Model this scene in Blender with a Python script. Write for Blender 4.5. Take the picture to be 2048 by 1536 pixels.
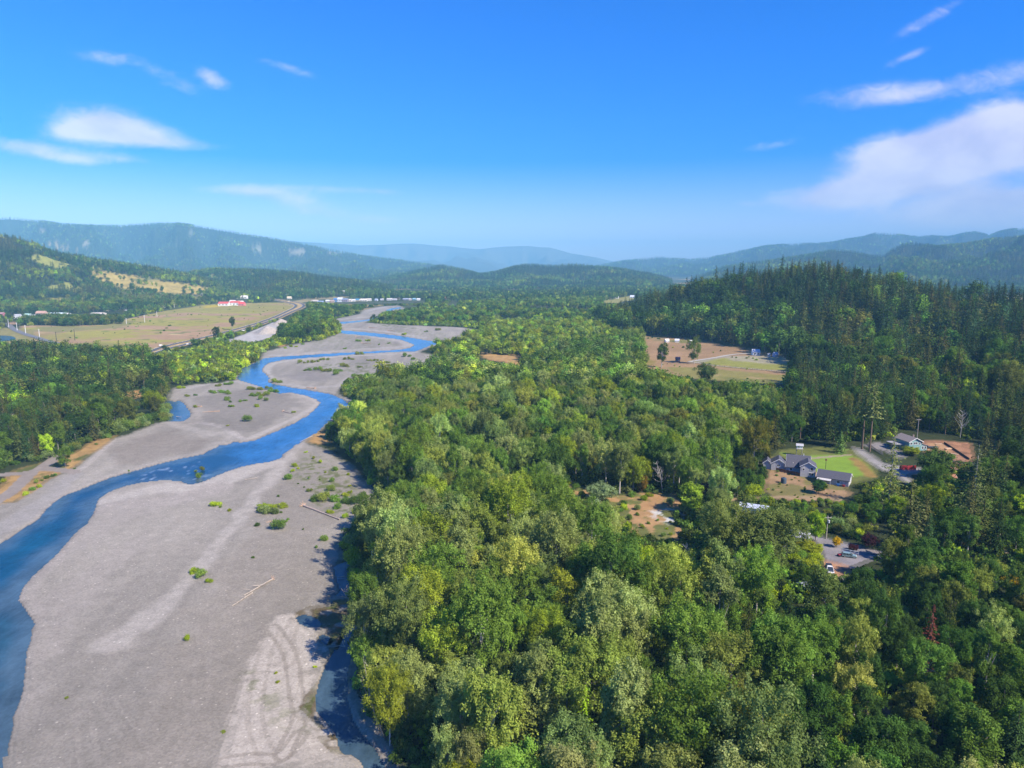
import bpy, math, random
import numpy as np
from mathutils import Vector, Matrix

random.seed(7)
RNG = np.random.default_rng(11)
for o in list(bpy.data.objects):
    bpy.data.objects.remove(o)
SC = bpy.context.scene
COL = SC.collection
R = math.radians

# ------------------------------------------------------------------ camera
F = 1400.0            # focal length in pixels of the 2048 px wide photograph
HC = 95.0             # height of the drone above the river bar
PT = math.atan(232 / F)
SP, CP = math.sin(PT), math.cos(PT)
cam = bpy.data.cameras.new("camera")
cam.sensor_width = 36.0
cam.lens = 36.0 * F / 2048.0
cam.clip_start = 1.0
cam.clip_end = 60000.0
cam_o = bpy.data.objects.new("camera", cam)
COL.objects.link(cam_o)
cam_o.location = (0, 0, HC)
cam_o.rotation_euler = (math.pi / 2 - PT, 0, 0)
SC.camera = cam_o

# ------------------------------------------------------------------ light
SUN_EL, SUN_AZ = R(43), R(-36)      # azimuth from +X towards +Y
sd = Vector((math.cos(SUN_EL) * math.cos(SUN_AZ), math.cos(SUN_EL) * math.sin(SUN_AZ), math.sin(SUN_EL)))
sun = bpy.data.lights.new("sun", 'SUN')
sun.energy = 5.0
sun.angle = R(0.5)
sun.color = (1.0, 0.90, 0.74)
sun_o = bpy.data.objects.new("sun", sun)
COL.objects.link(sun_o)
sun_o.rotation_euler = sd.to_track_quat('Z', 'Y').to_euler()
sun_o.location = (300, -100, 900)
vs = SC.view_settings
SC.display_settings.display_device = 'sRGB'
vs.view_transform = 'Standard'
vs.look = 'None'
vs.exposure = 0.85
vs.gamma = 1.0
vs.use_curve_mapping = False
SC.cycles.max_bounces = 6
SC.cycles.diffuse_bounces = 3
SC.cycles.glossy_bounces = 2
SC.cycles.transmission_bounces = 3
SC.cycles.volume_bounces = 0
SC.cycles.caustics_reflective = False
SC.cycles.caustics_refractive = False
SC.cycles.use_denoising = True
SC.cycles.sample_clamp_indirect = 4.0


# ------------------------------------------------------------------ node helper
class NT:
    def __init__(s, nt):
        s.t = nt; s.n = nt.nodes; s.l = nt.links

    def new(s, typ, **kw):
        nd = s.n.new(typ)
        for k, v in kw.items():
            setattr(nd, k, v)
        return nd

    def link(s, a, b):
        s.l.new(a, b)

    def val(s, sock, v):
        if hasattr(v, 'is_output') or isinstance(v, bpy.types.NodeSocket):
            s.l.new(v, sock)
        elif v is not None:
            sock.default_value = v

    def math(s, op, a, b=None, c=None, clamp=False):
        nd = s.new('ShaderNodeMath', operation=op, use_clamp=clamp)
        s.val(nd.inputs[0], a)
        if b is not None: s.val(nd.inputs[1], b)
        if c is not None: s.val(nd.inputs[2], c)
        return nd.outputs[0]

    def mix(s, fac, a, b, blend='MIX'):
        nd = s.new('ShaderNodeMix', data_type='RGBA', blend_type=blend)
        s.val(nd.inputs[0], fac)
        s.val(nd.inputs[6], a if not isinstance(a, tuple) else (*a[:3], 1))
        s.val(nd.inputs[7], b if not isinstance(b, tuple) else (*b[:3], 1))
        return nd.outputs[2]

    def noise(s, scale, detail=3, rough=.55, vec=None, dist=0.0):
        nd = s.new('ShaderNodeTexNoise')
        nd.inputs['Scale'].default_value = scale
        nd.inputs['Detail'].default_value = detail
        nd.inputs['Roughness'].default_value = rough
        nd.inputs['Distortion'].default_value = dist
        if vec is not None: s.link(vec, nd.inputs['Vector'])
        return nd.outputs['Fac']

    def ramp(s, fac, stops):
        nd = s.new('ShaderNodeValToRGB')
        cr = nd.color_ramp
        while len(cr.elements) < len(stops): cr.elements.new(.5)
        for e, (p, c) in zip(cr.elements, stops):
            e.position = p
            e.color = (*c, 1) if isinstance(c, tuple) else (c, c, c, 1)
        s.val(nd.inputs[0], fac)
        return nd.outputs[0]

    def maprange(s, v, a, b, c=0., d=1., smooth=True):
        nd = s.new('ShaderNodeMapRange', interpolation_type='SMOOTHSTEP' if smooth else 'LINEAR')
        s.val(nd.inputs[0], v)
        for i, x in enumerate((a, b, c, d)): s.val(nd.inputs[1 + i], x)
        return nd.outputs[0]


# ------------------------------------------------------------------ sky
W = bpy.data.worlds.new("World")
SC.world = W
W.use_nodes = True
wt = NT(W.node_tree)
wt.n.clear()
w_out = wt.new('ShaderNodeOutputWorld')
w_bg = wt.new('ShaderNodeBackground')
w_bg.inputs['Strength'].default_value = 0.13
sky = wt.new('ShaderNodeTexSky', sky_type='NISHITA')
sky.sun_disc = False
sky.sun_elevation = SUN_EL
sky.sun_rotation = math.pi / 2 - SUN_AZ
sky.altitude = 100
sky.air_density = 1.0
sky.dust_density = 0.4
sky.ozone_density = 3.0
hs = wt.new('ShaderNodeHueSaturation')
hs.inputs['Saturation'].default_value = 1.8
hs.inputs['Value'].default_value = 0.96
wt.link(wt.mix(1.0, sky.outputs[0], (1.0, .86, 1.06), 'MULTIPLY'), hs.inputs['Color'])
tc = wt.new('ShaderNodeTexCoord')
sep = wt.new('ShaderNodeSeparateXYZ')
wt.link(tc.outputs['Generated'], sep.inputs[0])
ymax = wt.math('MAXIMUM', sep.outputs[1], 0.02)
cu = wt.math('DIVIDE', sep.outputs[0], ymax)
cw = wt.math('DIVIDE', sep.outputs[2], ymax)
ahead = wt.maprange(sep.outputs[1], 0.05, 0.3)
comb = wt.new('ShaderNodeCombineXYZ')
wt.link(cu, comb.inputs[0]); wt.link(cw, comb.inputs[1])
vstr = wt.new('ShaderNodeMapping')
vstr.inputs['Scale'].default_value = (1.0, 1.9, 1.0)
wt.link(comb.outputs[0], vstr.inputs[0])
n_soft = wt.noise(7.0, 6, .55, vstr.outputs[0], .3)
n_fine = wt.noise(30.0, 7, .64, vstr.outputs[0], 1.1)
n_all = wt.math('ADD', wt.math('MULTIPLY', n_soft, .65), wt.math('MULTIPLY', n_fine, .35))


def sky_uv(px, py):
    x, v = (px - 1024) / F, (py - 768) / F
    dy, dz = CP - v * SP, -SP - v * CP
    return x / dy, dz / dy


# clouds: centre px, centre py, half width, half height, slope (down to the right), strength
CLOUDS = [(205, 248, 72, 27, 4, 1.2), (265, 270, 80, 18, 8, 1.0), (150, 262, 50, 12, -2, .8), (360, 288, 70, 9, 4, .5), (50, 296, 90, 14, 14, .82), (140, 318, 60, 9, 8, .5), (248, 317, 46, 9, 3, .55),
          (222, 116, 56, 12, 6, .42), (345, 160, 46, 20, 20, .40), (422, 156, 32, 15, 12, .72), (570, 135, 46, 9, 14, .40),
          (500, 380, 72, 10, 2, .72), (580, 400, 80, 13, 10, .6), (640, 425, 60, 9, 4, .42), (745, 440, 50, 8, 0, .42), (700, 380, 90, 8, 4, .40), (780, 384, 40, 6, 2, .36),
          (1790, 300, 95, 26, -22, .95), (1880, 290, 110, 32, -34, 1.05), (1985, 240, 90, 26, -28, 1.0), (1680, 392, 100, 22, -10, 1.1), (1780, 360, 120, 22, -26, .95), (1930, 330, 140, 34, -30, .95), (2040, 285, 80, 44, -10, 1.0), (1840, 330, 90, 26, -30, .9),
          (1720, 192, 90, 20, -8, .52), (1830, 186, 70, 13, -14, .44), (1960, 160, 120, 24, -22, .46), (1960, 392, 130, 26, 4, .85), (1870, 425, 120, 20, 0, .72), (2040, 420, 100, 32, 0, .86), (1960, 448, 160, 16, 0, .68),
          (1870, 30, 60, 13, -36, .42), (1820, 112, 46, 9, -20, .34), (1540, 290, 50, 9, -8, .3), (1500, 408, 30, 5, 0, .25)]
acc = None
for (px, py, hw, hh, sl, st) in CLOUDS:
    u0, w0 = sky_uv(px, py)
    a, b = hw / F * 1.15, hh / F * 1.15
    du = wt.math('DIVIDE', wt.math('SUBTRACT', cu, u0), a)
    dw = wt.math('DIVIDE', wt.math('ADD', wt.math('SUBTRACT', cw, w0), wt.math('MULTIPLY', du, sl / F)), b)
    r2 = wt.math('ADD', wt.math('MULTIPLY', du, du), wt.math('MULTIPLY', dw, dw))
    g = wt.math('MULTIPLY', wt.math('EXPONENT', wt.math('MULTIPLY', r2, -1.1)), st)
    acc = g if acc is None else wt.math('ADD', acc, g)
acc = wt.math('MINIMUM', acc, 1.35)
cl = wt.math('SUBTRACT', wt.math('ADD', acc, wt.math('MULTIPLY', n_all, 2.0)), 1.10)
cl = wt.math('MULTIPLY', wt.maprange(cl, -0.08, 1.05), wt.math('MULTIPLY', wt.maprange(acc, 0.03, 0.3), ahead))
cl = wt.math('MULTIPLY', cl, 0.86)
cloud_col = wt.mix(wt.maprange(n_soft, .3, .65), (3.5, 3.35, 4.5), (4.9, 4.6, 5.2))
skyc = wt.mix(cl, hs.outputs[0], cloud_col)
wt.link(skyc, w_bg.inputs['Color'])
wt.link(w_bg.outputs[0], w_out.inputs[0])


# ------------------------------------------------------------------ geometry of the view and noise
def G(px, py, z=0.0):
    """ground point seen at a pixel of the photograph, on the level z"""
    x, v = (px - 1024) / F, (py - 768) / F
    t = (HC - z) / (SP + v * CP)
    return x * t, (CP - v * SP) * t


def Gp(pts, z=0.0):
    return np.array([G(a, b, z) for a, b in pts])


def PROJ(x, y, z):
    dz = z - HC
    d = y * CP - dz * SP
    return 1024 + F * x / d, 768 + F * (-y * SP - dz * CP) / d


def vnoise(x, y, seed=0):
    xi, yi = np.floor(x), np.floor(y)
    fx, fy = x - xi, y - yi
    fx = fx * fx * (3 - 2 * fx); fy = fy * fy * (3 - 2 * fy)
    xi = xi.astype(np.int64); yi = yi.astype(np.int64)

    def h(a, b):
        n = (a * 374761393 + b * 668265263 + seed * 1442695041) & 0x7fffffff
        n = ((n ^ (n >> 13)) * 1274126177) & 0x7fffffff
        n = (n ^ (n >> 16)) & 0xffff
        return n / 65535.0
    return (h(xi, yi) * (1 - fx) + h(xi + 1, yi) * fx) * (1 - fy) + (h(xi, yi + 1) * (1 - fx) + h(xi + 1, yi + 1) * fx) * fy


def fbm(x, y, seed=0, oct=4, gain=.5):
    s, a, t = 0, 1, 0
    for k in range(oct):
        s = s + a * vnoise(x * 2 ** k + 17.3 * k, y * 2 ** k - 9.1 * k, seed + k)
        t += a; a *= gain
    return s / t


def sstep(a, b, x):
    t = np.clip((x - a) / (b - a), 0, 1)
    return t * t * (3 - 2 * t)


def seg_d(P, A, B):
    d = B - A
    t = np.clip(((P - A) @ d) / max(d @ d, 1e-9), 0, 1)
    q = P - A - t[:, None] * d
    return q[:, 0] ** 2 + q[:, 1] ** 2, t


def inside(P, poly):
    x, y = P[:, 0], P[:, 1]
    c = np.zeros(len(P), bool)
    n = len(poly)
    for i in range(n):
        x1, y1 = poly[i]; x2, y2 = poly[(i + 1) % n]
        if y1 == y2: continue
        c ^= ((y1 > y) != (y2 > y)) & (x < (x2 - x1) * (y - y1) / (y2 - y1) + x1)
    return c


def poly_sd(P, poly, margin=40.0):
    """signed distance, negative inside; beyond the margin simply +margin"""
    out = np.full(len(P), margin)
    lo, hi = poly.min(0) - margin, poly.max(0) + margin
    m = (P[:, 0] > lo[0]) & (P[:, 0] < hi[0]) & (P[:, 1] > lo[1]) & (P[:, 1] < hi[1])
    Q = P[m]
    if not len(Q): return out
    d2 = np.full(len(Q), 1e12)
    n = len(poly)
    for i in range(n):
        d2 = np.minimum(d2, seg_d(Q, poly[i], poly[(i + 1) % n])[0])
    d = np.sqrt(d2)
    d[inside(Q, poly)] *= -1
    out[m] = np.minimum(d, margin)
    return out


def line_d(P, pts, margin=30.0):
    out = np.full(len(P), margin)
    lo, hi = pts.min(0) - margin, pts.max(0) + margin
    m = (P[:, 0] > lo[0]) & (P[:, 0] < hi[0]) & (P[:, 1] > lo[1]) & (P[:, 1] < hi[1])
    Q = P[m]
    if not len(Q): return out
    d2 = np.full(len(Q), 1e12)
    for i in range(len(pts) - 1):
        d2 = np.minimum(d2, seg_d(Q, pts[i], pts[i + 1])[0])
    out[m] = np.minimum(np.sqrt(d2), margin)
    return out


def smooth(pts, n=3):
    """Catmull-Rom through an open line"""
    p = np.asarray(pts, float)
    q = np.vstack([2 * p[0] - p[1], p, 2 * p[-1] - p[-2]])
    out = []
    for i in range(1, len(q) - 2):
        for k in range(n):
            t = k / n
            out.append(.5 * ((2 * q[i]) + (q[i + 1] - q[i - 1]) * t + (2 * q[i - 1] - 5 * q[i] + 4 * q[i + 1] - q[i + 2]) * t * t + (3 * q[i] - q[i - 1] - 3 * q[i + 1] + q[i + 2]) * t ** 3))
    out.append(q[-2])
    return np.array(out)


# ------------------------------------------------------------------ outlines on the valley floor (read off the photograph, used as ground points)
WATER_PX = [(58, 1152), (37, 1177), (30, 1200), (46, 1222), (62, 1247), (55, 1260), (54, 1277), (45, 1302), (41, 1340), (36, 1382), (25, 1415), (14, 1437), (16, 1452),
            (5, 1492), (2, 1540), (-40, 1700), (-700, 1700), (-500, 1220), (-160, 1130),
            (0, 1089), (40, 1063), (82, 1035), (100, 1013), (117, 1000), (130, 990), (175, 973), (225, 953), (262, 943), (325, 925), (367, 915), (412, 906), (418, 901), (437, 893), (440, 889), (457, 889), (467, 883), (482, 884), (512, 879),
            (562, 858), (595, 843), (620, 828), (637, 813), (642, 805), (634, 798), (612, 790), (582, 784), (557, 786), (530, 776), (508, 768), (490, 763), (474, 757), (480, 747), (484, 737), (497, 730),
            (515, 723), (527, 716), (560, 713), (595, 711), (654, 707), (732, 703), (800, 699), (822, 695), (830, 689), (800, 678), (765, 674), (730, 670), (687, 666.5), (668, 664), (640, 655), (640, 650), (664, 644), (690, 643), (722, 640.5), (740, 638), (766, 628), (773, 624), (774, 619), (784, 616), (800, 614),
            (803, 616), (786, 619), (783, 622), (795, 627), (770, 631), (742, 640), (722, 643), (690, 646.5), (664, 648), (652, 651), (652, 654), (684, 660.5), (737, 664.5), (800, 671.5), (856, 681), (880, 682), (910, 681), (912, 684), (880, 686), (862, 690), (845, 697), (830, 702),
            (800, 702.3), (732, 706), (693, 709), (615, 714.6), (566, 718.6), (537, 725), (525, 734), (523, 742), (533, 749), (538, 756), (533, 762), (545, 767), (580, 774), (612, 778.5), (662, 787.5), (690, 800), (700, 815), (660, 838),
            (642, 853), (634, 862), (607, 879), (587, 890), (562, 908), (560, 915), (535, 923), (512, 925), (475, 933), (437, 947), (400, 963), (380, 967), (362, 960), (325, 958), (275, 964), (250, 970), (220, 980), (197, 993), (189, 1005), (185, 1020), (170, 1045), (145, 1065), (110, 1105)]
POND_PX = [(341, 800), (350, 803), (358, 800), (366, 805), (372, 814), (380, 826), (376, 834), (362, 842), (342, 842), (325, 840), (325, 800)]
CREEK_PX = [[(672, 1132), (682, 1126), (700, 1122), (712, 1128), (704, 1146), (698, 1160), (702, 1180), (690, 1188), (678, 1188), (686, 1178), (680, 1162)],
            [(704, 1248), (690, 1262), (684, 1275), (674, 1300), (658, 1328), (645, 1362), (638, 1395), (640, 1416), (660, 1440), (680, 1462), (687, 1492), (692, 1500), (706, 1501), (728, 1514), (752, 1560), (776, 1560), (742, 1496), (718, 1472), (698, 1440), (687, 1400), (687, 1350), (697, 1300), (709, 1255)],
            [(598, 1234), (604, 1230), (616, 1231), (630, 1238), (637, 1246), (634, 1250), (618, 1249), (604, 1243)], [(644, 1270), (652, 1272), (660, 1280), (655, 1284), (647, 1278)]]
GRAVEL_PX = [(-60, 1700), (-900, 1700), (-600, 1200), (-200, 1080), (-60, 1040), (0, 1004), (30, 1003), (58, 983), (85, 967), (112, 951), (135, 945), (152, 933), (180, 908), (215, 886), (232, 876), (260, 869), (285, 858), (310, 848), (340, 842), (335, 800), (346, 776), (390, 769), (440, 766), (474, 760), (474, 748), (490, 733), (522, 720), (526, 705),
             (560, 696), (590, 688), (640, 681), (668, 671), (686, 661), (672, 650), (645, 648), (652, 642), (676, 637), (700, 632), (720, 628), (726, 620), (760, 613), (800, 611), (812, 618), (802, 629), (770, 634), (742, 642), (728, 645), (800, 650), (880, 653), (925, 655), (957, 661), (950, 668), (937, 671), (912, 677), (912, 686), (868, 692), (850, 699), (838, 704), (862, 709), (884, 715),
             (872, 731), (840, 742), (817, 748), (762, 753), (700, 760), (686, 772), (672, 788), (705, 800), (700, 830), (648, 852), (632, 866), (612, 884), (655, 902), (680, 918), (706, 933), (722, 955), (740, 975), (790, 1005), (775, 1022), (735, 1040), (712, 1055), (692, 1066), (672, 1092), (684, 1110), (676, 1128), (690, 1190), (715, 1240), (700, 1380), (770, 1500), (800, 1560), (880, 1700)]
SAND_PX = [(585, 1232), (600, 1240), (620, 1262), (640, 1285), (648, 1300), (652, 1325), (636, 1352), (628, 1380), (600, 1402), (612, 1430), (650, 1448), (676, 1462), (690, 1488), (660, 1512), (600, 1528), (550, 1540), (440, 1556), (452, 1500), (470, 1440), (487, 1400), (495, 1370), (508, 1325), (530, 1290), (545, 1252), (560, 1236)]
WEED_PX = [(664, 1190), (690, 1190), (716, 1200), (716, 1250), (690, 1275), (668, 1315), (655, 1330), (650, 1300), (640, 1275), (655, 1262), (640, 1245), (600, 1225), (620, 1215), (655, 1210)]
WEED2_PX = [(612, 1400), (640, 1365), (640, 1400), (650, 1440), (684, 1470), (694, 1500), (670, 1500), (640, 1470), (600, 1430), (580, 1410)]
FIELD_PX = [(40, 652), (75, 651), (215, 650), (262, 636), (330, 622), (400, 612), (440, 607), (560, 605), (600, 612), (575, 624), (530, 640), (480, 657), (420, 672), (350, 690), (290, 707), (230, 712), (100, 705), (62, 690)]
FIELD2_PX = [(1285, 672), (1335, 673), (1400, 680), (1440, 690), (1500, 700), (1570, 712), (1584, 740), (1576, 768), (1480, 764), (1380, 756), (1320, 750), (1284, 735)]
LEFTBANK_PX = [(-250, 1040), (-60, 1006), (0, 975), (28, 940), (100, 922), (150, 905), (190, 880), (232, 872), (216, 886), (180, 910), (150, 935), (112, 951), (85, 967), (58, 985), (30, 1004), (0, 1006), (-60, 1042), (-240, 1090)]
YARD_PX = [(1545, 915), (1600, 905), (1640, 915), (1680, 960), (1700, 985), (1690, 1000), (1640, 1004), (1560, 1000), (1530, 985), (1535, 945)]
LAWN_PX = [(1560, 905), (1600, 912), (1690, 908), (1715, 916), (1742, 940), (1740, 950), (1690, 955), (1640, 945), (1600, 930)]
TRAIL_PX = [(1430, 1004), (1475, 998), (1520, 996), (1580, 994), (1640, 996), (1680, 1000)]
CLEAR_PX = [(1122, 955), (1150, 962), (1180, 985), (1240, 990), (1270, 985), (1340, 985), (1368, 1008), (1350, 1040), (1372, 1064), (1340, 1090), (1290, 1085), (1240, 1048), (1180, 1020), (1140, 1000)]
DRIVE_PX = [(1572, 1056), (1600, 1060), (1640, 1072), (1672, 1080), (1720, 1092), (1760, 1104), (1810, 1122), (1800, 1132), (1745, 1118), (1728, 1125), (1700, 1136), (1650, 1128), (1642, 1100), (1628, 1080), (1590, 1072)]
DRIVE2_PX = [(1704, 893), (1720, 896), (1745, 910), (1765, 925), (1800, 932), (1840, 936), (1842, 944), (1815, 950), (1830, 968), (1818, 970), (1795, 952), (1760, 938), (1735, 922), (1715, 908)]
DRIVE3_PX = [(1725, 890), (1755, 884), (1790, 893), (1815, 912), (1800, 918), (1770, 902), (1745, 897)]
DIRT_PX = [(1842, 882), (1870, 880), (1942, 886), (1948, 915), (1930, 938), (1912, 945), (1890, 920), (1850, 905)]
DIRT2_PX = [(1640, 1118), (1690, 1130), (1700, 1150), (1670, 1165), (1640, 1150)]
LOT_PX = [(452, 682), (500, 664), (545, 645), (580, 648), (582, 664), (555, 672), (500, 686), (470, 690)]
WATER = Gp(WATER_PX); POND = Gp(POND_PX); CREEKS = [Gp(c) for c in CREEK_PX]; GRAVEL = Gp(GRAVEL_PX)
SAND = Gp(SAND_PX); WEED = Gp(WEED_PX); WEED2 = Gp(WEED2_PX); FIELD = Gp(FIELD_PX); FIELD2 = Gp(FIELD2_PX); LEFTBANK = Gp(LEFTBANK_PX)
YARD = Gp(YARD_PX); LAWN = Gp(LAWN_PX); TRAIL = smooth(Gp(TRAIL_PX)); CLEAR = Gp(CLEAR_PX)
DRIVE = Gp(DRIVE_PX); DRIVE2 = Gp(DRIVE2_PX); DRIVE3 = Gp(DRIVE3_PX); DIRT = Gp(DIRT_PX); DIRT2 = Gp(DIRT2_PX); LOT = Gp(LOT_PX)


# ------------------------------------------------------------------ relief
def uu(px):
    return (px - 1024) / F * CP


# far ridges: crest distance, front width, back width, tree height, crest line in pixels
RIDGES = [
    (2950, 700, 500, 18, [(300, 548), (430, 536), (512, 538), (560, 541), (610, 545), (650, 552), (700, 556), (740, 563), (790, 574), (860, 590)]),
    (4500, 1250, 1000, 20, [(660, 590), (720, 572), (780, 552), (830, 540), (880, 529), (920, 536), (960, 547), (990, 543), (1030, 532), (1065, 527), (1110, 530), (1150, 527), (1190, 532), (1240, 536), (1300, 546), (1350, 560), (1400, 574), (1500, 590)]),
    (7800, 2900, 2200, 10, [(-900, 470), (-400, 450), (-200, 452), (0, 442), (30, 440), (90, 446), (130, 452), (190, 455), (250, 455), (300, 451), (340, 450), (400, 455), (460, 465), (500, 472), (540, 478), (600, 488), (650, 499), (720, 512), (800, 522), (860, 530), (920, 545), (1000, 575)]),
    (18500, 6500, 3500, 0, [(300, 470), (480, 478), (560, 482), (600, 485), (680, 489), (720, 492), (760, 491), (800, 489), (830, 488), (865, 491), (900, 493), (930, 497), (960, 499), (985, 496), (1010, 494), (1040, 493), (1060, 493), (1075, 495), (1100, 496), (1120, 501), (1140, 507), (1190, 515), (1230, 524), (1280, 536), (1400, 560)]),
    (10500, 3300, 2500, 8, [(1100, 560), (1180, 536), (1220, 528), (1260, 522), (1310, 517), (1345, 518), (1380, 521), (1420, 517), (1450, 512), (1480, 505), (1530, 495), (1570, 492), (1600, 490), (1630, 491), (1660, 488), (1690, 482), (1720, 478), (1745, 471), (1765, 470), (1800, 474), (1830, 477), (1860, 476), (1890, 478), (1915, 472), (1940, 468), (1960, 472), (1970, 476), (1990, 468), (2015, 463), (2048, 462), (2300, 455), (2800, 470)]),
    (5300, 2000, 1500, 15, [(1300, 585), (1380, 560), (1420, 545), (1450, 533), (1500, 526), (1560, 518), (1600, 512), (1640, 505), (1660, 501), (1700, 503), (1740, 512), (1765, 512), (1780, 500), (1800, 490), (1820, 486), (1845, 490), (1870, 494), (1920, 489), (1950, 484), (1980, 478), (2048, 474), (2300, 468), (2800, 480)]),
]
RH = dict(px=[1180, 1240, 1300, 1400, 1500, 1650, 1760, 1860, 1950, 2048, 2400, 3200],
          foot=[1000, 900, 960, 900, 800, 590, 500, 455, 430, 410, 360, 300],
          crest=[1200, 1180, 1160, 1130, 1110, 1080, 1040, 1000, 970, 950, 850, 700],
          z=[0, 3, 27, 46, 66, 77, 64, 48, 45, 46, 48, 46])
LH = dict(px=[-2000, -300, 0, 60, 100, 200, 300, 400, 450, 520, 600],
          foot=[900, 1180, 1310, 1330, 1345, 1390, 1480, 1720, 1900, 2150, 2400],
          crest=[2100, 2250, 2300, 2300, 2300, 2330, 2380, 2450, 2520, 2650, 2800],
          z=[300, 255, 202, 170, 144, 107, 86, 50, 24, 0, 0])


def relief(x, y):
    """height of hills above the valley floor"""
    ys = np.maximum(y, 1.0)
    u = x / ys
    z = np.zeros_like(x)
    for k, (D, wf, wb, th, line) in enumerate(RIDGES):
        lu = np.array([uu(a) for a, b in line])
        lz = np.array([max(0., HC + (536 - b) / F * D - th) for a, b in line])
        cz = np.interp(u, lu, lz, left=0 if line[0][0] > -500 else lz[0], right=0 if line[-1][0] < 2500 else lz[-1])
        dd = ys - D
        front = np.clip(1 + dd / wf, 0, 1)
        back = np.clip(1 - dd / wb, 0, 1)
        pf = np.where(dd < 0, front ** 1.25, back * back * (3 - 2 * back))
        n = fbm(u * D / (0.16 * wf) + 3 * k, ys / (0.5 * wf), 31 + k, 4)
        pf = pf * (1 + 2.9 * (n - .5) * np.minimum(1, 4 * (1 - pf)) * (pf > 0))
        zz = cz * np.clip(pf, 0, 1.0)
        zz = np.where((dd < 0) & (cz > HC), np.minimum(zz, HC + (cz - HC) * ys / D - 2), zz)
        z = np.maximum(z, zz)
    for H_, e in ((RH, 1.0), (LH, 1.15)):
        hu = [uu(a) for a in H_['px']]
        ft, cr, hz = (np.interp(u, hu, H_[k]) for k in ('foot', 'crest', 'z'))
        if H_ is RH: hz = np.where(u < hu[0], 0, hz)
        else: hz = np.where(u > hu[-1], 0, hz)
        t = (ys - ft) / (cr - ft)
        tf = np.clip(t, 0, 1) ** e
        back = np.clip(1 - (ys - cr) / (0.9 * cr), 0, 1)
        pf = np.where(t <= 1, tf * tf * (1.6 - .6 * tf), back)
        n = fbm(x / 130., ys / 130., 77, 4)
        z = np.maximum(z, hz * pf * (1 + 1.0 * (n - .5) * np.minimum(1, 3 * (1 - np.minimum(pf, 1)))))
    return np.where(y < 200, 0, z)


def meadow(x, y):
    """grassy openings on the wooded slope on the left"""
    return sstep(.60, .64, fbm(x / 150, y / 210, 66, 3)) * (x / np.maximum(y, 1) < -.30) * (y > 1150) * (y < 2900)


def water_sd(P):
    d = poly_sd(P, WATER, 30)
    for c in [POND] + CREEKS:
        d = np.minimum(d, poly_sd(P, c, 30))
    return d


def GZ(x, y):
    """ground height"""
    x = np.atleast_1d(np.asarray(x, float)); y = np.atleast_1d(np.asarray(y, float))
    return relief(x, y) + (fbm(x / 40, y / 40, 5, 3) - .5) * .5 * sstep(0, 1, 1.0)


def gz(x, y):
    return float(GZ(x, y)[0])

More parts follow.
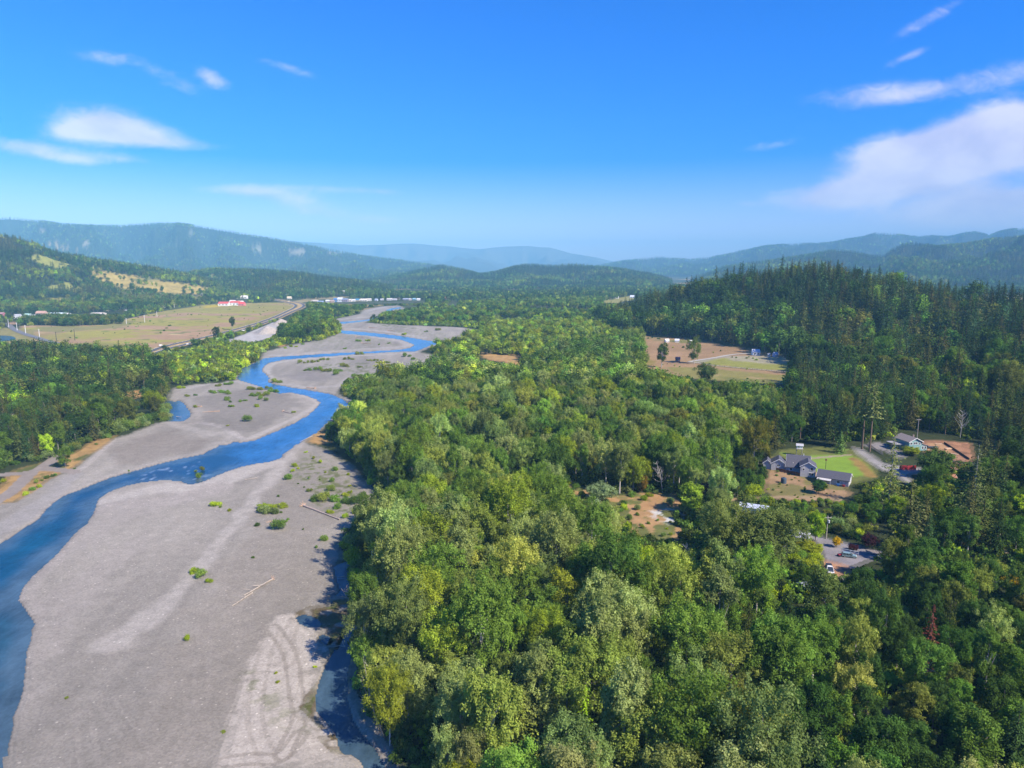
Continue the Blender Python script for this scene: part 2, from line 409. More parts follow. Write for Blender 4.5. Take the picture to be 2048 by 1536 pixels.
# ------------------------------------------------------------------ ground sheet
def make_ground():
    pr = np.arange(1960, 574, -2.1)
    rows = [G(1024, p)[1] for p in pr]
    Y = [40., 52., 64., 74.] + [r for r in rows if r > 80]
    out = [Y[0]]
    for a in Y[1:]:
        while a - out[-1] > 14: out.append(out[-1] + 14)
        if a > out[-1] + .05: out.append(a)
    while out[-1] < 22500:
        y = out[-1]
        out.append(y + (14 if y < 2700 else 26 if y < 4700 else max(26, (y - 3000) / 45)))
    Y = np.array(out)
    uc = np.linspace(-.80, .80, 660)
    edge = np.array([.86, .94, 1.05, 1.2, 1.4, 1.7, 2.1])
    U = np.concatenate([-edge[::-1], uc, edge])
    NU, NY = len(U), len(Y)
    XX = (U[None, :] * Y[:, None]).ravel(); YY = np.repeat(Y, NU)
    P = np.stack([XX, YY], 1)
    rel = relief(XX, YY)
    Z = rel + (fbm(XX / 40, YY / 40, 5, 3) - .5) * .5
    foot = np.maximum(.25, YY * 2.0 / F)         # ground size of two photo pixels
    flat = rel < 1.5
    PX, PY = PROJ(XX, YY, Z)

    def soft(sd, k=1.0, w=0.0, nz=None):
        s = sd + (0 if nz is None else nz)
        return 1 - sstep(-1, 1, s / (foot * k + w))
    n1 = fbm(XX / 9, YY / 9, 1, 4); n2 = fbm(XX / 28, YY / 60, 2, 4); n3 = fbm(XX / 3.2, YY / 3.2, 3, 3); n4 = fbm(XX / 90, YY / 90, 4, 4)
    edge_n = (n3 - .5) * 3.0 + (n1 - .5) * 3.0
    c = np.empty((len(XX), 3)); c[:] = (.040, .052, .018)
    c *= (.6 + .8 * n1)[:, None]

    def put(mask, col, var=None):
        nonlocal c
        col = np.array(col, float)
        if var is not None: col = col[None, :] * var[:, None]
        c = c * (1 - mask[:, None]) + col * mask[:, None]
    # hills: forest floor; far clearings and pasture
    put(sstep(1, 5, rel), (.030, .042, .020), .55 + .9 * n1)
    put(meadow(XX, YY) * sstep(1, 5, rel), (.30, .30, .065), .6 + .8 * n1)
    far = sstep(5200, 6500, YY) * sstep(1, 5, rel)
    tex = fbm(XX / 45, YY / 110, 41, 5)
    put(far, (.030, .044, .022), .35 + 1.3 * tex)
    for poly, col in [([(183, 540), (215, 543), (260, 549), (300, 557), (340, 564), (395, 571), (424, 578), (405, 588), (350, 588), (300, 584), (255, 581), (225, 574), (200, 566), (185, 554)], (.42, .32, .09)),
                      ([(95, 486), (120, 491), (150, 500), (155, 503), (125, 498), (100, 491)], (.42, .30, .12)),
                      ([(300, 590), (330, 586), (380, 589), (440, 598), (400, 601), (350, 598)], (.36, .30, .10)),
                      ([(420, 556), (432, 560), (436, 570), (440, 575), (425, 572), (412, 568)], (.42, .28, .13)),
                      ([(225, 575), (300, 585), (380, 590), (445, 600), (420, 608), (330, 606), (240, 598)], (.21, .20, .06)),
                      ([(575, 500), (585, 497), (605, 498), (615, 503), (600, 511), (585, 511)], (.30, .26, .17)),
                      ([(652, 502), (668, 504), (684, 507), (672, 511), (655, 508)], (.28, .25, .16)),
                      ([(500, 490), (516, 490), (526, 500), (520, 504), (505, 498)], (.25, .23, .15)),
                      ([(74, 455), (90, 457), (94, 465), (82, 464)], (.30, .25, .16)), ([(128, 483), (140, 481), (135, 487)], (.28, .25, .15)), ([(410, 566), (440, 572), (455, 586), (430, 588), (412, 580)], (.30, .27, .09)), ([(100, 600), (150, 602), (180, 606), (140, 608), (105, 606)], (.36, .28, .08)), ([(265, 560), (310, 548), (330, 556), (300, 562)], (.20, .20, .06)),
                      ([(165, 484), (178, 483), (182, 491), (170, 493)], (.30, .26, .16)), ([(372, 466), (384, 463), (380, 470)], (.22, .22, .14)),
                      ([(345, 478), (362, 484), (370, 495), (352, 490)], (.18, .18, .11))]:
        pp = np.array(poly, float)
        near_m = poly_sd(np.stack([PX, PY], 1), pp, 12) + (fbm(PX / 5, PY / 2.5, 9, 3) - .5) * 7
        put((1 - sstep(-1.0, 1.2, near_m)) * (rel > 2), col, .6 + .8 * n1)
    # valley floor beyond the river: mottled meadow and woodland floor
    vf = sstep(1500, 1700, YY) * (1 - sstep(1, 4, rel))
    put(vf, (.070, .085, .028), .6 + .8 * n4)
    put(vf * sstep(.60, .68, fbm(XX / 120, YY / 300, 8, 3)), (.34, .27, .12))
    # riverside scrub floor
    GS = poly_sd(P, GRAVEL, 60); WS = water_sd(P)
    gm = soft(GS, 1.0, 1.2, edge_n * .55) * flat
    gray = np.array([.322, .291, .243])
    flow = fbm((XX + .12 * YY) / 6, YY / 70, 15, 4); flow2 = fbm((XX + .12 * YY) / 22, YY / 160, 16, 3)
    put(gm, gray, (.80 + .40 * n2) * (.70 + .34 * flow + .26 * flow2))
    beach = gm * (1 - sstep(1.0, 9.0, WS + (n1 - .5) * 9)) * sstep(.3, .5, fbm(XX / 60, YY / 60, 14, 2))
    put(beach * .8, (.36, .325, .28))

    def band(px, w, col, amt, nz=1.0, taper=None):
        L = smooth(Gp(px), 4)
        d = line_d(P, L, w * 3 + 6)
        m = (1 - sstep(w * .45, w * 1.25, d + (n1 - .5) * w * nz + (n2 - .5) * w * nz)) * gm
        put(m * amt, col, .9 + .25 * n3)
    LT, MD = (.44, .40, .345), (.37, .33, .285)
    band([(215, 1000), (270, 985), (330, 975), (400, 975), (470, 950), (530, 932), (570, 920)], 7.5, LT, .9)
    band([(200, 1020), (260, 1005), (350, 1000), (430, 975)], 6, MD, .75)
    band([(150, 1090), (230, 1040), (330, 1005), (420, 985)], 6, MD, .5, 1.6)
    band([(60, 1300), (110, 1230), (190, 1150), (280, 1080)], 5, MD, .4, 1.8)
    band([(575, 912), (545, 955), (510, 1000), (470, 1050), (440, 1085), (410, 1122), (380, 1155), (340, 1200), (290, 1245), (235, 1285)], 4.2, LT, .66, 1.3)
    band([(600, 885), (570, 930), (540, 975), (505, 1022)], 3.0, LT, .5, 1.3)
    band([(230, 877), (200, 905), (175, 930), (152, 946)], 1.8, (.40, .36, .31), .9, .4)
    band([(150, 948), (110, 985), (50, 1030), (-30, 1075)], 4, (.34, .315, .29), .6)
    band([(120, 1110), (60, 1165), (45, 1200), (60, 1235)], 3.0, MD, .55)
    band([(330, 842), (365, 855), (400, 862), (415, 872), (440, 866), (470, 875)], 3.5, (.37, .335, .285), .8)
    band([(400, 845), (440, 852), (470, 868), (490, 878), (520, 868), (560, 850), (600, 830), (634, 806), (600, 790)], 2.6, (.42, .38, .33), .85, .6)
    band([(375, 850), (400, 842), (393, 825), (385, 815)], 2.2, (.36, .32, .27), .7)
    band([(365, 778), (420, 768), (470, 762), (510, 772)], 4.5, (.40, .37, .33), .7)
    band([(540, 758), (530, 745), (535, 733), (560, 724), (620, 717), (700, 712), (800, 707), (840, 704)], 5, (.42, .39, .34), .9, .5)
    band([(560, 768), (600, 774), (640, 775), (680, 770), (700, 757)], 5, (.38, .35, .31), .7)
    band([(545, 711), (600, 708), (700, 700), (790, 695), (815, 690), (800, 682), (760, 676), (700, 668)], 6, (.40, .37, .33), .8, .5)
    band([(690, 657), (740, 660), (800, 667), (850, 676)], 6, (.42, .39, .35), .8, .4)
    band([(668, 640), (700, 637), (735, 634)], 7, (.42, .39, .35), .7, .4)
    band([(735, 622), (770, 614), (790, 612)], 9, (.42, .39, .35), .7, .4)
    band([(860, 662), (900, 664), (945, 664)], 6, (.38, .34, .29), .6)
    # darker cobble flats
    for px, col, amt in [([(395, 795), (470, 775), (560, 790), (610, 800), (600, 820), (540, 845), (490, 865), (440, 850), (400, 830)], (.238, .213, .180), .85),
                         ([(250, 880), (330, 860), (400, 880), (380, 900), (260, 930), (190, 945)], (.250, .215, .176), .7),
                         ([(600, 900), (680, 930), (700, 960), (660, 1060), (650, 1110), (660, 1180), (560, 1230), (490, 1330), (440, 1480), (380, 1560), (250, 1560), (330, 1300), (400, 1180), (480, 1080), (560, 960)], (.286, .254, .208), .9),
                         ([(560, 752), (640, 740), (680, 748), (640, 764), (580, 762)], (.23, .207, .19), .6)]:
        put(soft(poly_sd(P, Gp(px), 30), 1, 4, (n1 - .5) * 16 + (n2 - .5) * 14) * gm * amt, col, .85 + .3 * n2)
    # fine sand by the creek with wheel tracks
    sm = soft(poly_sd(P, SAND, 20), 1, .7, edge_n * .9) * gm
    put(sm * sstep(.30, .46, fbm(XX / 5, YY / 5, 21, 4) + .12), (.46, .41, .345), .9 + .2 * n3)
    for px, w in [([(545, 1255), (570, 1290), (585, 1330), (590, 1375), (600, 1430), (580, 1480), (566, 1510)], .9), ([(590, 1240), (575, 1280), (583, 1310), (560, 1335), (520, 1337), (480, 1345)], .8),
                  ([(545, 1260), (530, 1310), (515, 1380), (512, 1450), (540, 1530)], .8), ([(600, 1470), (560, 1515), (500, 1518), (450, 1525)], 1.0), ([(640, 1290), (600, 1330), (588, 1380)], .7)]:
        d = line_d(P, smooth(Gp(px), 5), 4)
        put((1 - sstep(.1, .32, np.abs(d - w))) * sm * .55, (.26, .225, .18))
    tracks = [([(440, 1190), (418, 1215), (410, 1250), (408, 1300), (402, 1340), (404, 1380), (400, 1410), (370, 1455), (330, 1500), (300, 1560)], 1.0),
              ([(212, 1405), (240, 1440), (262, 1475), (280, 1510), (290, 1560)], 1.1), ([(405, 1400), (412, 1440), (400, 1480), (360, 1550)], 1.0), ([(165, 1430), (172, 1480), (180, 1540)], .8),
              ([(560, 1030), (530, 1060), (515, 1100), (500, 1140), (480, 1180), (470, 1230)], 1.0), ([(590, 1120), (560, 1130), (520, 1150), (490, 1190)], .9), ([(650, 1060), (600, 1070), (560, 1120), (520, 1180), (480, 1220)], .9),
              ([(495, 1340), (470, 1335), (440, 1345)], .9), ([(600, 1010), (640, 1045), (680, 1060)], 2.2), ([(580, 1000), (610, 1030), (660, 1060)], 2.0), ([(520, 1050), (500, 1080), (470, 1120), (430, 1190)], 1.0)]
    for px, w in tracks:
        d = line_d(P, smooth(Gp(px), 5), 6)
        put((1 - sstep(.12, .50, np.abs(d - w) + (n3 - .5) * .3)) * gm * .24 * sstep(.3, .6, n1), (.36, .32, .27))
    # weeds and stains on the bar
    wd = np.maximum(soft(poly_sd(P, WEED, 15), 1, 1.0, edge_n), soft(poly_sd(P, WEED2, 15), 1, 1.0, edge_n))
    put(wd * gm * sstep(.34, .5, n3), (.115, .088, .045), .6 + .9 * n3)
    put(wd * gm * sstep(.55, .68, n3) * .8, (.10, .12, .03))
    for px, amt in [([(615, 905), (660, 925), (700, 960), (720, 985), (790, 1010), (770, 1040), (700, 1040), (640, 1010), (615, 980), (590, 960)], .75), ([(740, 645), (800, 652), (860, 660), (800, 655), (760, 652)], .9),
                    ([(600, 735), (650, 728), (720, 725), (800, 735), (820, 748), (760, 748), (690, 745), (640, 745)], .6), ([(500, 1350), (540, 1380), (560, 1420), (620, 1450), (560, 1450), (520, 1400)], .6), ([(660, 660), (760, 676), (800, 690), (700, 700), (600, 703)], .25), ([(760, 655), (850, 660), (900, 670), (860, 680), (800, 668)], .35)]:
        m = soft(poly_sd(P, Gp(px), 20), 1, 3, edge_n) * gm * sstep(.50, .62, fbm(XX / 2.4, YY / 2.4, 24, 3)) * amt
        put(m, (.12, .145, .035), .7 + .6 * n1)
    # wet rim at the water
    rim = (1 - sstep(-.2, 1.1, WS + (n3 - .5) * 1.4)) * flat
    put(rim * .75 * gm, (.115, .10, .085))
    # bank of dry grass on the left, with its dirt track
    lb = soft(poly_sd(P, LEFTBANK, 25), 1, 1.0, edge_n * .8) * flat
    put(lb, (.40, .25, .095), .62 + .75 * n3)
    put(lb * sstep(.56, .66, n1), (.12, .13, .035))
    for px, w in [([(-120, 1060), (-30, 1015), (20, 985), (48, 960), (68, 943), (100, 938), (150, 945)], 2.6), ([(-200, 955), (-20, 950), (30, 948), (68, 943), (95, 928), (118, 910)], 2.4)]:
        d = line_d(P, smooth(Gp(px), 4), 8)
        put((1 - sstep(w * .8, w * 1.2, d + (n3 - .5) * .8)) * flat, (.30, .255, .215), .9 + .2 * n3)
    for px in ([(250, 784), (280, 780), (297, 786), (285, 792), (262, 800), (252, 795)], [(632, 866), (612, 884), (640, 889), (660, 885), (658, 868), (645, 862)], [(695, 825), (715, 840), (705, 848), (692, 838)],
               [(555, 690), (580, 688), (560, 694)], [(960, 706), (1000, 703), (1040, 712), (1030, 725), (985, 722), (965, 715)], [(1010, 725), (1045, 722), (1040, 735), (1015, 735)], [(1060, 690), (1090, 688), (1085, 698), (1062, 700)]):
        put(soft(poly_sd(P, Gp(px), 20), 1, 1.0, edge_n) * flat, (.44, .27, .105), .7 + .6 * n3)
    # large pasture on the left
    fm = soft(poly_sd(P, FIELD, 40), 1, 1.5, edge_n) * flat
    fa = fbm(XX / 150, YY / 70, 51, 4); fb_ = fbm(XX / 26, YY / 16, 52, 4)
    put(fm, (.425, .270, .148), .78 + .45 * fb_)
    put(fm * sstep(.46, .60, fa + (fb_ - .5) * .35), (.36, .32, .065), .8 + .4 * fb_)
    put(fm * sstep(.66, .74, fb_) * .8, (.13, .165, .03))
    for px, col, amt in [([(250, 626), (330, 620), (440, 606), (600, 611), (575, 622), (500, 624), (400, 622), (300, 632)], (.33, .29, .065), .85), ([(410, 612), (440, 609), (442, 613), (410, 616)], (.55, .42, .02), .9),
                         ([(75, 653), (200, 652), (250, 640), (270, 645), (240, 656), (120, 664), (70, 662)], (.25, .24, .075), .85), ([(60, 664), (130, 668), (170, 676), (120, 682), (80, 680)], (.30, .245, .07), .6),
                         ([(120, 690), (200, 684), (260, 690), (180, 700)], (.27, .26, .05), .8), ([(480, 656), (530, 640), (575, 624), (560, 624), (500, 642), (430, 665)], (.30, .28, .05), .8)]:
        put(soft(poly_sd(P, Gp(px), 60), 1, 6, (fb_ - .5) * 24) * fm * amt, col, .75 + .5 * fb_)
    put(soft(line_d(P, Gp([(338, 668), (355, 669), (380, 670)]), 12) - 3, 1) * fm * .9, (.60, .45, .22))
    put(fm * sstep(.1, .6, np.sin((YY - XX * .55) * .21 + fb_ * 5)) * .16, (.30, .25, .12))
    # pasture at the foot of the conifer hill
    f2 = soft(poly_sd(P, FIELD2, 40), 1, 1.5, edge_n) * flat
    put(f2, (.36, .232, .118), .75 + .5 * fbm(XX / 40, YY / 14, 55, 4))
    for px, col, amt in [([(1380, 722), (1440, 716), (1500, 712), (1590, 716), (1590, 742), (1500, 738), (1430, 732)], (.27, .28, .060), .95), ([(1440, 712), (1520, 711), (1580, 716), (1590, 728), (1520, 727), (1460, 720)], (.37, .33, .235), .85),
                         ([(1330, 735), (1400, 735), (1500, 744), (1590, 752), (1590, 772), (1450, 766), (1380, 758)], (.25, .235, .062), .9), ([(1440, 752), (1500, 758), (1570, 766), (1540, 768), (1450, 760)], (.12, .15, .04), .55),
                         ([(1283, 715), (1310, 722), (1300, 735), (1284, 735)], (.26, .22, .05), .8), ([(1285, 674), (1340, 674), (1330, 679), (1285, 679)], (.28, .22, .11), .8), ([(1310, 681), (1375, 680), (1380, 687), (1340, 684)], (.16, .19, .05), .8),
                         ([(1380, 725), (1420, 716), (1455, 711), (1450, 715), (1400, 725)], (.36, .33, .25), .9), ([(1430, 732), (1460, 733), (1450, 730)], (.46, .31, .15), .8), ([(1496, 754), (1540, 758), (1500, 757)], (.46, .30, .17), .9),
                         ([(1425, 747), (1450, 750), (1430, 752)], (.46, .30, .17), .9), ([(1300, 700), (1370, 705), (1360, 714), (1310, 712)], (.45, .285, .155), .5)]:
        put(soft(poly_sd(P, Gp(px), 60), 1, 2.5, (n1 - .5) * 8) * f2 * amt, col, .8 + .4 * n1)
    put(f2 * sstep(.2, .8, np.sin((XX * .9 + YY * .35) * .55 + n1 * 3)) * .14, (.20, .15, .07))
    # yards, lawns, drives, earthworks
    k = .6 * edge_n
    ym = soft(poly_sd(P, YARD, 25), 1, .8, k) * flat
    put(ym, (.36, .235, .125), .72 + .55 * n3); put(ym * sstep(.52, .64, n1) * .8, (.17, .17, .05))
    put(soft(poly_sd(P, Gp([(1560, 900), (1640, 893), (1720, 898), (1745, 930), (1760, 955), (1700, 968), (1660, 955), (1600, 925), (1540, 922)]), 25), 1, .8, k) * flat, (.15, .165, .042), .75 + .5 * n3)
    put(soft(poly_sd(P, LAWN, 25), 1, .6, k * .4), (.21, .33, .040), .85 + .3 * n1)
    put(soft(line_d(P, smooth(Gp([(1618, 917), (1650, 914), (1685, 911), (1700, 910)])), 8) - .7, .7, .3), (.36, .29, .21))
    put(soft(line_d(P, smooth(Gp([(1708, 918), (1725, 934), (1742, 952)])), 12) - 2.2, .7, 1, k), (.30, .20, .06), .7 + .6 * n3)
    put(soft(line_d(P, TRAIL, 10) - 1.0, .7, .6, k * .4) * flat, (.37, .27, .15), .8 + .4 * n3)
    cm = soft(poly_sd(P, CLEAR, 25), 1, .8, k) * flat
    put(cm, (.155, .165, .05), .7 + .6 * n3)
    put(cm * sstep(.50, .58, fbm(XX / 7, YY / 9, 61, 4)), (.44, .27, .125), .8 + .4 * n3)
    for px in ([(1126, 962), (1140, 966), (1150, 985), (1160, 1000), (1172, 1004), (1150, 1002), (1138, 985)], [(1268, 1012), (1300, 1006), (1350, 1006), (1340, 1012), (1290, 1018), (1276, 1022)], [(1300, 985), (1320, 988), (1335, 1000), (1308, 1002)], [(1232, 992), (1290, 996), (1280, 1000), (1236, 996)]):
        put(soft(poly_sd(P, Gp(px), 20), 1, .8, k) * flat, (.46, .27, .125), .85 + .3 * n3)
    fl = soft(poly_sd(P, Gp([(1294, 1022), (1340, 1018), (1366, 1030), (1372, 1040), (1340, 1050), (1310, 1036)]), 20), 1, 1, k) * sstep(.42, .56, n3)
    put(fl, (.62, .62, .58))
    for poly, col, vr in [(DRIVE, (.265, .245, .25), .2), (DRIVE2, (.33, .31, .285), .2), (DRIVE3, (.26, .24, .235), .2), (DIRT, (.35, .185, .10), .5), (DIRT2, (.42, .23, .13), .5), (LOT, (.47, .44, .40), .2)]:
        put(soft(poly_sd(P, poly, 25), .8, .5, k * .35) * flat, col, 1 - vr + 2 * vr * n3)
    put(soft(poly_sd(P, Gp([(1858, 886), (1892, 890), (1900, 905), (1880, 904), (1852, 900)]), 20), 1, .5, k * .4), (.47, .28, .14), .9 + .2 * n3)
    for w in (0, 3.5): put((1 - sstep(.2, .55, np.abs(line_d(P, smooth(Gp([(1890, 912), (1905, 922), (1912, 934)]), 5), 8) - 1.2 - w))) * .5, (.42, .29, .19))
    for px, col in [([(1970, 1095), (2000, 1085), (2060, 1110), (2060, 1128), (2010, 1108)], (.33, .26, .20)), ([(1738, 1398), (1768, 1404), (1800, 1428), (1792, 1438), (1750, 1424), (1736, 1412)], (.22, .13, .10)), ([(1060, 1300), (1070, 1310), (1052, 1340), (1040, 1350), (1045, 1330)], (.20, .13, .08)),
                    ([(1440, 1265), (1462, 1275), (1455, 1290), (1440, 1280)], (.20, .13, .09)), ([(0, 655), (70, 660), (70, 690), (-60, 700), (-60, 655)], (.28, .24, .08)), ([(30, 642), (60, 638), (80, 640), (50, 648), (0, 650)], (.40, .25, .14)),
                    ([(572, 608), (620, 608), (668, 615), (660, 618), (610, 612), (580, 612)], (.40, .29, .10)), ([(660, 607), (720, 609), (770, 611), (740, 613), (680, 612)], (.40, .29, .10)), ([(760, 579), (800, 580), (800, 583), (765, 583)], (.36, .27, .14)), ([(830, 583), (880, 584), (875, 588), (830, 587)], (.27, .27, .10)),
                    ([(1205, 600), (1260, 592), (1280, 597), (1240, 608), (1207, 606)], (.30, .28, .08)), ([(1216, 592), (1230, 592), (1232, 596), (1218, 597)], (.38, .26, .11)), ([(1066, 617), (1098, 618), (1094, 626), (1070, 624)], (.42, .28, .12)), ([(1140, 622), (1176, 621), (1174, 626), (1142, 627)], (.40, .27, .13)), ([(1160, 622), (1176, 622), (1170, 627)], (.38, .26, .12)), ([(955, 640), (1040, 643), (1040, 648), (960, 650)], (.25, .22, .07)), ([(985, 642), (1060, 642), (1060, 645), (985, 645)], (.33, .31, .29)), ([(870, 607), (895, 604), (890, 612), (868, 612)], (.42, .29, .12)), ([(890, 618), (915, 621), (905, 626), (890, 624)], (.42, .27, .15))]:
        put(soft(poly_sd(P, Gp(px), 40), 1, .8, k) * flat, col, .75 + .5 * n3)
    c = np.clip(c * .79, 0.004, .8)
    # river bed under the water sheet
    bed = -1.5 * sstep(0.0, 5.0, -WS) * flat
    rise = .34 * (1 - sstep(-1.0, 2.2, WS)) * flat
    Z = Z + bed
    Z = np.where((WS < 6) & flat, np.where(WS < 0, -.42 + bed, np.minimum(Z, -.42 + .30 * WS)), Z)
    # mowing stripes
    gravel_amt = gm
    idx = np.arange(NU * NY).reshape(NY, NU)
    quads = np.stack([idx[:-1, :-1], idx[:-1, 1:], idx[1:, 1:], idx[1:, :-1]], -1).reshape(-1, 4)
    qc = quads.mean(1).astype(int)
    cat = np.zeros(len(quads), int)
    q0 = quads[:, 0]
    cat[(gm[q0] > .5)] = 1
    cat[(fm[q0] > .5)] = 2
    cat[(f2[q0] > .5)] = 3
    cat[(rel[q0] > 3)] = 4
    co = np.stack([XX, YY, Z], 1)
    names = {0: "ground", 1: "gravel_bar", 2: "pasture_field", 3: "hayfield", 4: "hills"}
    for kk, nm in names.items():
        q = quads[cat == kk]
        used, inv = np.unique(q.ravel(), return_inverse=True)
        me = bpy.data.meshes.new(nm)
        me.vertices.add(len(used)); me.loops.add(q.size); me.polygons.add(len(q))
        me.vertices.foreach_set('co', co[used].astype(np.float32).ravel())
        me.loops.foreach_set('vertex_index', inv.astype(np.int32).ravel())
        me.polygons.foreach_set('loop_start', np.arange(0, q.size, 4, dtype=np.int32))
        me.polygons.foreach_set('use_smooth', np.ones(len(q), bool))
        at = me.attributes.new('tint', 'FLOAT_COLOR', 'POINT')
        at.data.foreach_set('color', np.concatenate([c[used], np.ones((len(used), 1))], 1).astype(np.float32).ravel())
        at = me.attributes.new('stones', 'FLOAT', 'POINT')
        at.data.foreach_set('value', gravel_amt[used].astype(np.float32))
        me.update()
        me.materials.append(M_ground)
        o = bpy.data.objects.new(nm, me)
        COL.objects.link(o)
        o['kind'] = 'structure'
    return None


def mat(name, col=(.5, .5, .5), rough=.7, metal=0., noise=None, spec=.3):
    m = bpy.data.materials.new(name)
    m.use_nodes = True
    t = NT(m.node_tree)
    b = t.n['Principled BSDF']
    b.inputs['Base Color'].default_value = (*col, 1)
    b.inputs['Roughness'].default_value = rough
    b.inputs['Metallic'].default_value = metal
    b.inputs['Specular IOR Level'].default_value = spec
    if noise:
        sc, amt = noise
        tcn = t.new('ShaderNodeTexCoord')
        n = t.noise(sc, 4, .6, tcn.outputs['Object'])
        t.link(t.mix(t.maprange(n, .25, .75), tuple(x * (1 - amt) for x in col), tuple(min(1, x * (1 + amt)) for x in col)), b.inputs['Base Color'])
    return m


def ground_mat():
    m = bpy.data.materials.new("earth")
    m.use_nodes = True
    t = NT(m.node_tree)
    b = t.n['Principled BSDF']
    a = t.new('ShaderNodeAttribute', attribute_name='tint')
    st = t.new('ShaderNodeAttribute', attribute_name='stones')
    g = t.new('ShaderNodeNewGeometry')
    nf = t.noise(1.6, 6, .72, g.outputs['Position'])
    nm = t.noise(.22, 4, .6, g.outputs['Position'])
    vor = t.new('ShaderNodeTexVoronoi')
    vor.inputs['Scale'].default_value = 2.2
    t.link(g.outputs['Position'], vor.inputs['Vector'])
    vsep = t.new('ShaderNodeSeparateColor'); t.link(vor.outputs['Color'], vsep.inputs[0])
    sp = t.math('MULTIPLY', t.math('SUBTRACT', vsep.outputs[0], .5), t.math('MULTIPLY', st.outputs['Fac'], .26))
    # a few bleached cobbles
    vor2 = t.new('ShaderNodeTexVoronoi'); vor2.inputs['Scale'].default_value = 1.3
    t.link(g.outputs['Position'], vor2.inputs['Vector'])
    v2 = t.new('ShaderNodeSeparateColor'); t.link(vor2.outputs['Color'], v2.inputs[0])
    wh = t.math('MULTIPLY', t.math('MULTIPLY', t.math('GREATER_THAN', v2.outputs[1], .965), t.math('LESS_THAN', vor2.outputs['Distance'], .34)), t.math('MULTIPLY', st.outputs['Fac'], .55))
    f = t.math('ADD', t.math('MULTIPLY', nf, .42), t.math('MULTIPLY', nm, .50))
    f = t.math('ADD', t.math('ADD', t.math('ADD', f, .54), sp), wh)
    t.link(t.mix(1.0, a.outputs['Color'], f, 'MULTIPLY'), b.inputs['Base Color'])
    b.inputs['Roughness'].default_value = .95
    b.inputs['Specular IOR Level'].default_value = .12
    bp = t.new('ShaderNodeBump')
    bp.inputs['Strength'].default_value = .55
    bp.inputs['Distance'].default_value = .35
    t.link(t.math('ADD', nf, t.math('MULTIPLY', sp, .5)), bp.inputs['Height'])
    t.link(bp.outputs[0], b.inputs['Normal'])
    return m


M_ground = ground_mat()
make_ground()


def mesh_obj(name, verts, faces, mats, parent=None, kind=None, smooth_=False, mi=None):
    me = bpy.data.meshes.new(name)
    me.from_pydata([tuple(v) for v in verts], [], [tuple(f) for f in faces])
    for m in (mats if isinstance(mats, (list, tuple)) else [mats]):
        me.materials.append(m)
    if smooth_: me.polygons.foreach_set('use_smooth', np.ones(len(faces), bool))
    if mi is not None: me.polygons.foreach_set('material_index', np.array(mi, np.int32))
    me.update()
    o = bpy.data.objects.new(name, me)
    COL.objects.link(o)
    if parent is not None: o.parent = parent
    if kind: o['kind'] = kind
    return o


# land behind and beside the view
mesh_obj("outlying_land", [(-24000, -24000, -3), (24000, -24000, -3), (24000, 24000, -3), (-24000, 24000, -3)], [(0, 1, 2, 3)], mat("outlying_scrub", (.06, .075, .03), .95, noise=(.02, .5)), kind='structure')


def water_mat():
    m = bpy.data.materials.new("river_water")
    m.use_nodes = True
    t = NT(m.node_tree)
    b = t.n['Principled BSDF']
    a = t.new('ShaderNodeAttribute', attribute_name='tint')
    g = t.new('ShaderNodeNewGeometry')
    mp = t.new('ShaderNodeMapping'); mp.inputs['Scale'].default_value = (1, 1, 1)
    t.link(g.outputs['Position'], mp.inputs[0])
    n1 = t.noise(.9, 5, .65, mp.outputs[0], .4)
    n2 = t.noise(.05, 3, .6, mp.outputs[0], .8)
    mp2 = t.new('ShaderNodeMapping'); mp2.inputs['Scale'].default_value = (1.0, .35, 1); mp2.inputs['Rotation'].default_value = (0, 0, .45)
    t.link(g.outputs['Position'], mp2.inputs[0])
    n3 = t.noise(.28, 5, .7, mp2.outputs[0], .8)
    f = t.math('ADD', t.math('ADD', t.math('MULTIPLY', n1, .5), t.math('MULTIPLY', n3, 1.3)), t.math('ADD', t.math('MULTIPLY', n2, 1.3), -.55))
    t.link(t.mix(1.0, a.outputs['Color'], f, 'MULTIPLY'), b.inputs['Base Color'])
    b.inputs['Roughness'].default_value = .12
    b.inputs['IOR'].default_value = 1.33
    b.inputs['Specular IOR Level'].default_value = .30
    bp = t.new('ShaderNodeBump')
    bp.inputs['Strength'].default_value = .30
    bp.inputs['Distance'].default_value = .25
    t.link(n1, bp.inputs['Height'])
    t.link(bp.outputs[0], b.inputs['Normal'])
    return m


M_water = water_mat()


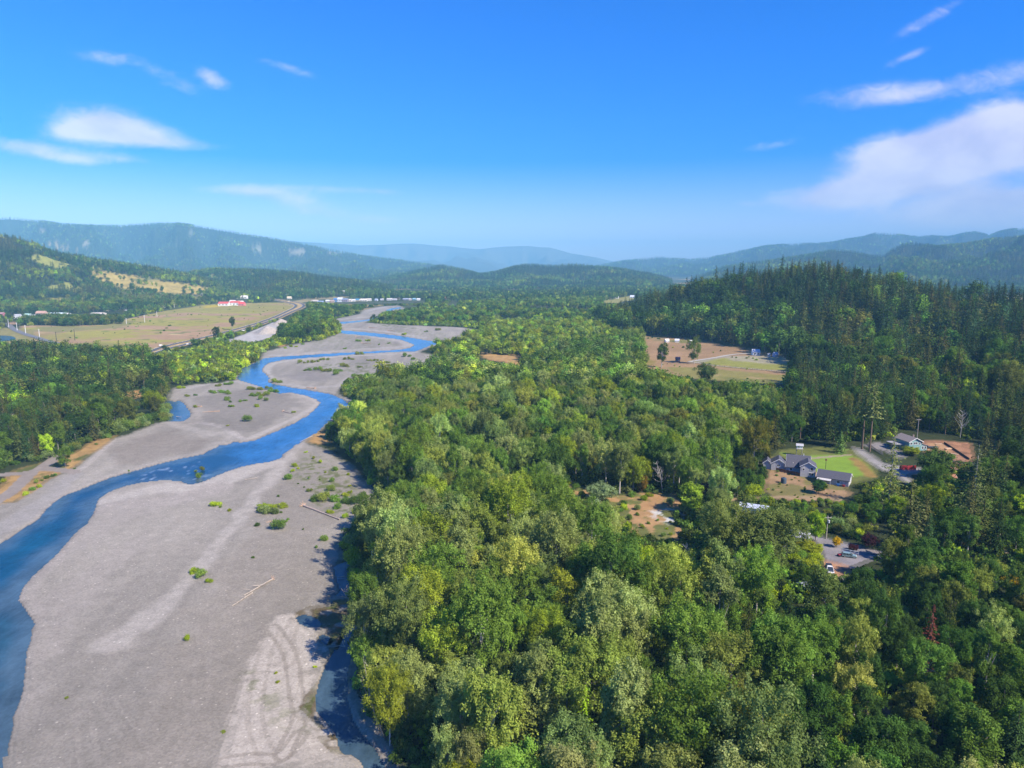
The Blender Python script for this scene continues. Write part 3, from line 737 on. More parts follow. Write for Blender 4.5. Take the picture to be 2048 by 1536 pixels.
def water_sheet(name, poly, z=-.40, res=None):
    """a water surface: a grid over the outline, its body colour deeper away from the banks"""
    lo, hi = poly.min(0) - 3, poly.max(0) + 3
    lo = np.maximum(lo, [-420, 60])
    nx = 260 if name == 'river' else 40
    if name == 'river':
        ys = np.geomspace(lo[1] + 30, hi[1] + 60, 420) - 30
        us = np.linspace(-.98, .12, nx)
        X = (us[None, :] * ys[:, None]); Yg = np.repeat(ys[:, None], nx, 1)
    else:
        X, Yg = np.meshgrid(np.linspace(lo[0], hi[0], nx), np.linspace(lo[1], hi[1], nx))
    P = np.stack([X.ravel(), Yg.ravel()], 1)
    sdw = poly_sd(P, poly, 60)
    ny = X.shape[0]
    idx = np.arange(nx * ny).reshape(ny, nx)
    q = np.stack([idx[:-1, :-1], idx[:-1, 1:], idx[1:, 1:], idx[1:, :-1]], -1).reshape(-1, 4)
    reach = 2.5 + P[:, 1] * .018
    keep = (sdw[q].min(1) < reach[q[:, 0]])
    q = q[keep]
    used, inv = np.unique(q.ravel(), return_inverse=True)
    Pu, su = P[used], sdw[used]
    n = fbm(Pu[:, 0] / 9, Pu[:, 1] / 16, 71, 4)
    deep = sstep(.5, 9, -su + (n - .5) * 8)
    col = np.outer(1 - deep, (.05, .088, .12)) + np.outer(deep, (.003, .035, .085))
    if name == 'river':
        # the teal pool and the dark riffle in the near reach
        px, py = PROJ(Pu[:, 0], Pu[:, 1], np.zeros(len(Pu)))
        teal = np.exp(-(((px - 90) / 90) ** 2 + ((py - 1090) / 55) ** 2)) * deep
        col = col * (1 - teal[:, None] * .7) + np.outer(teal * .7, (.002, .075, .135))
        teal = np.exp(-(((px - 15) / 30) ** 2 + ((py - 1330) / 170) ** 2)) * deep
        col = col * (1 - teal[:, None] * .7) + np.outer(teal * .7, (.002, .065, .09))
        shal = np.exp(-(((px - 10) / 40) ** 2 + ((py - 1250) / 50) ** 2))
        col = col * (1 - shal[:, None] * .4) + np.outer(shal * .4, (.04, .08, .11))
        rif = sstep(.2, .7, np.exp(-(((px - 330) / 75) ** 2 + ((py - 945 + (px - 330) * .25) / 13) ** 2)) + (n - .5) * .5)
        col = col * (1 - rif[:, None] * .75) + np.outer(rif * .75, (.006, .03, .075))
        foam = rif * sstep(.60, .72, fbm(Pu[:, 0] / 2.2, Pu[:, 1] / 3.5, 73, 3))
        foam = np.maximum(foam, .8 * np.exp(-(((px - 392) / 26) ** 2 + ((py - 952) / 14) ** 2)) * sstep(.55, .66, fbm(Pu[:, 0] / 2.5, Pu[:, 1] / 3.5, 74, 3)))
        foam = np.maximum(foam, .7 * np.exp(-(((px - 640) / 40) ** 2 + ((py - 797) / 10) ** 2)) * sstep(.58, .68, fbm(Pu[:, 0] / 5, Pu[:, 1] / 4, 75, 3)))
        col = col * (1 - foam[:, None] * .6) + np.outer(foam * .6, (.30, .36, .42))
        open_ = sstep(430, 520, px) * (1 - sstep(930, 960, py))  # paler sky reflection of the bend and farther reach, mixed into the body colour
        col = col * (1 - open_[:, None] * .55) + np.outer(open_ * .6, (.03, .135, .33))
    elif name != 'backwater_pool':
        col = col * .85
    o = mesh_obj(name, np.concatenate([Pu, np.full((len(Pu), 1), z)], 1), inv.reshape(-1, 4), M_water, kind='structure', smooth_=True)
    at = o.data.attributes.new('tint', 'FLOAT_COLOR', 'POINT')
    at.data.foreach_set('color', np.concatenate([col, np.ones((len(col), 1))], 1).astype(np.float32).ravel())
    return o


water_sheet('river', WATER)
water_sheet('backwater_pool', POND)
for c_ in CREEKS:
    water_sheet('creek_water', c_)

# ------------------------------------------------------------------ air
hz = bpy.data.materials.new("haze_air")
hz.use_nodes = True
ht = NT(hz.node_tree)
ht.n.clear()
h_o = ht.new('ShaderNodeOutputMaterial')
h_v = ht.new('ShaderNodeVolumePrincipled')
h_v.inputs['Color'].default_value = (.30, .72, 1.0, 1)
h_v.inputs['Density'].default_value = 0.95e-4
h_v.inputs['Anisotropy'].default_value = -0.25
ht.link(h_v.outputs[0], h_o.inputs['Volume'])
B0, B1 = -25500, 25500
hzv = [(x, y, z) for z in (-5.0, 1010.0) for y in (B0, B1) for x in (B0, B1)]
mesh_obj("haze", hzv, [(0, 2, 3, 1), (4, 5, 7, 6), (0, 1, 5, 4), (2, 6, 7, 3), (0, 4, 6, 2), (1, 3, 7, 5)], hz, kind='stuff')


# ------------------------------------------------------------------ foliage meshes
def leaf_mat(name, trans=.28, var=.55):
    m = bpy.data.materials.new(name)
    m.use_nodes = True
    t = NT(m.node_tree)
    t.n.clear()
    out = t.new('ShaderNodeOutputMaterial')
    tone = t.new('ShaderNodeAttribute', attribute_name='tone', attribute_type='INSTANCER')
    lv = t.new('ShaderNodeAttribute', attribute_name='leaf_var')
    f = t.math('ADD', t.math('MULTIPLY', lv.outputs['Fac'], var * 2), 1 - var)
    col = t.mix(1.0, tone.outputs['Color'], f, 'MULTIPLY')
    d = t.new('ShaderNodeBsdfDiffuse')
    tr = t.new('ShaderNodeBsdfTranslucent')
    t.link(col, d.inputs[0])
    t.link(t.mix(1.0, col, (1.25, 1.3, .55), 'MULTIPLY'), tr.inputs[0])
    mx = t.new('ShaderNodeMixShader')
    mx.inputs[0].default_value = trans
    t.link(d.outputs[0], mx.inputs[1]); t.link(tr.outputs[0], mx.inputs[2])
    t.link(mx.outputs[0], out.inputs[0])
    return m


M_leaf = leaf_mat("broad_leaves", .36)
M_needle = leaf_mat("needles", .12, .5)
M_bark = mat("grey_bark", (.26, .23, .20), .9, noise=(3, .35))
M_bark_pale = mat("pale_bark", (.46, .43, .39), .9, noise=(3, .25))
M_bark_red = mat("brown_bark", (.16, .11, .08), .9, noise=(3, .35))


def unit(v):
    return v / np.maximum(np.linalg.norm(v, axis=-1, keepdims=True), 1e-9)


def quads_from(centre, normal, size, aspect, rng, along=None):
    """leaf quads round centres, facing normal; along = direction of the long axis"""
    n = len(centre)
    nrm = unit(normal)
    a = rng.normal(size=(n, 3)) if along is None else along
    t = unit(a - (a * nrm).sum(1, keepdims=True) * nrm)
    b = np.cross(nrm, t)
    L = (size * .5)[:, None]; S = (size * .5 * aspect)[:, None]
    v = np.stack([centre - t * L, centre + b * S - t * L * .1, centre + t * L, centre - b * S - t * L * .1], 1)
    return v.reshape(-1, 3)


def tube_geo(path, r0, r1, k=5):
    path = np.asarray(path, float)
    n = len(path)
    V = []
    for i, p in enumerate(path):
        d = path[min(i + 1, n - 1)] - path[max(i - 1, 0)]
        d = d / max(np.linalg.norm(d), 1e-9)
        a = np.cross(d, [0.3, 0.9, 0.1]); a /= max(np.linalg.norm(a), 1e-9)
        b = np.cross(d, a)
        r = r0 + (r1 - r0) * i / (n - 1)
        for j in range(k):
            an = 2 * math.pi * j / k
            V.append(p + r * (math.cos(an) * a + math.sin(an) * b))
    Fc = [(i * k + j, i * k + (j + 1) % k, (i + 1) * k + (j + 1) % k, (i + 1) * k + j) for i in range(n - 1) for j in range(k)]
    return np.array(V), Fc


def limbs_geo(tubes, k=5):
    V, Fc, o = [], [], 0
    for path, r0, r1 in tubes:
        v, f = tube_geo(path, r0, r1, k)
        V.append(v); Fc += [tuple(i + o for i in q) for q in f]; o += len(v)
    return np.concatenate(V), np.array(Fc)


def build_mesh(name, V, Q, mats, lv=None, mi=None):
    me = bpy.data.meshes.new(name)
    me.vertices.add(len(V)); me.loops.add(Q.size); me.polygons.add(len(Q))
    me.vertices.foreach_set('co', V.astype(np.float32).ravel())
    me.loops.foreach_set('vertex_index', Q.astype(np.int32).ravel())
    me.polygons.foreach_set('loop_start', np.arange(0, Q.size, Q.shape[1], dtype=np.int32))
    if mi is not None: me.polygons.foreach_set('material_index', mi.astype(np.int32))
    if lv is not None:
        at = me.attributes.new('leaf_var', 'FLOAT', 'POINT')
        at.data.foreach_set('value', lv.astype(np.float32))
    for m in mats: me.materials.append(m)
    me.update()
    return me


class Tree:
    """crown, trunk and joined meshes of one tree shape; unit = metres at scale 1"""
    def __init__(s, name, crownV, lv, tubes, leafm, barkm, h, r):
        nq = len(crownV) // 4
        Q = np.arange(nq * 4).reshape(-1, 4)
        s.h, s.r = h, r
        s.crown = build_mesh(name + "_crown", crownV, Q, [leafm], np.repeat(lv, 4))
        tv, tf = limbs_geo(tubes, 5)
        s.trunk = build_mesh(name + "_trunk", tv, tf, [barkm])
        s.full = build_mesh(name + "_whole", np.concatenate([crownV, tv]), np.concatenate([Q, tf + nq * 4]), [leafm, barkm],
                            np.concatenate([np.repeat(lv, 4), np.full(len(tv), .5)]), np.concatenate([np.zeros(nq), np.ones(len(tf))]))


def broadleaf(name, seed, h=17., rx=5.2, rz=6.6, base=.30, nl=20, n=5200, size=.62, upright=1.35, barkm=None, skirt=.25):
    rng = np.random.default_rng(seed)
    cz = h - rz
    d = unit(rng.normal(size=(nl, 3)))
    d[:, 2] = d[:, 2] * 1.05 + .02
    rad = rng.uniform(.42, .80, nl)[:, None]
    lob = d * rad * np.array([rx, rx, rz])
    lob[0] = (rng.uniform(-.6, .6), rng.uniform(-.6, .6), rz * .72)
    lr = rng.uniform(.22, .42, nl) * rx * (20 / nl) ** .22 * (1 - .25 * np.abs(lob[:, 2]) / rz)
    lob[:, 2] += cz
    # a lopsided outline, with small plumes standing out of it
    ax = rng.uniform(0, 6.28); sq = rng.uniform(.08, .22)
    lob[:, 0] *= 1 + sq * math.cos(ax); lob[:, 1] *= 1 - sq * math.cos(ax)
    npl = int(nl * .7)
    dp = unit(rng.normal(size=(npl, 3))); dp[:, 2] = np.abs(dp[:, 2]) * .9 + .05
    plume = dp * rng.uniform(.78, 1.10, npl)[:, None] * np.array([rx, rx, rz]) + [0, 0, cz]
    lob = np.concatenate([lob, plume]); lr = np.concatenate([lr, rng.uniform(.12, .21, npl) * rx])
    up = np.concatenate([np.full(nl, upright), np.full(npl, upright * 1.35)])
    m_ = len(lob)
    w = lr ** 1.8; w /= w.sum()
    nt = max(30, n // 11)
    k = rng.choice(m_, nt, p=w)
    dr = unit(rng.normal(size=(nt, 3)))
    dr[:, 2] = np.where(dr[:, 2] < -.3, -dr[:, 2], dr[:, 2])
    tw = lob[k] + dr * (lr[k] * (rng.uniform(.3, 1.15, nt) ** .5))[:, None] * np.stack([np.ones(nt), np.ones(nt), up[k]], 1)
    tv = np.clip(rng.normal(size=nt) * .15 + (rng.random(m_)[k] - .5) * .40, -.46, .46)
    q = rng.integers(0, nt, n)
    out_ = dr[q] * .6 + np.array([0, 0, .75])
    pos = tw[q] + rng.normal(size=(n, 3)) * size * .62 + out_ * rng.uniform(-.2, 1.0, n)[:, None] * size * 1.5
    nrm = dr[q] + rng.normal(size=(n, 3)) * .48 + np.array([0, 0, .35])
    sz = size * rng.uniform(.6, 1.3, n)
    lvv = np.clip(.5 + tv[q] + rng.normal(size=n) * .10, 0.02, 1)
    V = quads_from(pos, nrm, sz, rng.uniform(.5, .8, n), rng)
    lean = rng.uniform(-.5, .5, 2)
    tubes = [([(0, 0, -.5), (lean[0] * .3, lean[1] * .3, h * .25), (lean[0], lean[1], h * .5), (lean[0] * 1.3, lean[1] * 1.3, h * .82)], .32 * h / 17, .07)]
    for i in range(min(nl, 9)):
        z0 = h * rng.uniform(.25, .6)
        s0 = np.array([lean[0], lean[1], z0])
        e = lob[i]
        mid = (s0 + e) / 2 + rng.normal(size=3) * .4
        tubes.append(([s0, mid, e], .13 * h / 17, .03))
    return Tree(name, V, lvv, tubes, M_leaf, barkm or M_bark, h, rx)


def conifer(name, seed, h=30., rad=4.6, base=.12, step=.95, nb=9, size=1.15, droop=.35, power=.85, ragged=.25, per=6, barkm=None, dead=0.0):
    rng = np.random.default_rng(seed)
    C, N, A, S, LV = [], [], [], [], []
    tubes = [([(0, 0, -.5), (0, 0, h * .5), (0, 0, h * .98)], .42 * h / 30, .04)]
    z = h * base
    while z < h * .985:
        t = (z - h * base) / (h * (1 - base))
        rr = rad * (1 - t) ** power * (0.55 + .45 * min(1, t * 6 + .3))
        m = max(4, int(nb * (.55 + .45 * (1 - t))))
        off = rng.uniform(0, 6.28)
        for j in range(m):
            if rng.random() < dead: continue
            an = off + 6.283 * j / m + rng.normal() * .25
            L = rr * rng.uniform(1 - ragged * 1.6, 1 + ragged) + .25
            dirv = np.array([math.cos(an), math.sin(an), 0])
            dz = -droop * rng.uniform(.5, 1.4)
            kk = max(2, int(per * L / rad + 1.6))
            lvb = np.clip(.5 + rng.normal() * .17, .05, 1)
            for q in range(kk):
                f = (q + .55 + rng.uniform(-.3, .3)) / kk
                p = dirv * L * f + np.array([0, 0, z + dz * L * f + .30 * L * f * f * .5 + rng.normal() * .12])
                p[:2] += rng.normal(size=2) * .18 * L * .3
                C.append(p)
                al = dirv + np.array([-dirv[1], dirv[0], 0]) * rng.normal() * .6 + np.array([0, 0, dz * .8 + rng.normal() * .15])
                A.append(al)
                N.append(np.array([0, 0, 1.0]) + dirv * .45 + rng.normal(size=3) * .45)
                S.append(size * rng.uniform(.65, 1.3) * (.55 + .6 * (1 - t)))
                LV.append(np.clip(lvb + .22 * (f - .5) + rng.normal() * .08, .03, 1))
            if rng.random() < .12 and name.startswith('ragged'):
                tubes.append(([(0, 0, z), dirv * L * .6 + np.array([0, 0, z + dz * L * .4])], .05, .015))
        z += step * rng.uniform(.75, 1.25) * (1 - .45 * t)
    C, N, A, S, LV = map(np.array, (C, N, A, S, LV))
    V = quads_from(C, N, S, np.random.default_rng(seed).uniform(.42, .7, len(C)), rng, A)
    return Tree(name, V, LV, tubes, M_needle, barkm or M_bark_red, h, rad)


def shrub(name, seed, h=2.6, r=2.2, n=1100, size=.34, nl=9):
    rng = np.random.default_rng(seed)
    an = rng.uniform(0, 6.28, nl); rd = r * .62 * np.sqrt(rng.random(nl))
    lob = np.stack([np.cos(an) * rd, np.sin(an) * rd, rng.uniform(.0, .48, nl) * h], 1)
    lr = rng.uniform(.32, .5, nl) * r
    k = rng.integers(0, nl, n)
    dr = unit(rng.normal(size=(n, 3))); dr[:, 2] = np.where(dr[:, 2] < -.45, -dr[:, 2], dr[:, 2])
    pos = lob[k] + dr * (lr[k] * rng.uniform(.5, 1.1, n))[:, None] * np.array([1, 1, h / r * .55 + .2])
    pos[:, 2] = np.maximum(pos[:, 2], .08)
    up = rng.random(n) < .3
    pos[up, 2] += rng.uniform(0, .25, up.sum()) * h
    nrm = dr + rng.normal(size=(n, 3)) * .7
    V = quads_from(pos, nrm, size * rng.uniform(.6, 1.4, n), rng.uniform(.4, .7, n), rng, np.tile([0, 0, 1.], (n, 1)) + rng.normal(size=(n, 3)) * .7)
    lvv = np.clip(.5 + rng.normal(size=n) * .15 + (rng.random(nl)[k] - .5) * .3, .03, 1)
    tubes = [([(0, 0, -.2), lob[i] * .6, lob[i]], .05, .015) for i in range(min(nl, 5))]
    return Tree(name, V, lvv, tubes, M_leaf, M_bark, h, r)


# near shapes
COTTON = [broadleaf("cottonwood", 100 + i, h=17 + i % 3, rx=[6.0, 4.3, 6.6, 5.7, 3.7, 6.2][i], rz=[8.0, 8.4, 7.8, 8.6, 8.4, 8.0][i], nl=[34, 28, 40, 32, 24, 36][i], n=[19000, 16000, 21000, 17500, 14000, 20000][i], size=.37, barkm=M_bark_pale) for i in range(6)]
ALDER = [broadleaf("alder", 200 + i, h=14, rx=[4.8, 4.3, 5.4, 4.0][i], rz=[6.6, 6.7, 6.3, 6.8][i], nl=[28, 24, 32, 22][i], n=[13500, 12000, 15000, 11500][i], size=.37, upright=1.15) for i in range(4)]
FIR = [conifer("fir", 300, 29, 6.8, per=9, size=1.0, nb=12, power=.75), conifer("fir", 301, 29, 8.0, droop=.5, ragged=.42, nb=12, per=10, size=1.0, power=.7), conifer("fir", 302, 28, 5.8, power=.65, per=9, size=1.0, nb=12, ragged=.35), conifer("ragged_fir", 303, 32, 6.6, base=.3, ragged=.55, nb=9, step=1.15, droop=.45, per=9, power=.65), conifer("fir", 304, 22, 7.6, base=.03, power=.8, nb=13, per=10, size=1.0, ragged=.35)]
WILLOW = [shrub("willow", 400 + i, h=[2.6, 3.2, 2.1, 3.8][i], r=[2.3, 2.0, 2.4, 2.6][i], nl=[9, 8, 10, 11][i], n=[1500, 1400, 1300, 1900][i]) for i in range(4)]
# far shapes, fewer and larger leaves
COTTON_F = [broadleaf("far_cottonwood", 500 + i, h=17, rx=[5.4, 4.8, 6.0][i], rz=[6.8, 7.2, 6.4][i], nl=14, n=900, size=1.35) for i in range(3)]
ALDER_F = [broadleaf("far_alder", 520 + i, h=13, rx=[4.6, 4.0, 5.2][i], rz=[6.0, 6.2, 5.6][i], nl=12, n=700, size=1.30, upright=1.1) for i in range(3)]
FIR_F = [conifer("far_fir", 540 + i, [30, 27, 34, 25, 31][i], [8.2, 9.8, 7.0, 8.8, 8.0][i], step=1.8, nb=9, per=5, size=2.1, ragged=.5, power=[.6, .45, .66, .52, .85][i], droop=[.35, .2, .5, .3, .4][i]) for i in range(5)]
WILLOW_F = [shrub("far_willow", 560 + i, h=3.4, r=2.8, n=320, size=.85, nl=8) for i in range(3)]
FIR_X = [conifer("hill_fir", 580 + i, 24, [4.8, 5.6][i], step=4.0, nb=5, per=2, size=4.2) for i in range(2)]
ROUND_X = [broadleaf("hill_broadleaf", 590 + i, h=14, rx=6.0, rz=6.2, nl=8, n=110, size=3.2) for i in range(2)]

# leaf colours: (name for the label, colour)
LIVE = np.array([1.90, 2.06, 1.34])
T_COT = [("pale olive", (.150, .165, .048)), ("silvery green", (.150, .170, .078)), ("mid green", (.092, .132, .030)), ("yellow green", (.150, .172, .026)), ("grey green", (.108, .128, .056)), ("deep green", (.062, .098, .026))]
T_ALD = [("deep green", (.048, .086, .024)), ("mid green", (.074, .118, .026)), ("dull olive", (.092, .098, .030)), ("dark green", (.034, .062, .020)), ("yellow green", (.150, .180, .018))]
T_FIR = [("blackish green", (.026, .046, .022)), ("dark green", (.034, .060, .026)), ("olive green", (.062, .076, .026)), ("bluish green", (.030, .056, .034)), ("brownish green", (.074, .070, .032))]
T_WIL = [("mid green", (.086, .125, .034)), ("olive", (.120, .130, .036)), ("grey green", (.108, .132, .066)), ("dark green", (.050, .080, .024)), ("yellow green", (.165, .190, .018))]


T_ALD = [(a, tuple(v * .88 for v in b)) for a, b in T_ALD]
T_FIR = [(a, tuple(v * .70 for v in b)) for a, b in T_FIR]


# ------------------------------------------------------------------ where plants grow
KEEP = [Gp(p) for p in [
    [(1540, 912), (1600, 888), (1700, 885), (1752, 905), (1748, 945), (1712, 985), (1690, 1002), (1640, 1000), (1540, 992)],
    [(1560, 1058), (1600, 1060), (1640, 1072), (1730, 1096), (1716, 1122), (1700, 1150), (1650, 1158), (1640, 1118), (1590, 1085)],
    [(1782, 862), (1945, 874), (1946, 905), (1915, 936), (1880, 900), (1790, 902)],
    [(1800, 920), (1838, 926), (1840, 950), (1822, 966), (1796, 950)], [(1704, 886), (1745, 890), (1760, 920), (1752, 936), (1700, 896)],
    [(1290, 676), (1400, 684), (1570, 712), (1574, 764), (1400, 754), (1325, 738), (1296, 730)],
    [(1468, 1000), (1528, 1018), (1520, 1036), (1470, 1018)],
    [(1128, 958), (1160, 966), (1230, 990), (1340, 990), (1366, 1010), (1366, 1050), (1330, 1074), (1280, 1060), (1220, 1010), (1150, 1000)],
    [(1738, 1396), (1800, 1426), (1790, 1440), (1736, 1414)], [(1974, 1096), (2000, 1088), (2050, 1112), (2040, 1124)],
    [(66, 660), (215, 652), (262, 640), (400, 616), (560, 608), (592, 612), (560, 628), (480, 656), (350, 688), (250, 686), (130, 678)],
    [(292, 706), (350, 692), (420, 674), (420, 680), (330, 708)], [(430, 668), (480, 655), (545, 636), (548, 640), (470, 668)],
    [(480, 680), (545, 648), (555, 662), (520, 682)], [(22, 642), (42, 650), (74, 676), (60, 678), (24, 652)],
    [(0, 672), (32, 674), (30, 680), (0, 680)], [(572, 604), (600, 604), (612, 616), (596, 616)], [(600, 592), (850, 592), (850, 605), (690, 608), (600, 600)],
    [(955, 706), (1040, 708), (1040, 730), (960, 720)], [(250, 780), (296, 780), (284, 796), (254, 796)],
    [(344, 804), (366, 804), (380, 826), (362, 842), (344, 842)], [(672, 1132), (694, 1126), (690, 1186), (680, 1186)], [(640, 1340), (676, 1300), (684, 1350), (684, 1430), (700, 1470), (690, 1480), (644, 1412)], [(1905, 965), (1935, 968), (1920, 990), (1900, 985)],
    [(1205, 602), (1262, 593), (1266, 600), (1240, 606), (1210, 606)], [(436, 602), (496, 598), (496, 610), (440, 610)],
]]
RIVERBED_KEEP = Gp([(p[0], p[1]) for p in GRAVEL_PX])


def blocks_view(x, y, zb, h, r, polys):
    """does the crown of a plant cover something the photograph shows?"""
    bad = np.zeros(len(x), bool)
    for f in (.25, .55, .8, 1.0):
        for s in (-.75, 0, .75):
            z = zb + h * f
            X = x + s * r * (.6 if f == 1.0 else 1.0)
            k = HC / np.maximum(HC - z, 1.0)       # where the sight line through this point meets the valley floor
            Q = np.stack([X * k, y * k], 1)
            for p in polys:
                bad |= inside(Q, p)
    return bad


SUNLIT = [DRIVE, DIRT, DIRT2, CLEAR, Gp([(1560, 905), (1700, 905), (1740, 945), (1700, 985), (1600, 985), (1540, 940)]), Gp([(1285, 690), (1400, 690), (1560, 715), (1560, 760), (1400, 750)]), Gp([(640, 1100), (684, 1110), (676, 1130), (690, 1190), (640, 1240), (600, 1200)])]


def shades(x, y, h, r):
    """does the plant's shadow fall on ground that the photograph shows in full sun?"""
    bad = np.zeros(len(x), bool)
    k = 1 / math.tan(SUN_EL)
    for f in (.35, .6, .85):
        for o in (-.5, .5):
            Q = np.stack([x - h * f * k * math.cos(SUN_AZ) + o * r * math.sin(SUN_AZ), y - h * f * k * math.sin(SUN_AZ) + o * r * math.cos(SUN_AZ)], 1)
            for p in SUNLIT: bad |= inside(Q, p)
    return bad


def hexpts(lo, hi, s, rng):
    nx, ny = int((hi[0] - lo[0]) / s) + 2, int((hi[1] - lo[1]) / (s * .866)) + 2
    X, Y = np.meshgrid(np.arange(nx), np.arange(ny))
    x = lo[0] + (X + .5 * (Y % 2)) * s; y = lo[1] + Y * s * .866
    p = np.stack([x.ravel(), y.ravel()], 1)
    return p + rng.uniform(-.42, .42, p.shape) * s


UNDER = []
PLANTS = {k: [] for k in ('cottonwood', 'alder', 'fir', 'willow')}


def sow(px_poly, spacing, mixf, avoid=(), keepview=True, world=None, size=1.0, clump=None, flat_only=True, thin=1.0, clear=0.0, under=None):
    """plants on a piece of ground; mixf(rng, x, y) -> (species, scale, tone index arrays)"""
    poly = Gp(px_poly) if world is None else world
    p = hexpts(poly.min(0), poly.max(0), spacing, RNG)
    p = p[inside(p, poly)]
    if clump is not None:
        sc, lo, hi = clump
        n = fbm(p[:, 0] / sc, p[:, 1] / sc, 91, 3)
        p = p[RNG.random(len(p)) < sstep(lo, hi, n)]
    if thin < 1: p = p[RNG.random(len(p)) < thin]
    for a in avoid: p = p[~inside(p, a)]
    if flat_only: p = p[relief(p[:, 0], p[:, 1]) < 3]
    if not len(p): return
    p = p[poly_sd(p, GRAVEL, 8) > clear] if clear is not None else p
    if not len(p): return
    if under is not None:
        q = hexpts(poly.min(0), poly.max(0), under, RNG)
        q = q[inside(q, poly)]
        for a in avoid: q = q[~inside(q, a)]
        q = q[poly_sd(q, GRAVEL, 8) > .5]
        UNDER.append(np.column_stack([q, GZ(q[:, 0], q[:, 1]), RNG.uniform(.55, 1.35, len(q)), RNG.choice(5, len(q), p=[.34, .12, .10, .36, .08]), RNG.random(len(q)) * 6.283]))
    sp, scl, tn = mixf(RNG, p)
    dims = {'cottonwood': (17.5, 5), 'alder': (14, 4.3), 'fir': (30, 4.6), 'willow': (2.8, 2.3)}
    gd = poly_sd(p, GRAVEL, 14)
    scl = scl * np.where((gd < 11) & (sp != 'willow'), .62 + .034 * gd, 1.0)
    for k in PLANTS:
        m = sp == k
        if not m.any(): continue
        q, s, t = p[m], scl[m] * size, tn[m]
        z = GZ(q[:, 0], q[:, 1])
        if keepview:
            b = blocks_view(q[:, 0], q[:, 1], z, dims[k][0] * s, dims[k][1] * s, KEEP)
            b |= shades(q[:, 0], q[:, 1], dims[k][0] * s, dims[k][1] * s) & (RNG.random(len(q)) < .85) & (dims[k][0] * s > 5)
            q, s, t, z = q[~b], s[~b], t[~b], z[~b]
        PLANTS[k].append(np.column_stack([q, z, s, t, RNG.random(len(q)) * 6.283]))


BRIGHT = dict(cottonwood=[5, 2, 4, 0, 1, 3], alder=[3, 0, 2, 1, 4], fir=[0, 3, 1, 2, 4], willow=[3, 0, 2, 1, 4])


def mixer(weights, scales, tones, drift=24, tone_drift=None):
    """weights {species: share}; scales {species: (lo, hi)}; tones {species: list of tone weights}"""
    ks = list(weights)
    w = np.array([weights[k] for k in ks]); w = w / w.sum()

    def f(rng, p):
        n = len(p)
        # species come in drifts
        pd = fbm(p[:, 0] / drift, p[:, 1] / drift, 123, 3)
        pd = np.argsort(np.argsort(pd)) / n
        r = pd * (.45 if drift < 30 else .62) + rng.random(n) * (.55 if drift < 30 else .38)
        r = np.argsort(np.argsort(r)) / n
        sp = np.array(ks)[np.minimum(np.searchsorted(np.cumsum(w), r), len(ks) - 1)]
        sc = np.empty(n); tn = np.empty(n)
        g = np.clip(fbm(p[:, 0] / 40, p[:, 1] / 40, 321, 3) + rng.normal(size=n) * .12, 0, 1)
        for k in ks:
            m = sp == k
            lo, hi = scales[k]
            sc[m] = lo + (hi - lo) * np.clip(.5 + (g[m] - .5) * 1.3 + rng.normal(size=m.sum()) * .16, 0, 1)
            tw = np.array(tones[k], float)
            if tone_drift is None:
                tn[m] = rng.choice(len(tw), m.sum(), p=tw / tw.sum())
            else:
                o_ = np.array(BRIGHT[k]); q_ = fbm(p[m, 0] / tone_drift, p[m, 1] / tone_drift, 555, 3) + rng.normal(size=m.sum()) * .07
                q_ = (np.argsort(np.argsort(q_)) + .5) / max(m.sum(), 1)
                tn[m] = o_[np.minimum(np.searchsorted(np.cumsum(tw[o_] / tw.sum()), q_), len(tw) - 1)]
        return sp, sc, tn
    return f


ALLCUT = [Gp([(1938, 876), (2000, 880), (2000, 930), (1935, 945)]), YARD, CLEAR, DRIVE, DRIVE2, DRIVE3, DIRT, DIRT2, FIELD, FIELD2, LOT, Gp([(1560, 900), (1640, 893), (1720, 898), (1745, 930), (1760, 955), (1700, 968), (1660, 955), (1600, 925), (1540, 922)])]
EDGE = [(690, 1900), (760, 1620), (752, 1520), (735, 1470), (714, 1425), (708, 1380), (716, 1310), (722, 1250), (712, 1190), (712, 1150), (716, 1110), (712, 1070), (740, 1048), (790, 1030), (806, 1005), (745, 968), (728, 935), (700, 912), (670, 888), (655, 868), (665, 850), (700, 836)]
tn_cot = [4, 5, 5, 1.1, 5, 1.8]
# A near forest
sow(EDGE[:9] + [(760, 1150), (900, 1120), (1100, 1090), (1400, 1090), (1560, 1110), (1640, 1190), (1640, 1400), (1560, 1500), (1560, 2100), (690, 2100)], 8.9,
    mixer(dict(cottonwood=.68, alder=.19, fir=.07, willow=.06), dict(cottonwood=(.82, 1.40), alder=(.75, 1.25), fir=(.42, .60), willow=(1.4, 2.2)), dict(cottonwood=tn_cot, alder=[2, 4, 2, 1, 2.2], fir=[0, 1, 3, 0, 0], willow=[2, 2, 1, 1, 1])), ALLCUT, under=3.6)
# B mid forest
sow(EDGE[9:] + [(712, 815), (735, 775), (830, 757), (890, 735), (930, 720), (1040, 735), (1160, 745), (1290, 740), (1400, 770), (1560, 785), (1570, 850), (1520, 900), (1440, 930), (1430, 990), (1470, 1045), (1560, 1075), (1560, 1120), (1400, 1100), (1100, 1095), (900, 1125), (760, 1155)], 8.2,
    mixer(dict(cottonwood=.60, alder=.27, fir=.05, willow=.08), dict(cottonwood=(.62, 1.05), alder=(.6, 1.0), fir=(.4, .75), willow=(1.3, 2.2)), dict(cottonwood=[3.5, 2.2, 6, 1.6, 3.5, 3], alder=[4, 4, 2, 2, 1], fir=[1, 2, 3, 1, 0], willow=[2, 2, 2, 1, 1])), ALLCUT, under=4.2)
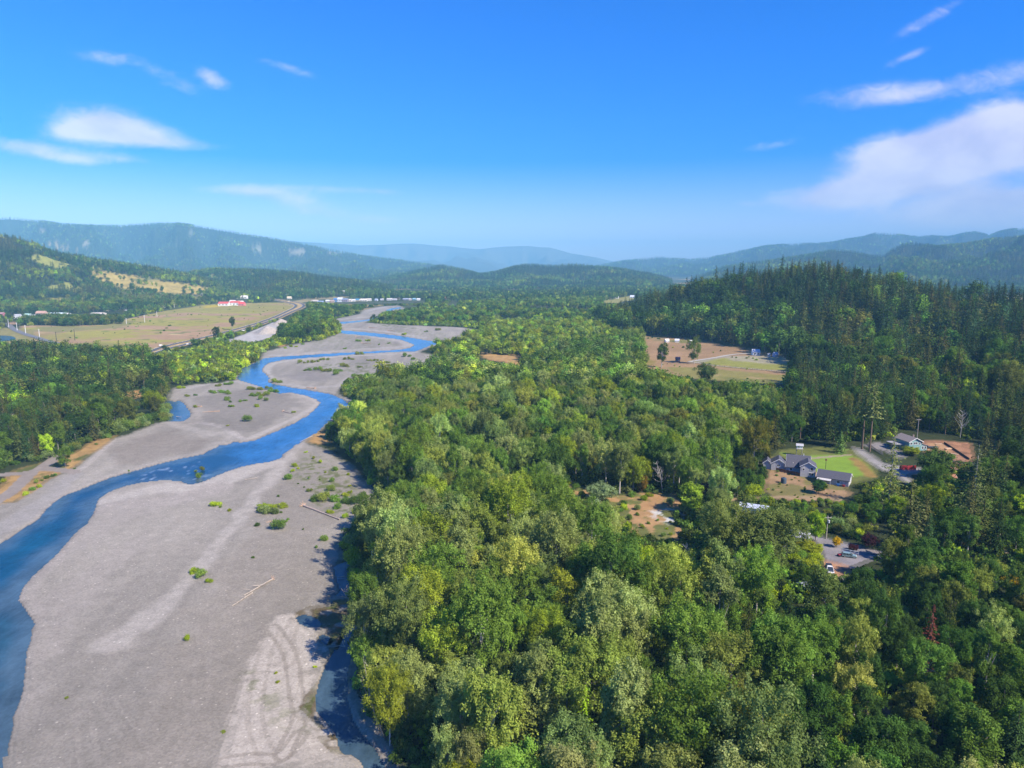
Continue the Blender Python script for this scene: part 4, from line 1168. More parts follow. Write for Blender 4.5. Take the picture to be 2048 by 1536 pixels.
# C far part of the flood plain: bright young trees, darker belts
sow([(885, 738), (930, 722), (1040, 737), (1160, 747), (1290, 742), (1290, 672), (1228, 672), (1215, 650), (1100, 648), (960, 648), (965, 662), (940, 676), (915, 688), (880, 694), (862, 703), (890, 716)], 8.4,
    mixer(dict(cottonwood=.42, alder=.36, willow=.22), dict(cottonwood=(.50, .80), alder=(.5, .85), willow=(1.6, 2.8)), dict(cottonwood=[3, 1, 3, 6, 1, 1], alder=[2, 3, 1, 1, 4], willow=[1, 2, 1, 0, 3])), ALLCUT)
sow([(1050, 745), (1180, 750), (1286, 742), (1286, 690), (1230, 690), (1180, 705), (1100, 715)], 10.5,
    mixer(dict(cottonwood=.6, alder=.4), dict(cottonwood=(.85, 1.15), alder=(.9, 1.2)), dict(cottonwood=[0, 0, 2, 0, 1, 5], alder=[4, 1, 1, 4, 0])), ALLCUT)
for st_, sp_ in (([(684, 772), (700, 763), (762, 756), (817, 751), (842, 744), (876, 733), (890, 716), (884, 748), (830, 768), (735, 788), (712, 815), (690, 803)], 5.0), ([(735, 645), (800, 650), (880, 652), (962, 657), (960, 645), (880, 645), (800, 645), (740, 641)], 6.5), ([(862, 705), (884, 700), (915, 690), (940, 678), (975, 668), (960, 690), (915, 712), (890, 720)], 5.5),
                 ([(640, 655), (660, 640), (690, 632), (715, 624), (700, 634), (676, 640), (655, 652)], 7), ([(716, 1478), (697, 1440), (688, 1400), (690, 1350), (700, 1300), (712, 1255), (726, 1255), (718, 1310), (710, 1380), (716, 1440), (738, 1480)], 3.2), ([(700, 1120), (716, 1110), (722, 1190), (722, 1250), (708, 1250), (704, 1195), (700, 1160)], 3.4), ([(790, 1010), (760, 1030), (706, 1060), (690, 1085), (700, 1110), (716, 1120), (740, 1070), (800, 1040)], 3.6), ([(700, 905), (735, 945), (760, 975), (800, 1003), (830, 990), (780, 950), (720, 905), (670, 880)], 4.0)):
    sow(st_, sp_, mixer(dict(willow=.85, alder=.15), dict(willow=(.9, 1.9), alder=(.35, .55)), dict(willow=[3, 1, 3, 1, 2], alder=[1, 3, 1, 0, 2])), ALLCUT)
sow(CLEAR_PX, 6.0, mixer(dict(willow=1), dict(willow=(.3, 1.0)), dict(willow=[3, 3, 3, 1, 3])), [], keepview=False, clump=(9, .42, .6))
sow(FIELD2_PX, 9, mixer(dict(willow=1), dict(willow=(.25, .7)), dict(willow=[3, 3, 1, 3, 1])), [], keepview=False, thin=.3, clump=(30, .52, .68))
sow(FIELD_PX, 16, mixer(dict(willow=1), dict(willow=(.25, .8)), dict(willow=[3, 3, 1, 3, 1])), [], keepview=False, thin=.3, clump=(45, .52, .68))
# D right, around the homesteads
sow([(1450, 930), (1530, 905), (1548, 980), (1520, 1000), (1440, 1000), (1430, 960)], 6.5, mixer(dict(alder=.5, willow=.5), dict(alder=(.5, .8), willow=(1.2, 2.0)), dict(alder=[3, 3, 1, 1, 1], willow=[2, 1, 1, 2, 2])), ALLCUT)
sow([(1440, 1008), (1560, 1004), (1680, 1006), (1760, 1000), (1780, 1040), (1740, 1085), (1660, 1070), (1580, 1050), (1530, 1040), (1450, 1020)], 4.6, mixer(dict(alder=.18, willow=.82), dict(alder=(.35, .55), willow=(.9, 1.7)), dict(alder=[3, 3, 1, 1, 1], willow=[3, 2, 1, 2, 1])), ALLCUT)
sow([(1700, 985), (1760, 962), (1800, 975), (1850, 960), (1905, 945), (1960, 925), (2250, 930), (2400, 1250), (2150, 1230), (1960, 1180), (1830, 1150), (1745, 1130), (1790, 1080), (1775, 1010)], 9.0,
    mixer(dict(fir=.40, alder=.44, cottonwood=.06, willow=.10), dict(fir=(.45, .92), alder=(.7, 1.2), cottonwood=(.7, .9), willow=(1.3, 2.2)), dict(fir=[2, 3, 4, 2, 3], alder=[4, 2, 1, 4, .6], cottonwood=[0, 0, 1, 0, 1, 2], willow=[2, 1, 0, 3, 1])), ALLCUT, under=4.0)
# E bottom right, dark alders
sow([(1640, 1170), (1720, 1140), (1830, 1160), (1960, 1190), (2150, 1240), (2420, 1300), (2500, 2100), (1560, 2100), (1560, 1510), (1640, 1410)], 8.2,
    mixer(dict(alder=.66, cottonwood=.16, fir=.10, willow=.08), dict(alder=(.75, 1.2), cottonwood=(.7, 1.0), fir=(.45, .75), willow=(1.4, 2.4)), dict(alder=[5, 3, 3.0, 5, .3], cottonwood=[2, 1, 4, 1, 1, 4], fir=[3, 3, 1, 0, 0], willow=[2, 2, 0, 2, 0])), ALLCUT, under=4.0)
# F tall trees at the foot of the hill
sow([(1572, 772), (1578, 700), (1640, 720), (1760, 770), (1900, 820), (2100, 850), (2300, 900), (2200, 930), (1960, 935), (1948, 885), (1860, 862), (1800, 858), (1770, 880), (1720, 884), (1660, 882), (1600, 880), (1545, 895), (1500, 900), (1520, 870), (1560, 850)], 8.5,
    mixer(dict(fir=.62, alder=.33, willow=.05), dict(fir=(.6, 1.05), alder=(.8, 1.4), willow=(1.3, 2)), dict(fir=[3, 3, 2.4, 2, 2], alder=[4, 2, 2, 4, .3], willow=[2, 1, 0, 2, 0])), ALLCUT, under=4.6)
# G left grove
sow([(-420, 900), (-200, 940), (-40, 930), (20, 930), (100, 915), (160, 898), (225, 870), (262, 860), (300, 846), (336, 832), (338, 790), (344, 772), (320, 740), (290, 718), (200, 716), (60, 715), (-150, 715), (-500, 740)], 8.6,
    mixer(dict(fir=.30, alder=.58, willow=.12), dict(fir=(.60, .98), alder=(.85, 1.40), willow=(1.4, 2.2)), dict(fir=[2, 2, 4, 1, 2], alder=[3, 2, 4, 4, .8], willow=[2, 1, 2, 3, 0])), ALLCUT + [Gp([(248, 780), (298, 778), (300, 800), (250, 800)])], clear=1.5)
sow([(-100, 955), (20, 934), (110, 915), (200, 882), (260, 862), (338, 838), (336, 815), (260, 846), (190, 872), (100, 905), (0, 922), (-100, 930)], 5.0, mixer(dict(willow=1), dict(willow=(1.0, 2.2)), dict(willow=[2, 1, 3, 3, 0])), ALLCUT, clear=.5)
# H bright riverside thickets on the left
sow([(300, 722), (330, 712), (390, 695), (440, 690), (470, 692), (520, 690), (560, 672), (600, 664), (660, 655), (676, 666), (640, 680), (590, 686), (545, 694), (524, 704), (515, 718), (488, 730), (472, 748), (470, 758), (430, 764), (385, 767), (350, 772)], 6.2,
    mixer(dict(alder=.42, willow=.58), dict(alder=(.36, .62), willow=(1.6, 2.9)), dict(alder=[.5, 3, 1, 0, 7], willow=[2, 3, 2.4, 0, 6])), ALLCUT)
sow([(540, 676), (585, 655), (600, 640), (628, 625), (612, 618), (628, 612), (650, 620), (668, 640), (684, 655), (672, 668), (640, 678), (590, 686)], 8.0, mixer(dict(alder=.85, willow=.15), dict(alder=(.85, 1.25), willow=(1.6, 2.6)), dict(alder=[4, 4, 2, 2, 2], willow=[2, 1, 1, 0, 1])), ALLCUT)
# I belts round the far river
sow([(640, 622), (650, 612), (700, 609), (780, 608), (830, 605), (900, 606), (890, 612), (806, 612), (760, 612), (728, 617), (715, 626), (680, 632)], 9.0, mixer(dict(alder=.7, willow=.3), dict(alder=(.5, .95), willow=(1.5, 2.6)), dict(alder=[4, 4, 1, 2, 1], willow=[2, 1, 0, 1, 0])), ALLCUT)
sow([(738, 643), (752, 638), (790, 630), (830, 620), (900, 612), (1000, 605), (1200, 600), (1280, 604), (1240, 622), (1225, 645), (1215, 655), (960, 646), (880, 648), (800, 646)], 10.0,
    mixer(dict(alder=.62, cottonwood=.2, willow=.18), dict(alder=(.6, 1.0), cottonwood=(.6, .9), willow=(1.6, 2.8)), dict(alder=[4, 4, 1, 3, 1.4], cottonwood=[1, 0, 3, 2, 1, 3], willow=[2, 1, 1, 1, 1])), ALLCUT + [Gp([(955, 638), (1060, 641), (1060, 648), (960, 652)]), Gp([(868, 604), (916, 604), (916, 626), (868, 612)]), Gp([(1060, 615), (1180, 618), (1180, 628), (1060, 626)])], clump=(70, .26, .42))
# J hedge by the works, copse in the field, scattered
sow([(36, 652), (60, 650), (140, 653), (200, 650), (245, 648), (240, 640), (180, 640), (100, 641), (50, 644)], 8.5, mixer(dict(alder=1.), dict(alder=(.75, 1.05)), dict(alder=[1, 1, 5, 3, 0])), [], keepview=False)
sow([(-300, 705), (60, 700), (260, 712), (300, 715), (100, 720), (-300, 725)], 6, mixer(dict(alder=.5, willow=.5), dict(alder=(.4, .8), willow=(1.3, 2.4)), dict(alder=[1, 2, 3, 2, 2], willow=[2, 1, 1, 1, 1])), [])
# K valley floor beyond, towns between
VF = Gp([(560, 600), (900, 604), (1210, 600), (1400, 604), (1700, 590), (2100, 590), (2300, 577), (1000, 573), (300, 577), (420, 590)])
sow(None, 15, mixer(dict(alder=.55, fir=.30, cottonwood=.15), dict(alder=(.75, 1.25), fir=(.5, .85), cottonwood=(.7, 1.0)), dict(alder=[4, 3, 1, 4, .5], fir=[3, 3, 1, 2, 0], cottonwood=[1, 0, 3, 0, 1, 3])), [Gp([(600, 608), (850, 608), (850, 600), (600, 600)]), Gp([(1205, 604), (1265, 592), (1280, 597), (1250, 606)]), Gp([(756, 578), (885, 581), (885, 589), (756, 585)])], world=VF, clump=(130, .30, .5), keepview=False)


sow([(1588, 1092), (1640, 1106), (1642, 1160), (1630, 1185), (1590, 1180)], 3.0, mixer(dict(willow=.9, alder=.1), dict(willow=(.7, 1.5), alder=(.35, .5)), dict(willow=[3, 2, 1, 1, 2], alder=[1, 2, 1, 0, 1])), [DRIVE, DIRT2], keepview=False)
sow([(1545, 930), (1640, 968), (1700, 985), (1690, 1000), (1560, 1000), (1535, 980)], 4.0, mixer(dict(willow=1), dict(willow=(.18, .5)), dict(willow=[2, 3, 2, 1, 2])), [], keepview=False, thin=.45)
sow([(1480, 1001), (1545, 1002), (1690, 1003), (1695, 1018), (1545, 1016), (1480, 1012)], 2.6, mixer(dict(willow=1), dict(willow=(.45, .95)), dict(willow=[3, 2, 1, 2, 2])), [], keepview=False)
BLD = [Gp(p) for p in ([(20, 645), (200, 645), (262, 628), (296, 616), (292, 608), (180, 612), (86, 622), (20, 630)], [(430, 616), (500, 614), (495, 603), (432, 604)], [(455, 600), (500, 600), (500, 594), (455, 594)])]
HWC = Gp([(505, 584), (540, 592), (565, 597), (600, 604), (612, 611), (560, 640), (470, 670), (470, 662), (540, 640), (585, 612), (560, 605), (530, 600), (500, 590)])
sow([(-400, 655), (-60, 645), (0, 640), (60, 622), (180, 612), (300, 600), (420, 594), (500, 594), (560, 601), (560, 605), (440, 606), (400, 611), (330, 621), (262, 635), (215, 649), (75, 650), (0, 660), (-400, 690)], 12, mixer(dict(alder=.55, willow=.3, fir=.15), dict(alder=(.5, 1.0), willow=(1.6, 3.0), fir=(.4, .7)), dict(alder=[3, 3, 3, 2, 2], willow=[2, 2, 1, 1, 2], fir=[2, 2, 2, 1, 1])), [FIELD, HWC] + BLD, clump=(60, .30, .5))
sow([(400, 598), (560, 600), (600, 590), (640, 580), (420, 580)], 16, mixer(dict(alder=.6, willow=.2, fir=.2), dict(alder=(.5, 1.0), willow=(1.6, 3.0), fir=(.5, .8)), dict(alder=[3, 3, 3, 2, 2], willow=[2, 2, 1, 1, 2], fir=[2, 2, 2, 1, 1])), [HWC] + BLD, clump=(60, .3, .5), keepview=False)
sow([(300, 716), (350, 700), (480, 664), (552, 641), (562, 646), (500, 668), (452, 683), (390, 698), (330, 718)], 7.0, mixer(dict(willow=.65, alder=.35), dict(alder=(.3, .7), willow=(1.0, 2.2)), dict(alder=[1, 3, 2, 1, 2], willow=[2, 3, 1, 0, 3])), [LOT, HWC], clump=(30, .30, .5), keepview=False)


def sow_hill(u0, u1, y0, y1, spacing, mixf, minz=2.0, avoid_px=(), thin=1.0, clump=None, facing=True, opening=False):
    ys = [y0]
    while ys[-1] < y1: ys.append(ys[-1] + (spacing(ys[-1]) if callable(spacing) else spacing) * .87)
    out = []
    for i, y in enumerate(ys):
        s = spacing(y) if callable(spacing) else spacing
        x = np.arange(u0 * y, u1 * y, s) + (i % 2) * s * .5
        out.append(np.stack([x + RNG.uniform(-.42, .42, len(x)) * s, np.full(len(x), y) + RNG.uniform(-.4, .4, len(x)) * s], 1))
    p = np.concatenate(out)
    z = relief(p[:, 0], p[:, 1])
    m = z > minz
    if facing:      # leave out ground well down the far side
        k = .985
        m &= z / (p[:, 1]) - relief(p[:, 0] * k, p[:, 1] * k) / (p[:, 1] * k) * 1.0 > -.02
    if clump: m &= RNG.random(len(p)) < sstep(clump[1], clump[2], fbm(p[:, 0] / clump[0], p[:, 1] / clump[0], 92, 3))
    if thin < 1: m &= RNG.random(len(p)) < thin
    if opening: m &= (meadow(p[:, 0], p[:, 1]) < .5) | (RNG.random(len(p)) < .18)
    p = p[m]
    if len(avoid_px):
        px, py = PROJ(p[:, 0], p[:, 1], relief(p[:, 0], p[:, 1]))
        Q = np.stack([px, py], 1)
        for a in avoid_px:
            ins = inside(Q, np.array(a, float))
            ins &= RNG.random(len(p)) > .10 if len(a) != 7 else RNG.random(len(p)) > .42
            p = p[~ins]; Q = Q[~ins]
    sp, scl, tn = mixf(RNG, p)
    return p, sp, scl, tn


def add_hill(args):
    p, sp, scl, tn = args
    for k in PLANTS:
        m = sp == k
        if m.any():
            q = p[m]
            PLANTS[k].append(np.column_stack([q, GZ(q[:, 0], q[:, 1]), scl[m], tn[m], RNG.random(len(q)) * 6.283]))


# conifer hill on the right: broadleaf skirts, conifers to the crest
RHF = lambda u: np.interp(u, [uu(a) for a in RH['px']], RH['foot'])
hp = sow_hill(.11, 1.0, 330, 1300, 12.5, mixer(dict(fir=.50, alder=.50), dict(fir=(.45, 1.4), alder=(1.0, 2.3)), dict(fir=[4, 3, 2.2, 3, 2], alder=[4, 2, 4, 4, .5]), 55, 45), minz=.8)
rel_t = (hp[0][:, 1] - RHF(hp[0][:, 0] / hp[0][:, 1])) / 350.
ok = (rel_t > -.02) & (rel_t < 1.6)
hp = [a[ok] for a in hp]; rel_t = rel_t[ok]
# low on the slope the broadleaf trees win, on the crest the conifers
lowm = RNG.random(len(rel_t)) < sstep(.55, .05, rel_t) * .66
hi = (RNG.random(len(rel_t)) < sstep(.5, .9, rel_t) * .9) & (hp[1] == 'alder')
hp[1] = hp[1].copy(); hp[1][lowm] = 'alder'; hp[2][lowm] = RNG.uniform(.9, 2.0, lowm.sum()); hp[3][lowm] = RNG.choice(4, lowm.sum(), p=[.36, .12, .22, .30])
hp[1][hi] = 'fir'; hp[2][hi] = RNG.uniform(.75, 1.15, hi.sum()); hp[3][hi] = RNG.choice(5, hi.sum())
bad = blocks_view(hp[0][:, 0], hp[0][:, 1], np.zeros(len(rel_t)), np.where(hp[1] == 'fir', 30, 14) * hp[2], 3, KEEP)
add_hill([a[~bad] for a in hp])
# wooded hill on the left with its pasture strips
LP = [[(225, 575), (300, 585), (380, 590), (445, 600), (420, 608), (330, 606), (240, 598)], [(183, 540), (215, 543), (260, 549), (300, 557), (340, 564), (395, 571), (424, 578), (405, 588), (350, 588), (300, 584), (255, 581), (225, 574), (200, 566), (185, 554)], [(95, 486), (120, 491), (150, 500), (155, 503), (125, 498), (100, 491)], [(300, 590), (330, 586), (380, 589), (440, 598), (400, 601), (350, 598)]]
add_hill(sow_hill(-1.0, -.30, 1180, 2750, lambda y: 10 + (y - 1180) / 260, mixer(dict(fir=.42, alder=.58), dict(fir=(.5, .88), alder=(.75, 1.25)), dict(fir=[3, 3, 4, 2, 2], alder=[2, 4, 5, 3, 3.5]), 150, 120), minz=1.2, avoid_px=LP, thin=.93, opening=True))
FAR = {'hill_fir': [], 'hill_broadleaf': []}


def far_hill(u0, u1, y0, y1, sp_, fs, minz, share=.6, scale=1.0, avoid=()):
    p, s, scl, tn = sow_hill(u0, u1, y0, y1, sp_, mixer(dict(fir=share, alder=1 - share), dict(fir=(.75 * fs, 1.15 * fs), alder=(.8 * fs, 1.2 * fs)), dict(fir=[3, 3, 2, 3, 1], alder=[4, 3, 3, 4, .8]), 220, 170), minz=minz, avoid_px=avoid)
    for k, src in (('hill_fir', 'fir'), ('hill_broadleaf', 'alder')):
        m = s == src
        q = p[m]
        FAR[k].append(np.column_stack([q, GZ(q[:, 0], q[:, 1]), scl[m], tn[m], RNG.random(m.sum()) * 6.283]))


CUT = [[(575, 500), (585, 497), (605, 498), (615, 503), (600, 511), (585, 511)], [(652, 502), (668, 504), (684, 507), (672, 511), (655, 508)], [(500, 490), (516, 490), (526, 500), (520, 504), (505, 498)], [(74, 455), (90, 457), (94, 465), (82, 464)], [(165, 484), (178, 483), (182, 491), (170, 493)]]
far_hill(-.62, -.10, 2260, 3150, 13, .9, 2.5, .7, avoid=LP)
far_hill(-.28, .36, 3200, 4750, 17, 1.05, 4, .7)
far_hill(.16, 1.0, 3300, 5500, 21, 1.1, 6, .62)
far_hill(-1.0, .0, 4900, 8050, 31, 1.3, 8, .72, avoid=CUT)
far_hill(.04, 1.0, 7200, 10700, 42, 1.6, 12, .72)


# ------------------------------------------------------------------ planting
def scatter_stuff(name, pts, shapes, tones, spread=.22):
    """one object of kind stuff whose points carry instanced plants"""
    coll = bpy.data.collections.new(name + "_shapes")
    for i, s in enumerate(shapes):
        o = bpy.data.objects.new(f"{name}_shape.{i:03d}", s.full)
        coll.objects.link(o)
    n = len(pts)
    me = bpy.data.meshes.new(name)
    me.vertices.add(n)
    me.vertices.foreach_set('co', pts[:, :3].astype(np.float32).ravel())
    for nm, v in (('scl', pts[:, 3]), ('rot', pts[:, 5])):
        a = me.attributes.new(nm, 'FLOAT', 'POINT'); a.data.foreach_set('value', v.astype(np.float32))
    a = me.attributes.new('idx', 'INT', 'POINT'); a.data.foreach_set('value', RNG.integers(0, len(shapes), n).astype(np.int32))
    tc_ = np.array([t[1] for t in tones])[pts[:, 4].astype(int)] * LIVE * np.exp(RNG.normal(size=(n, 1)) * spread) * RNG.uniform(.90, 1.10, (n, 3))
    a = me.attributes.new('tone', 'FLOAT_COLOR', 'POINT'); a.data.foreach_set('color', np.concatenate([tc_, np.ones((n, 1))], 1).astype(np.float32).ravel())
    o = bpy.data.objects.new(name, me)
    COL.objects.link(o)
    o['kind'] = 'stuff'
    ng = bpy.data.node_groups.new(name + "_planting", 'GeometryNodeTree')
    ng.interface.new_socket('Geometry', in_out='INPUT', socket_type='NodeSocketGeometry')
    ng.interface.new_socket('Geometry', in_out='OUTPUT', socket_type='NodeSocketGeometry')
    t = NT(ng)
    gi, go = t.new('NodeGroupInput'), t.new('NodeGroupOutput')
    ip = t.new('GeometryNodeInstanceOnPoints')
    ci = t.new('GeometryNodeCollectionInfo')
    ci.inputs['Collection'].default_value = coll
    ci.inputs['Separate Children'].default_value = True
    ci.inputs['Reset Children'].default_value = True
    ip.inputs['Pick Instance'].default_value = True

    def na(nm, dt):
        k = t.new('GeometryNodeInputNamedAttribute', data_type=dt)
        k.inputs['Name'].default_value = nm
        return k.outputs['Attribute']
    cx = t.new('ShaderNodeCombineXYZ')
    t.link(na('rot', 'FLOAT'), cx.inputs[2])
    er = t.new('FunctionNodeEulerToRotation')
    t.link(cx.outputs[0], er.inputs[0])
    t.link(gi.outputs[0], ip.inputs['Points'])
    t.link(ci.outputs[0], ip.inputs['Instance'])
    t.link(na('idx', 'INT'), ip.inputs['Instance Index'])
    t.link(er.outputs[0], ip.inputs['Rotation'])
    t.link(na('scl', 'FLOAT'), ip.inputs['Scale'])
    t.link(ip.outputs[0], go.inputs[0])
    md = o.modifiers.new('planting', 'NODES')
    md.node_group = ng
    return o


# ------------------------------------------------------------------ things: helpers
def empty(name, loc, rz=0.0, scale=1.0):
    o = bpy.data.objects.new(name, None)
    COL.objects.link(o)
    o.location = loc; o.rotation_euler = (0, 0, rz); o.scale = (scale,) * 3
    return o


def tag(o, label, cat, group=None):
    o['label'] = label; o['category'] = cat
    if group: o['group'] = group
    return o


class MB:
    """collects boxes, prisms and tubes into one mesh"""
    def __init__(s): s.v = []; s.f = []

    def add(s, V, Fc):
        o = len(s.v)
        s.v += [tuple(map(float, p)) for p in V]
        s.f += [tuple(int(i) + o for i in q) for q in Fc]
        return s

    def box(s, x0, x1, y0, y1, z0, z1):
        return s.add([(x, y, z) for z in (z0, z1) for y in (y0, y1) for x in (x0, x1)], [(0, 2, 3, 1), (4, 5, 7, 6), (0, 1, 5, 4), (2, 6, 7, 3), (0, 4, 6, 2), (1, 3, 7, 5)])

    def prism(s, prof, a0, a1, axis='y'):
        """outline in (x,z) run along y, or in (y,z) run along x"""
        n = len(prof)
        P = (lambda p, a: (p[0], a, p[1])) if axis == 'y' else (lambda p, a: (a, p[0], p[1]))
        s.add([P(p, a0) for p in prof] + [P(p, a1) for p in prof],
              [tuple(range(n)), tuple(range(2 * n - 1, n - 1, -1))] + [(i, i + n, (i + 1) % n + n, (i + 1) % n) for i in range(n)])
        return s

    def tube(s, path, r0, r1=None, k=6):
        v, f = tube_geo(path, r0, r1 if r1 is not None else r0, k)
        n = len(v)
        return s.add(v, list(f) + [tuple(range(k - 1, -1, -1)), tuple(range(n - k, n))])

    def lathe(s, prof, k=20, c=(0, 0)):
        V, n = [], len(prof)
        for r, z in prof:
            V += [(c[0] + r * math.cos(6.2832 * j / k), c[1] + r * math.sin(6.2832 * j / k), z) for j in range(k)]
        Fc = [(i * k + j, i * k + (j + 1) % k, (i + 1) * k + (j + 1) % k, (i + 1) * k + j) for i in range(n - 1) for j in range(k)]
        return s.add(V, Fc + [tuple(range(k - 1, -1, -1)), tuple(range((n - 1) * k, n * k))])

    def make(s, name, m, parent=None, smooth_=False, kind=None):
        o = mesh_obj(name, s.v, s.f, m, parent, kind, smooth_)
        bm_fix(o)
        return o


def bm_fix(o):
    import bmesh
    bm = bmesh.new(); bm.from_mesh(o.data)
    bmesh.ops.recalc_face_normals(bm, faces=bm.faces)
    bm.to_mesh(o.data); bm.free()


MC = {}


def M(col, rough=.75, metal=0., noise=(1.5, .12), spec=.3):
    k = (tuple(col), rough, metal)
    if k not in MC: MC[k] = mat("paint_%d" % len(MC), col, rough, metal, noise, spec)
    return MC[k]


GLASS = mat("window_glass", (.03, .04, .05), .08, 0, None, .6)
WHITE = M((.78, .77, .74)); TRIM = M((.80, .80, .78))
GREYW = M((.43, .43, .44)); SLATE = M((.085, .085, .105), .85, 0., (4, .3)); METALROOF = M((.62, .66, .72), .35, .3)
TEAL = M((.20, .36, .36)); BROWNROOF = M((.27, .225, .20), .9, 0., (4, .25))
WOODB = M((.17, .085, .05), .85, 0., (5, .3)); WEATHERED = M((.33, .29, .25), .85, 0., (5, .25))
DARK = M((.03, .03, .035)); CONC = M((.40, .38, .36))


def gable(root, x0, x1, y0, y1, eave, rise, axis, wall, roof, over=.45, z0=0.0, trim=True):
    """a gabled block: wall mesh, roof of two pitched slabs, barge boards"""
    w = MB()
    if axis == 'y':
        xm = (x0 + x1) / 2
        w.prism([(x0, z0), (x1, z0), (x1, eave), (xm, eave + rise), (x0, eave)], y0, y1, 'y')
        sl = rise / (xm - x0)
        r = MB()
        for s in (-1, 1):
            e = xm + s * ((x1 - x0) / 2 + over)
            ze = eave - over * sl
            r.prism([(xm, eave + rise + .04), (e, ze + .04), (e, ze + .24), (xm, eave + rise + .24)], y0 - over, y1 + over, 'y')
        t = []
        for yy in (y0 - over - .06, y1 + over):
            for s in (-1, 1):
                e = xm + s * ((x1 - x0) / 2 + over); ze = eave - over * sl
                t.append(MB().prism([(xm, eave + rise - .08), (e, ze - .08), (e, ze + .22), (xm, eave + rise + .22)], yy, yy + .06, 'y'))
    else:
        ym = (y0 + y1) / 2
        w.prism([(y0, z0), (y1, z0), (y1, eave), (ym, eave + rise), (y0, eave)], x0, x1, 'x')
        sl = rise / (ym - y0)
        r = MB()
        for s in (-1, 1):
            e = ym + s * ((y1 - y0) / 2 + over); ze = eave - over * sl
            r.prism([(ym, eave + rise + .04), (e, ze + .04), (e, ze + .24), (ym, eave + rise + .24)], x0 - over, x1 + over, 'x')
        t = []
        for xx in (x0 - over - .06, x1 + over):
            for s in (-1, 1):
                e = ym + s * ((y1 - y0) / 2 + over); ze = eave - over * sl
                t.append(MB().prism([(ym, eave + rise - .08), (e, ze - .08), (e, ze + .22), (ym, eave + rise + .22)], xx, xx + .06, 'x'))
    w.make('wall', wall, root); rf = r.make('roof', roof, root)
    if trim:
        for b_ in t: b_.make('barge_board', TRIM, rf)
    return rf


def window(root, x, z, w, h, face, pos, double=False):
    """face: 'f' front (y = pos), 'r' right side (x = pos; x is then measured along y)"""
    f, p = MB(), MB()
    t = .14

    def bx(mb, a0, a1, b0, b1, d0, d1):
        if face == 'f': mb.box(a0, a1, pos - d1, pos - d0, b0, b1)
        else: mb.box(pos + d0, pos + d1, a0, a1, b0, b1)
    for a0, a1, b0, b1 in [(x - t, x + w + t, z - t, z), (x - t, x + w + t, z + h, z + h + t), (x - t, x, z, z + h), (x + w, x + w + t, z, z + h)] + ([(x + w / 2 - .06, x + w / 2 + .06, z, z + h)] if double else []):
        bx(f, a0, a1, b0, b1, -.05, .08)
    bx(p, x, x + w, z, z + h, -.05, .02)
    fr = f.make('window', TRIM, root)
    p.make('pane', GLASS, fr)
    return fr


def door(root, x, z, w, h, face, pos, col=(.10, .06, .04)):
    d = MB()
    if face == 'f': d.box(x, x + w, pos - .05, pos + .05, z, z + h)
    else: d.box(pos - .05, pos + .05, x, x + w, z, z + h)
    o = d.make('door', M(col), root)
    k = MB()
    if face == 'f': k.box(x + w - .2, x + w - .1, pos - .12, pos - .05, z + 1, z + 1.1)
    else: k.box(pos + .05, pos + .12, x + w - .2, x + w - .1, z + 1, z + 1.1)
    k.make('handle', DARK, o)
    return o


def GT(px, py):
    """ground point seen at a pixel, hills included"""
    x, v = (px - 1024) / F, (py - 768) / F
    t = np.geomspace(80, 16000, 900)
    X, Y, Z = x * t, (CP - v * SP) * t, HC - (SP + v * CP) * t
    k = np.nonzero(Z <= GZ(X, Y))[0]
    if not len(k) or k[0] == 0: return G(px, py)
    t2 = np.linspace(t[k[0] - 1], t[k[0]], 40)
    X, Y, Z = x * t2, (CP - v * SP) * t2, HC - (SP + v * CP) * t2
    j = int(np.argmax(Z <= GZ(X, Y)))
    return float(X[j]), float(Y[j])


def at(px, py, dz=0.0):
    x, y = GT(px, py) if py < 720 else G(px, py)
    return (x, y, gz(x, y) + dz)


# ------------------------------------------------------------------ highway, roads
M_asph = mat("asphalt", (.080, .076, .080), .85, noise=(.4, .25))
M_road = mat("worn_asphalt", (.155, .148, .15), .85, noise=(.3, .2))
M_line = M((.75, .74, .70)); M_yel = M((.62, .42, .06))


def ribbon(name, pts, w, m, lift, off=0.0, kind='structure', parent=None):
    c = smooth(pts, 6)
    d = np.gradient(c, axis=0); d /= np.linalg.norm(d, axis=1, keepdims=True)
    nrm = np.stack([d[:, 1], -d[:, 0]], 1)
    V, Fc = [], []
    for i in range(len(c)):
        for s in (-.5, .5):
            q = c[i] + nrm[i] * (off + s * w)
            V.append((q[0], q[1], float(GZ(c[i, 0], c[i, 1])[0]) + lift))
    Fc = [(2 * i, 2 * i + 1, 2 * i + 3, 2 * i + 2) for i in range(len(c) - 1)]
    return mesh_obj(name, V, Fc, m, parent, kind)


def GTp(pts):
    return np.array([GT(*p) for p in pts])


HW_A = GTp([(180, 742), (292, 706.5), (330, 693.5), (390, 680), (440, 667.5), (480, 657), (520, 645), (548, 635), (572, 624), (588, 616), (592, 611.5), (585, 607.5), (570, 604), (552, 600.5), (533, 597), (515, 592), (500, 587)])
HW_B = GTp([(200, 752), (302, 711), (345, 696), (400, 683), (445, 671), (484, 660.5), (524, 648), (556, 636.5), (584, 624), (603, 616), (608, 611), (600, 606.5), (580, 602.5), (560, 599), (542, 595.5), (525, 590.5), (510, 585.5)])
for nm_, L_ in (("highway", HW_A), ("highway", HW_B)):
    hw = ribbon(nm_, L_, 9.0, M_asph, .55)
    for off in (-4.0, 4.0):
        ribbon("edge_line", L_, .45, M_line if off < 0 else M_yel, .556, off, None, hw)
    ribbon("verge", L_, 14, mat("dry_verge", (.36, .25, .085), .95, noise=(.15, .5)), .42)
ribbon("median_strip", (HW_A + HW_B) / 2, 7, mat("dry_median", (.40, .27, .10), .95, noise=(.1, .4)), .50)
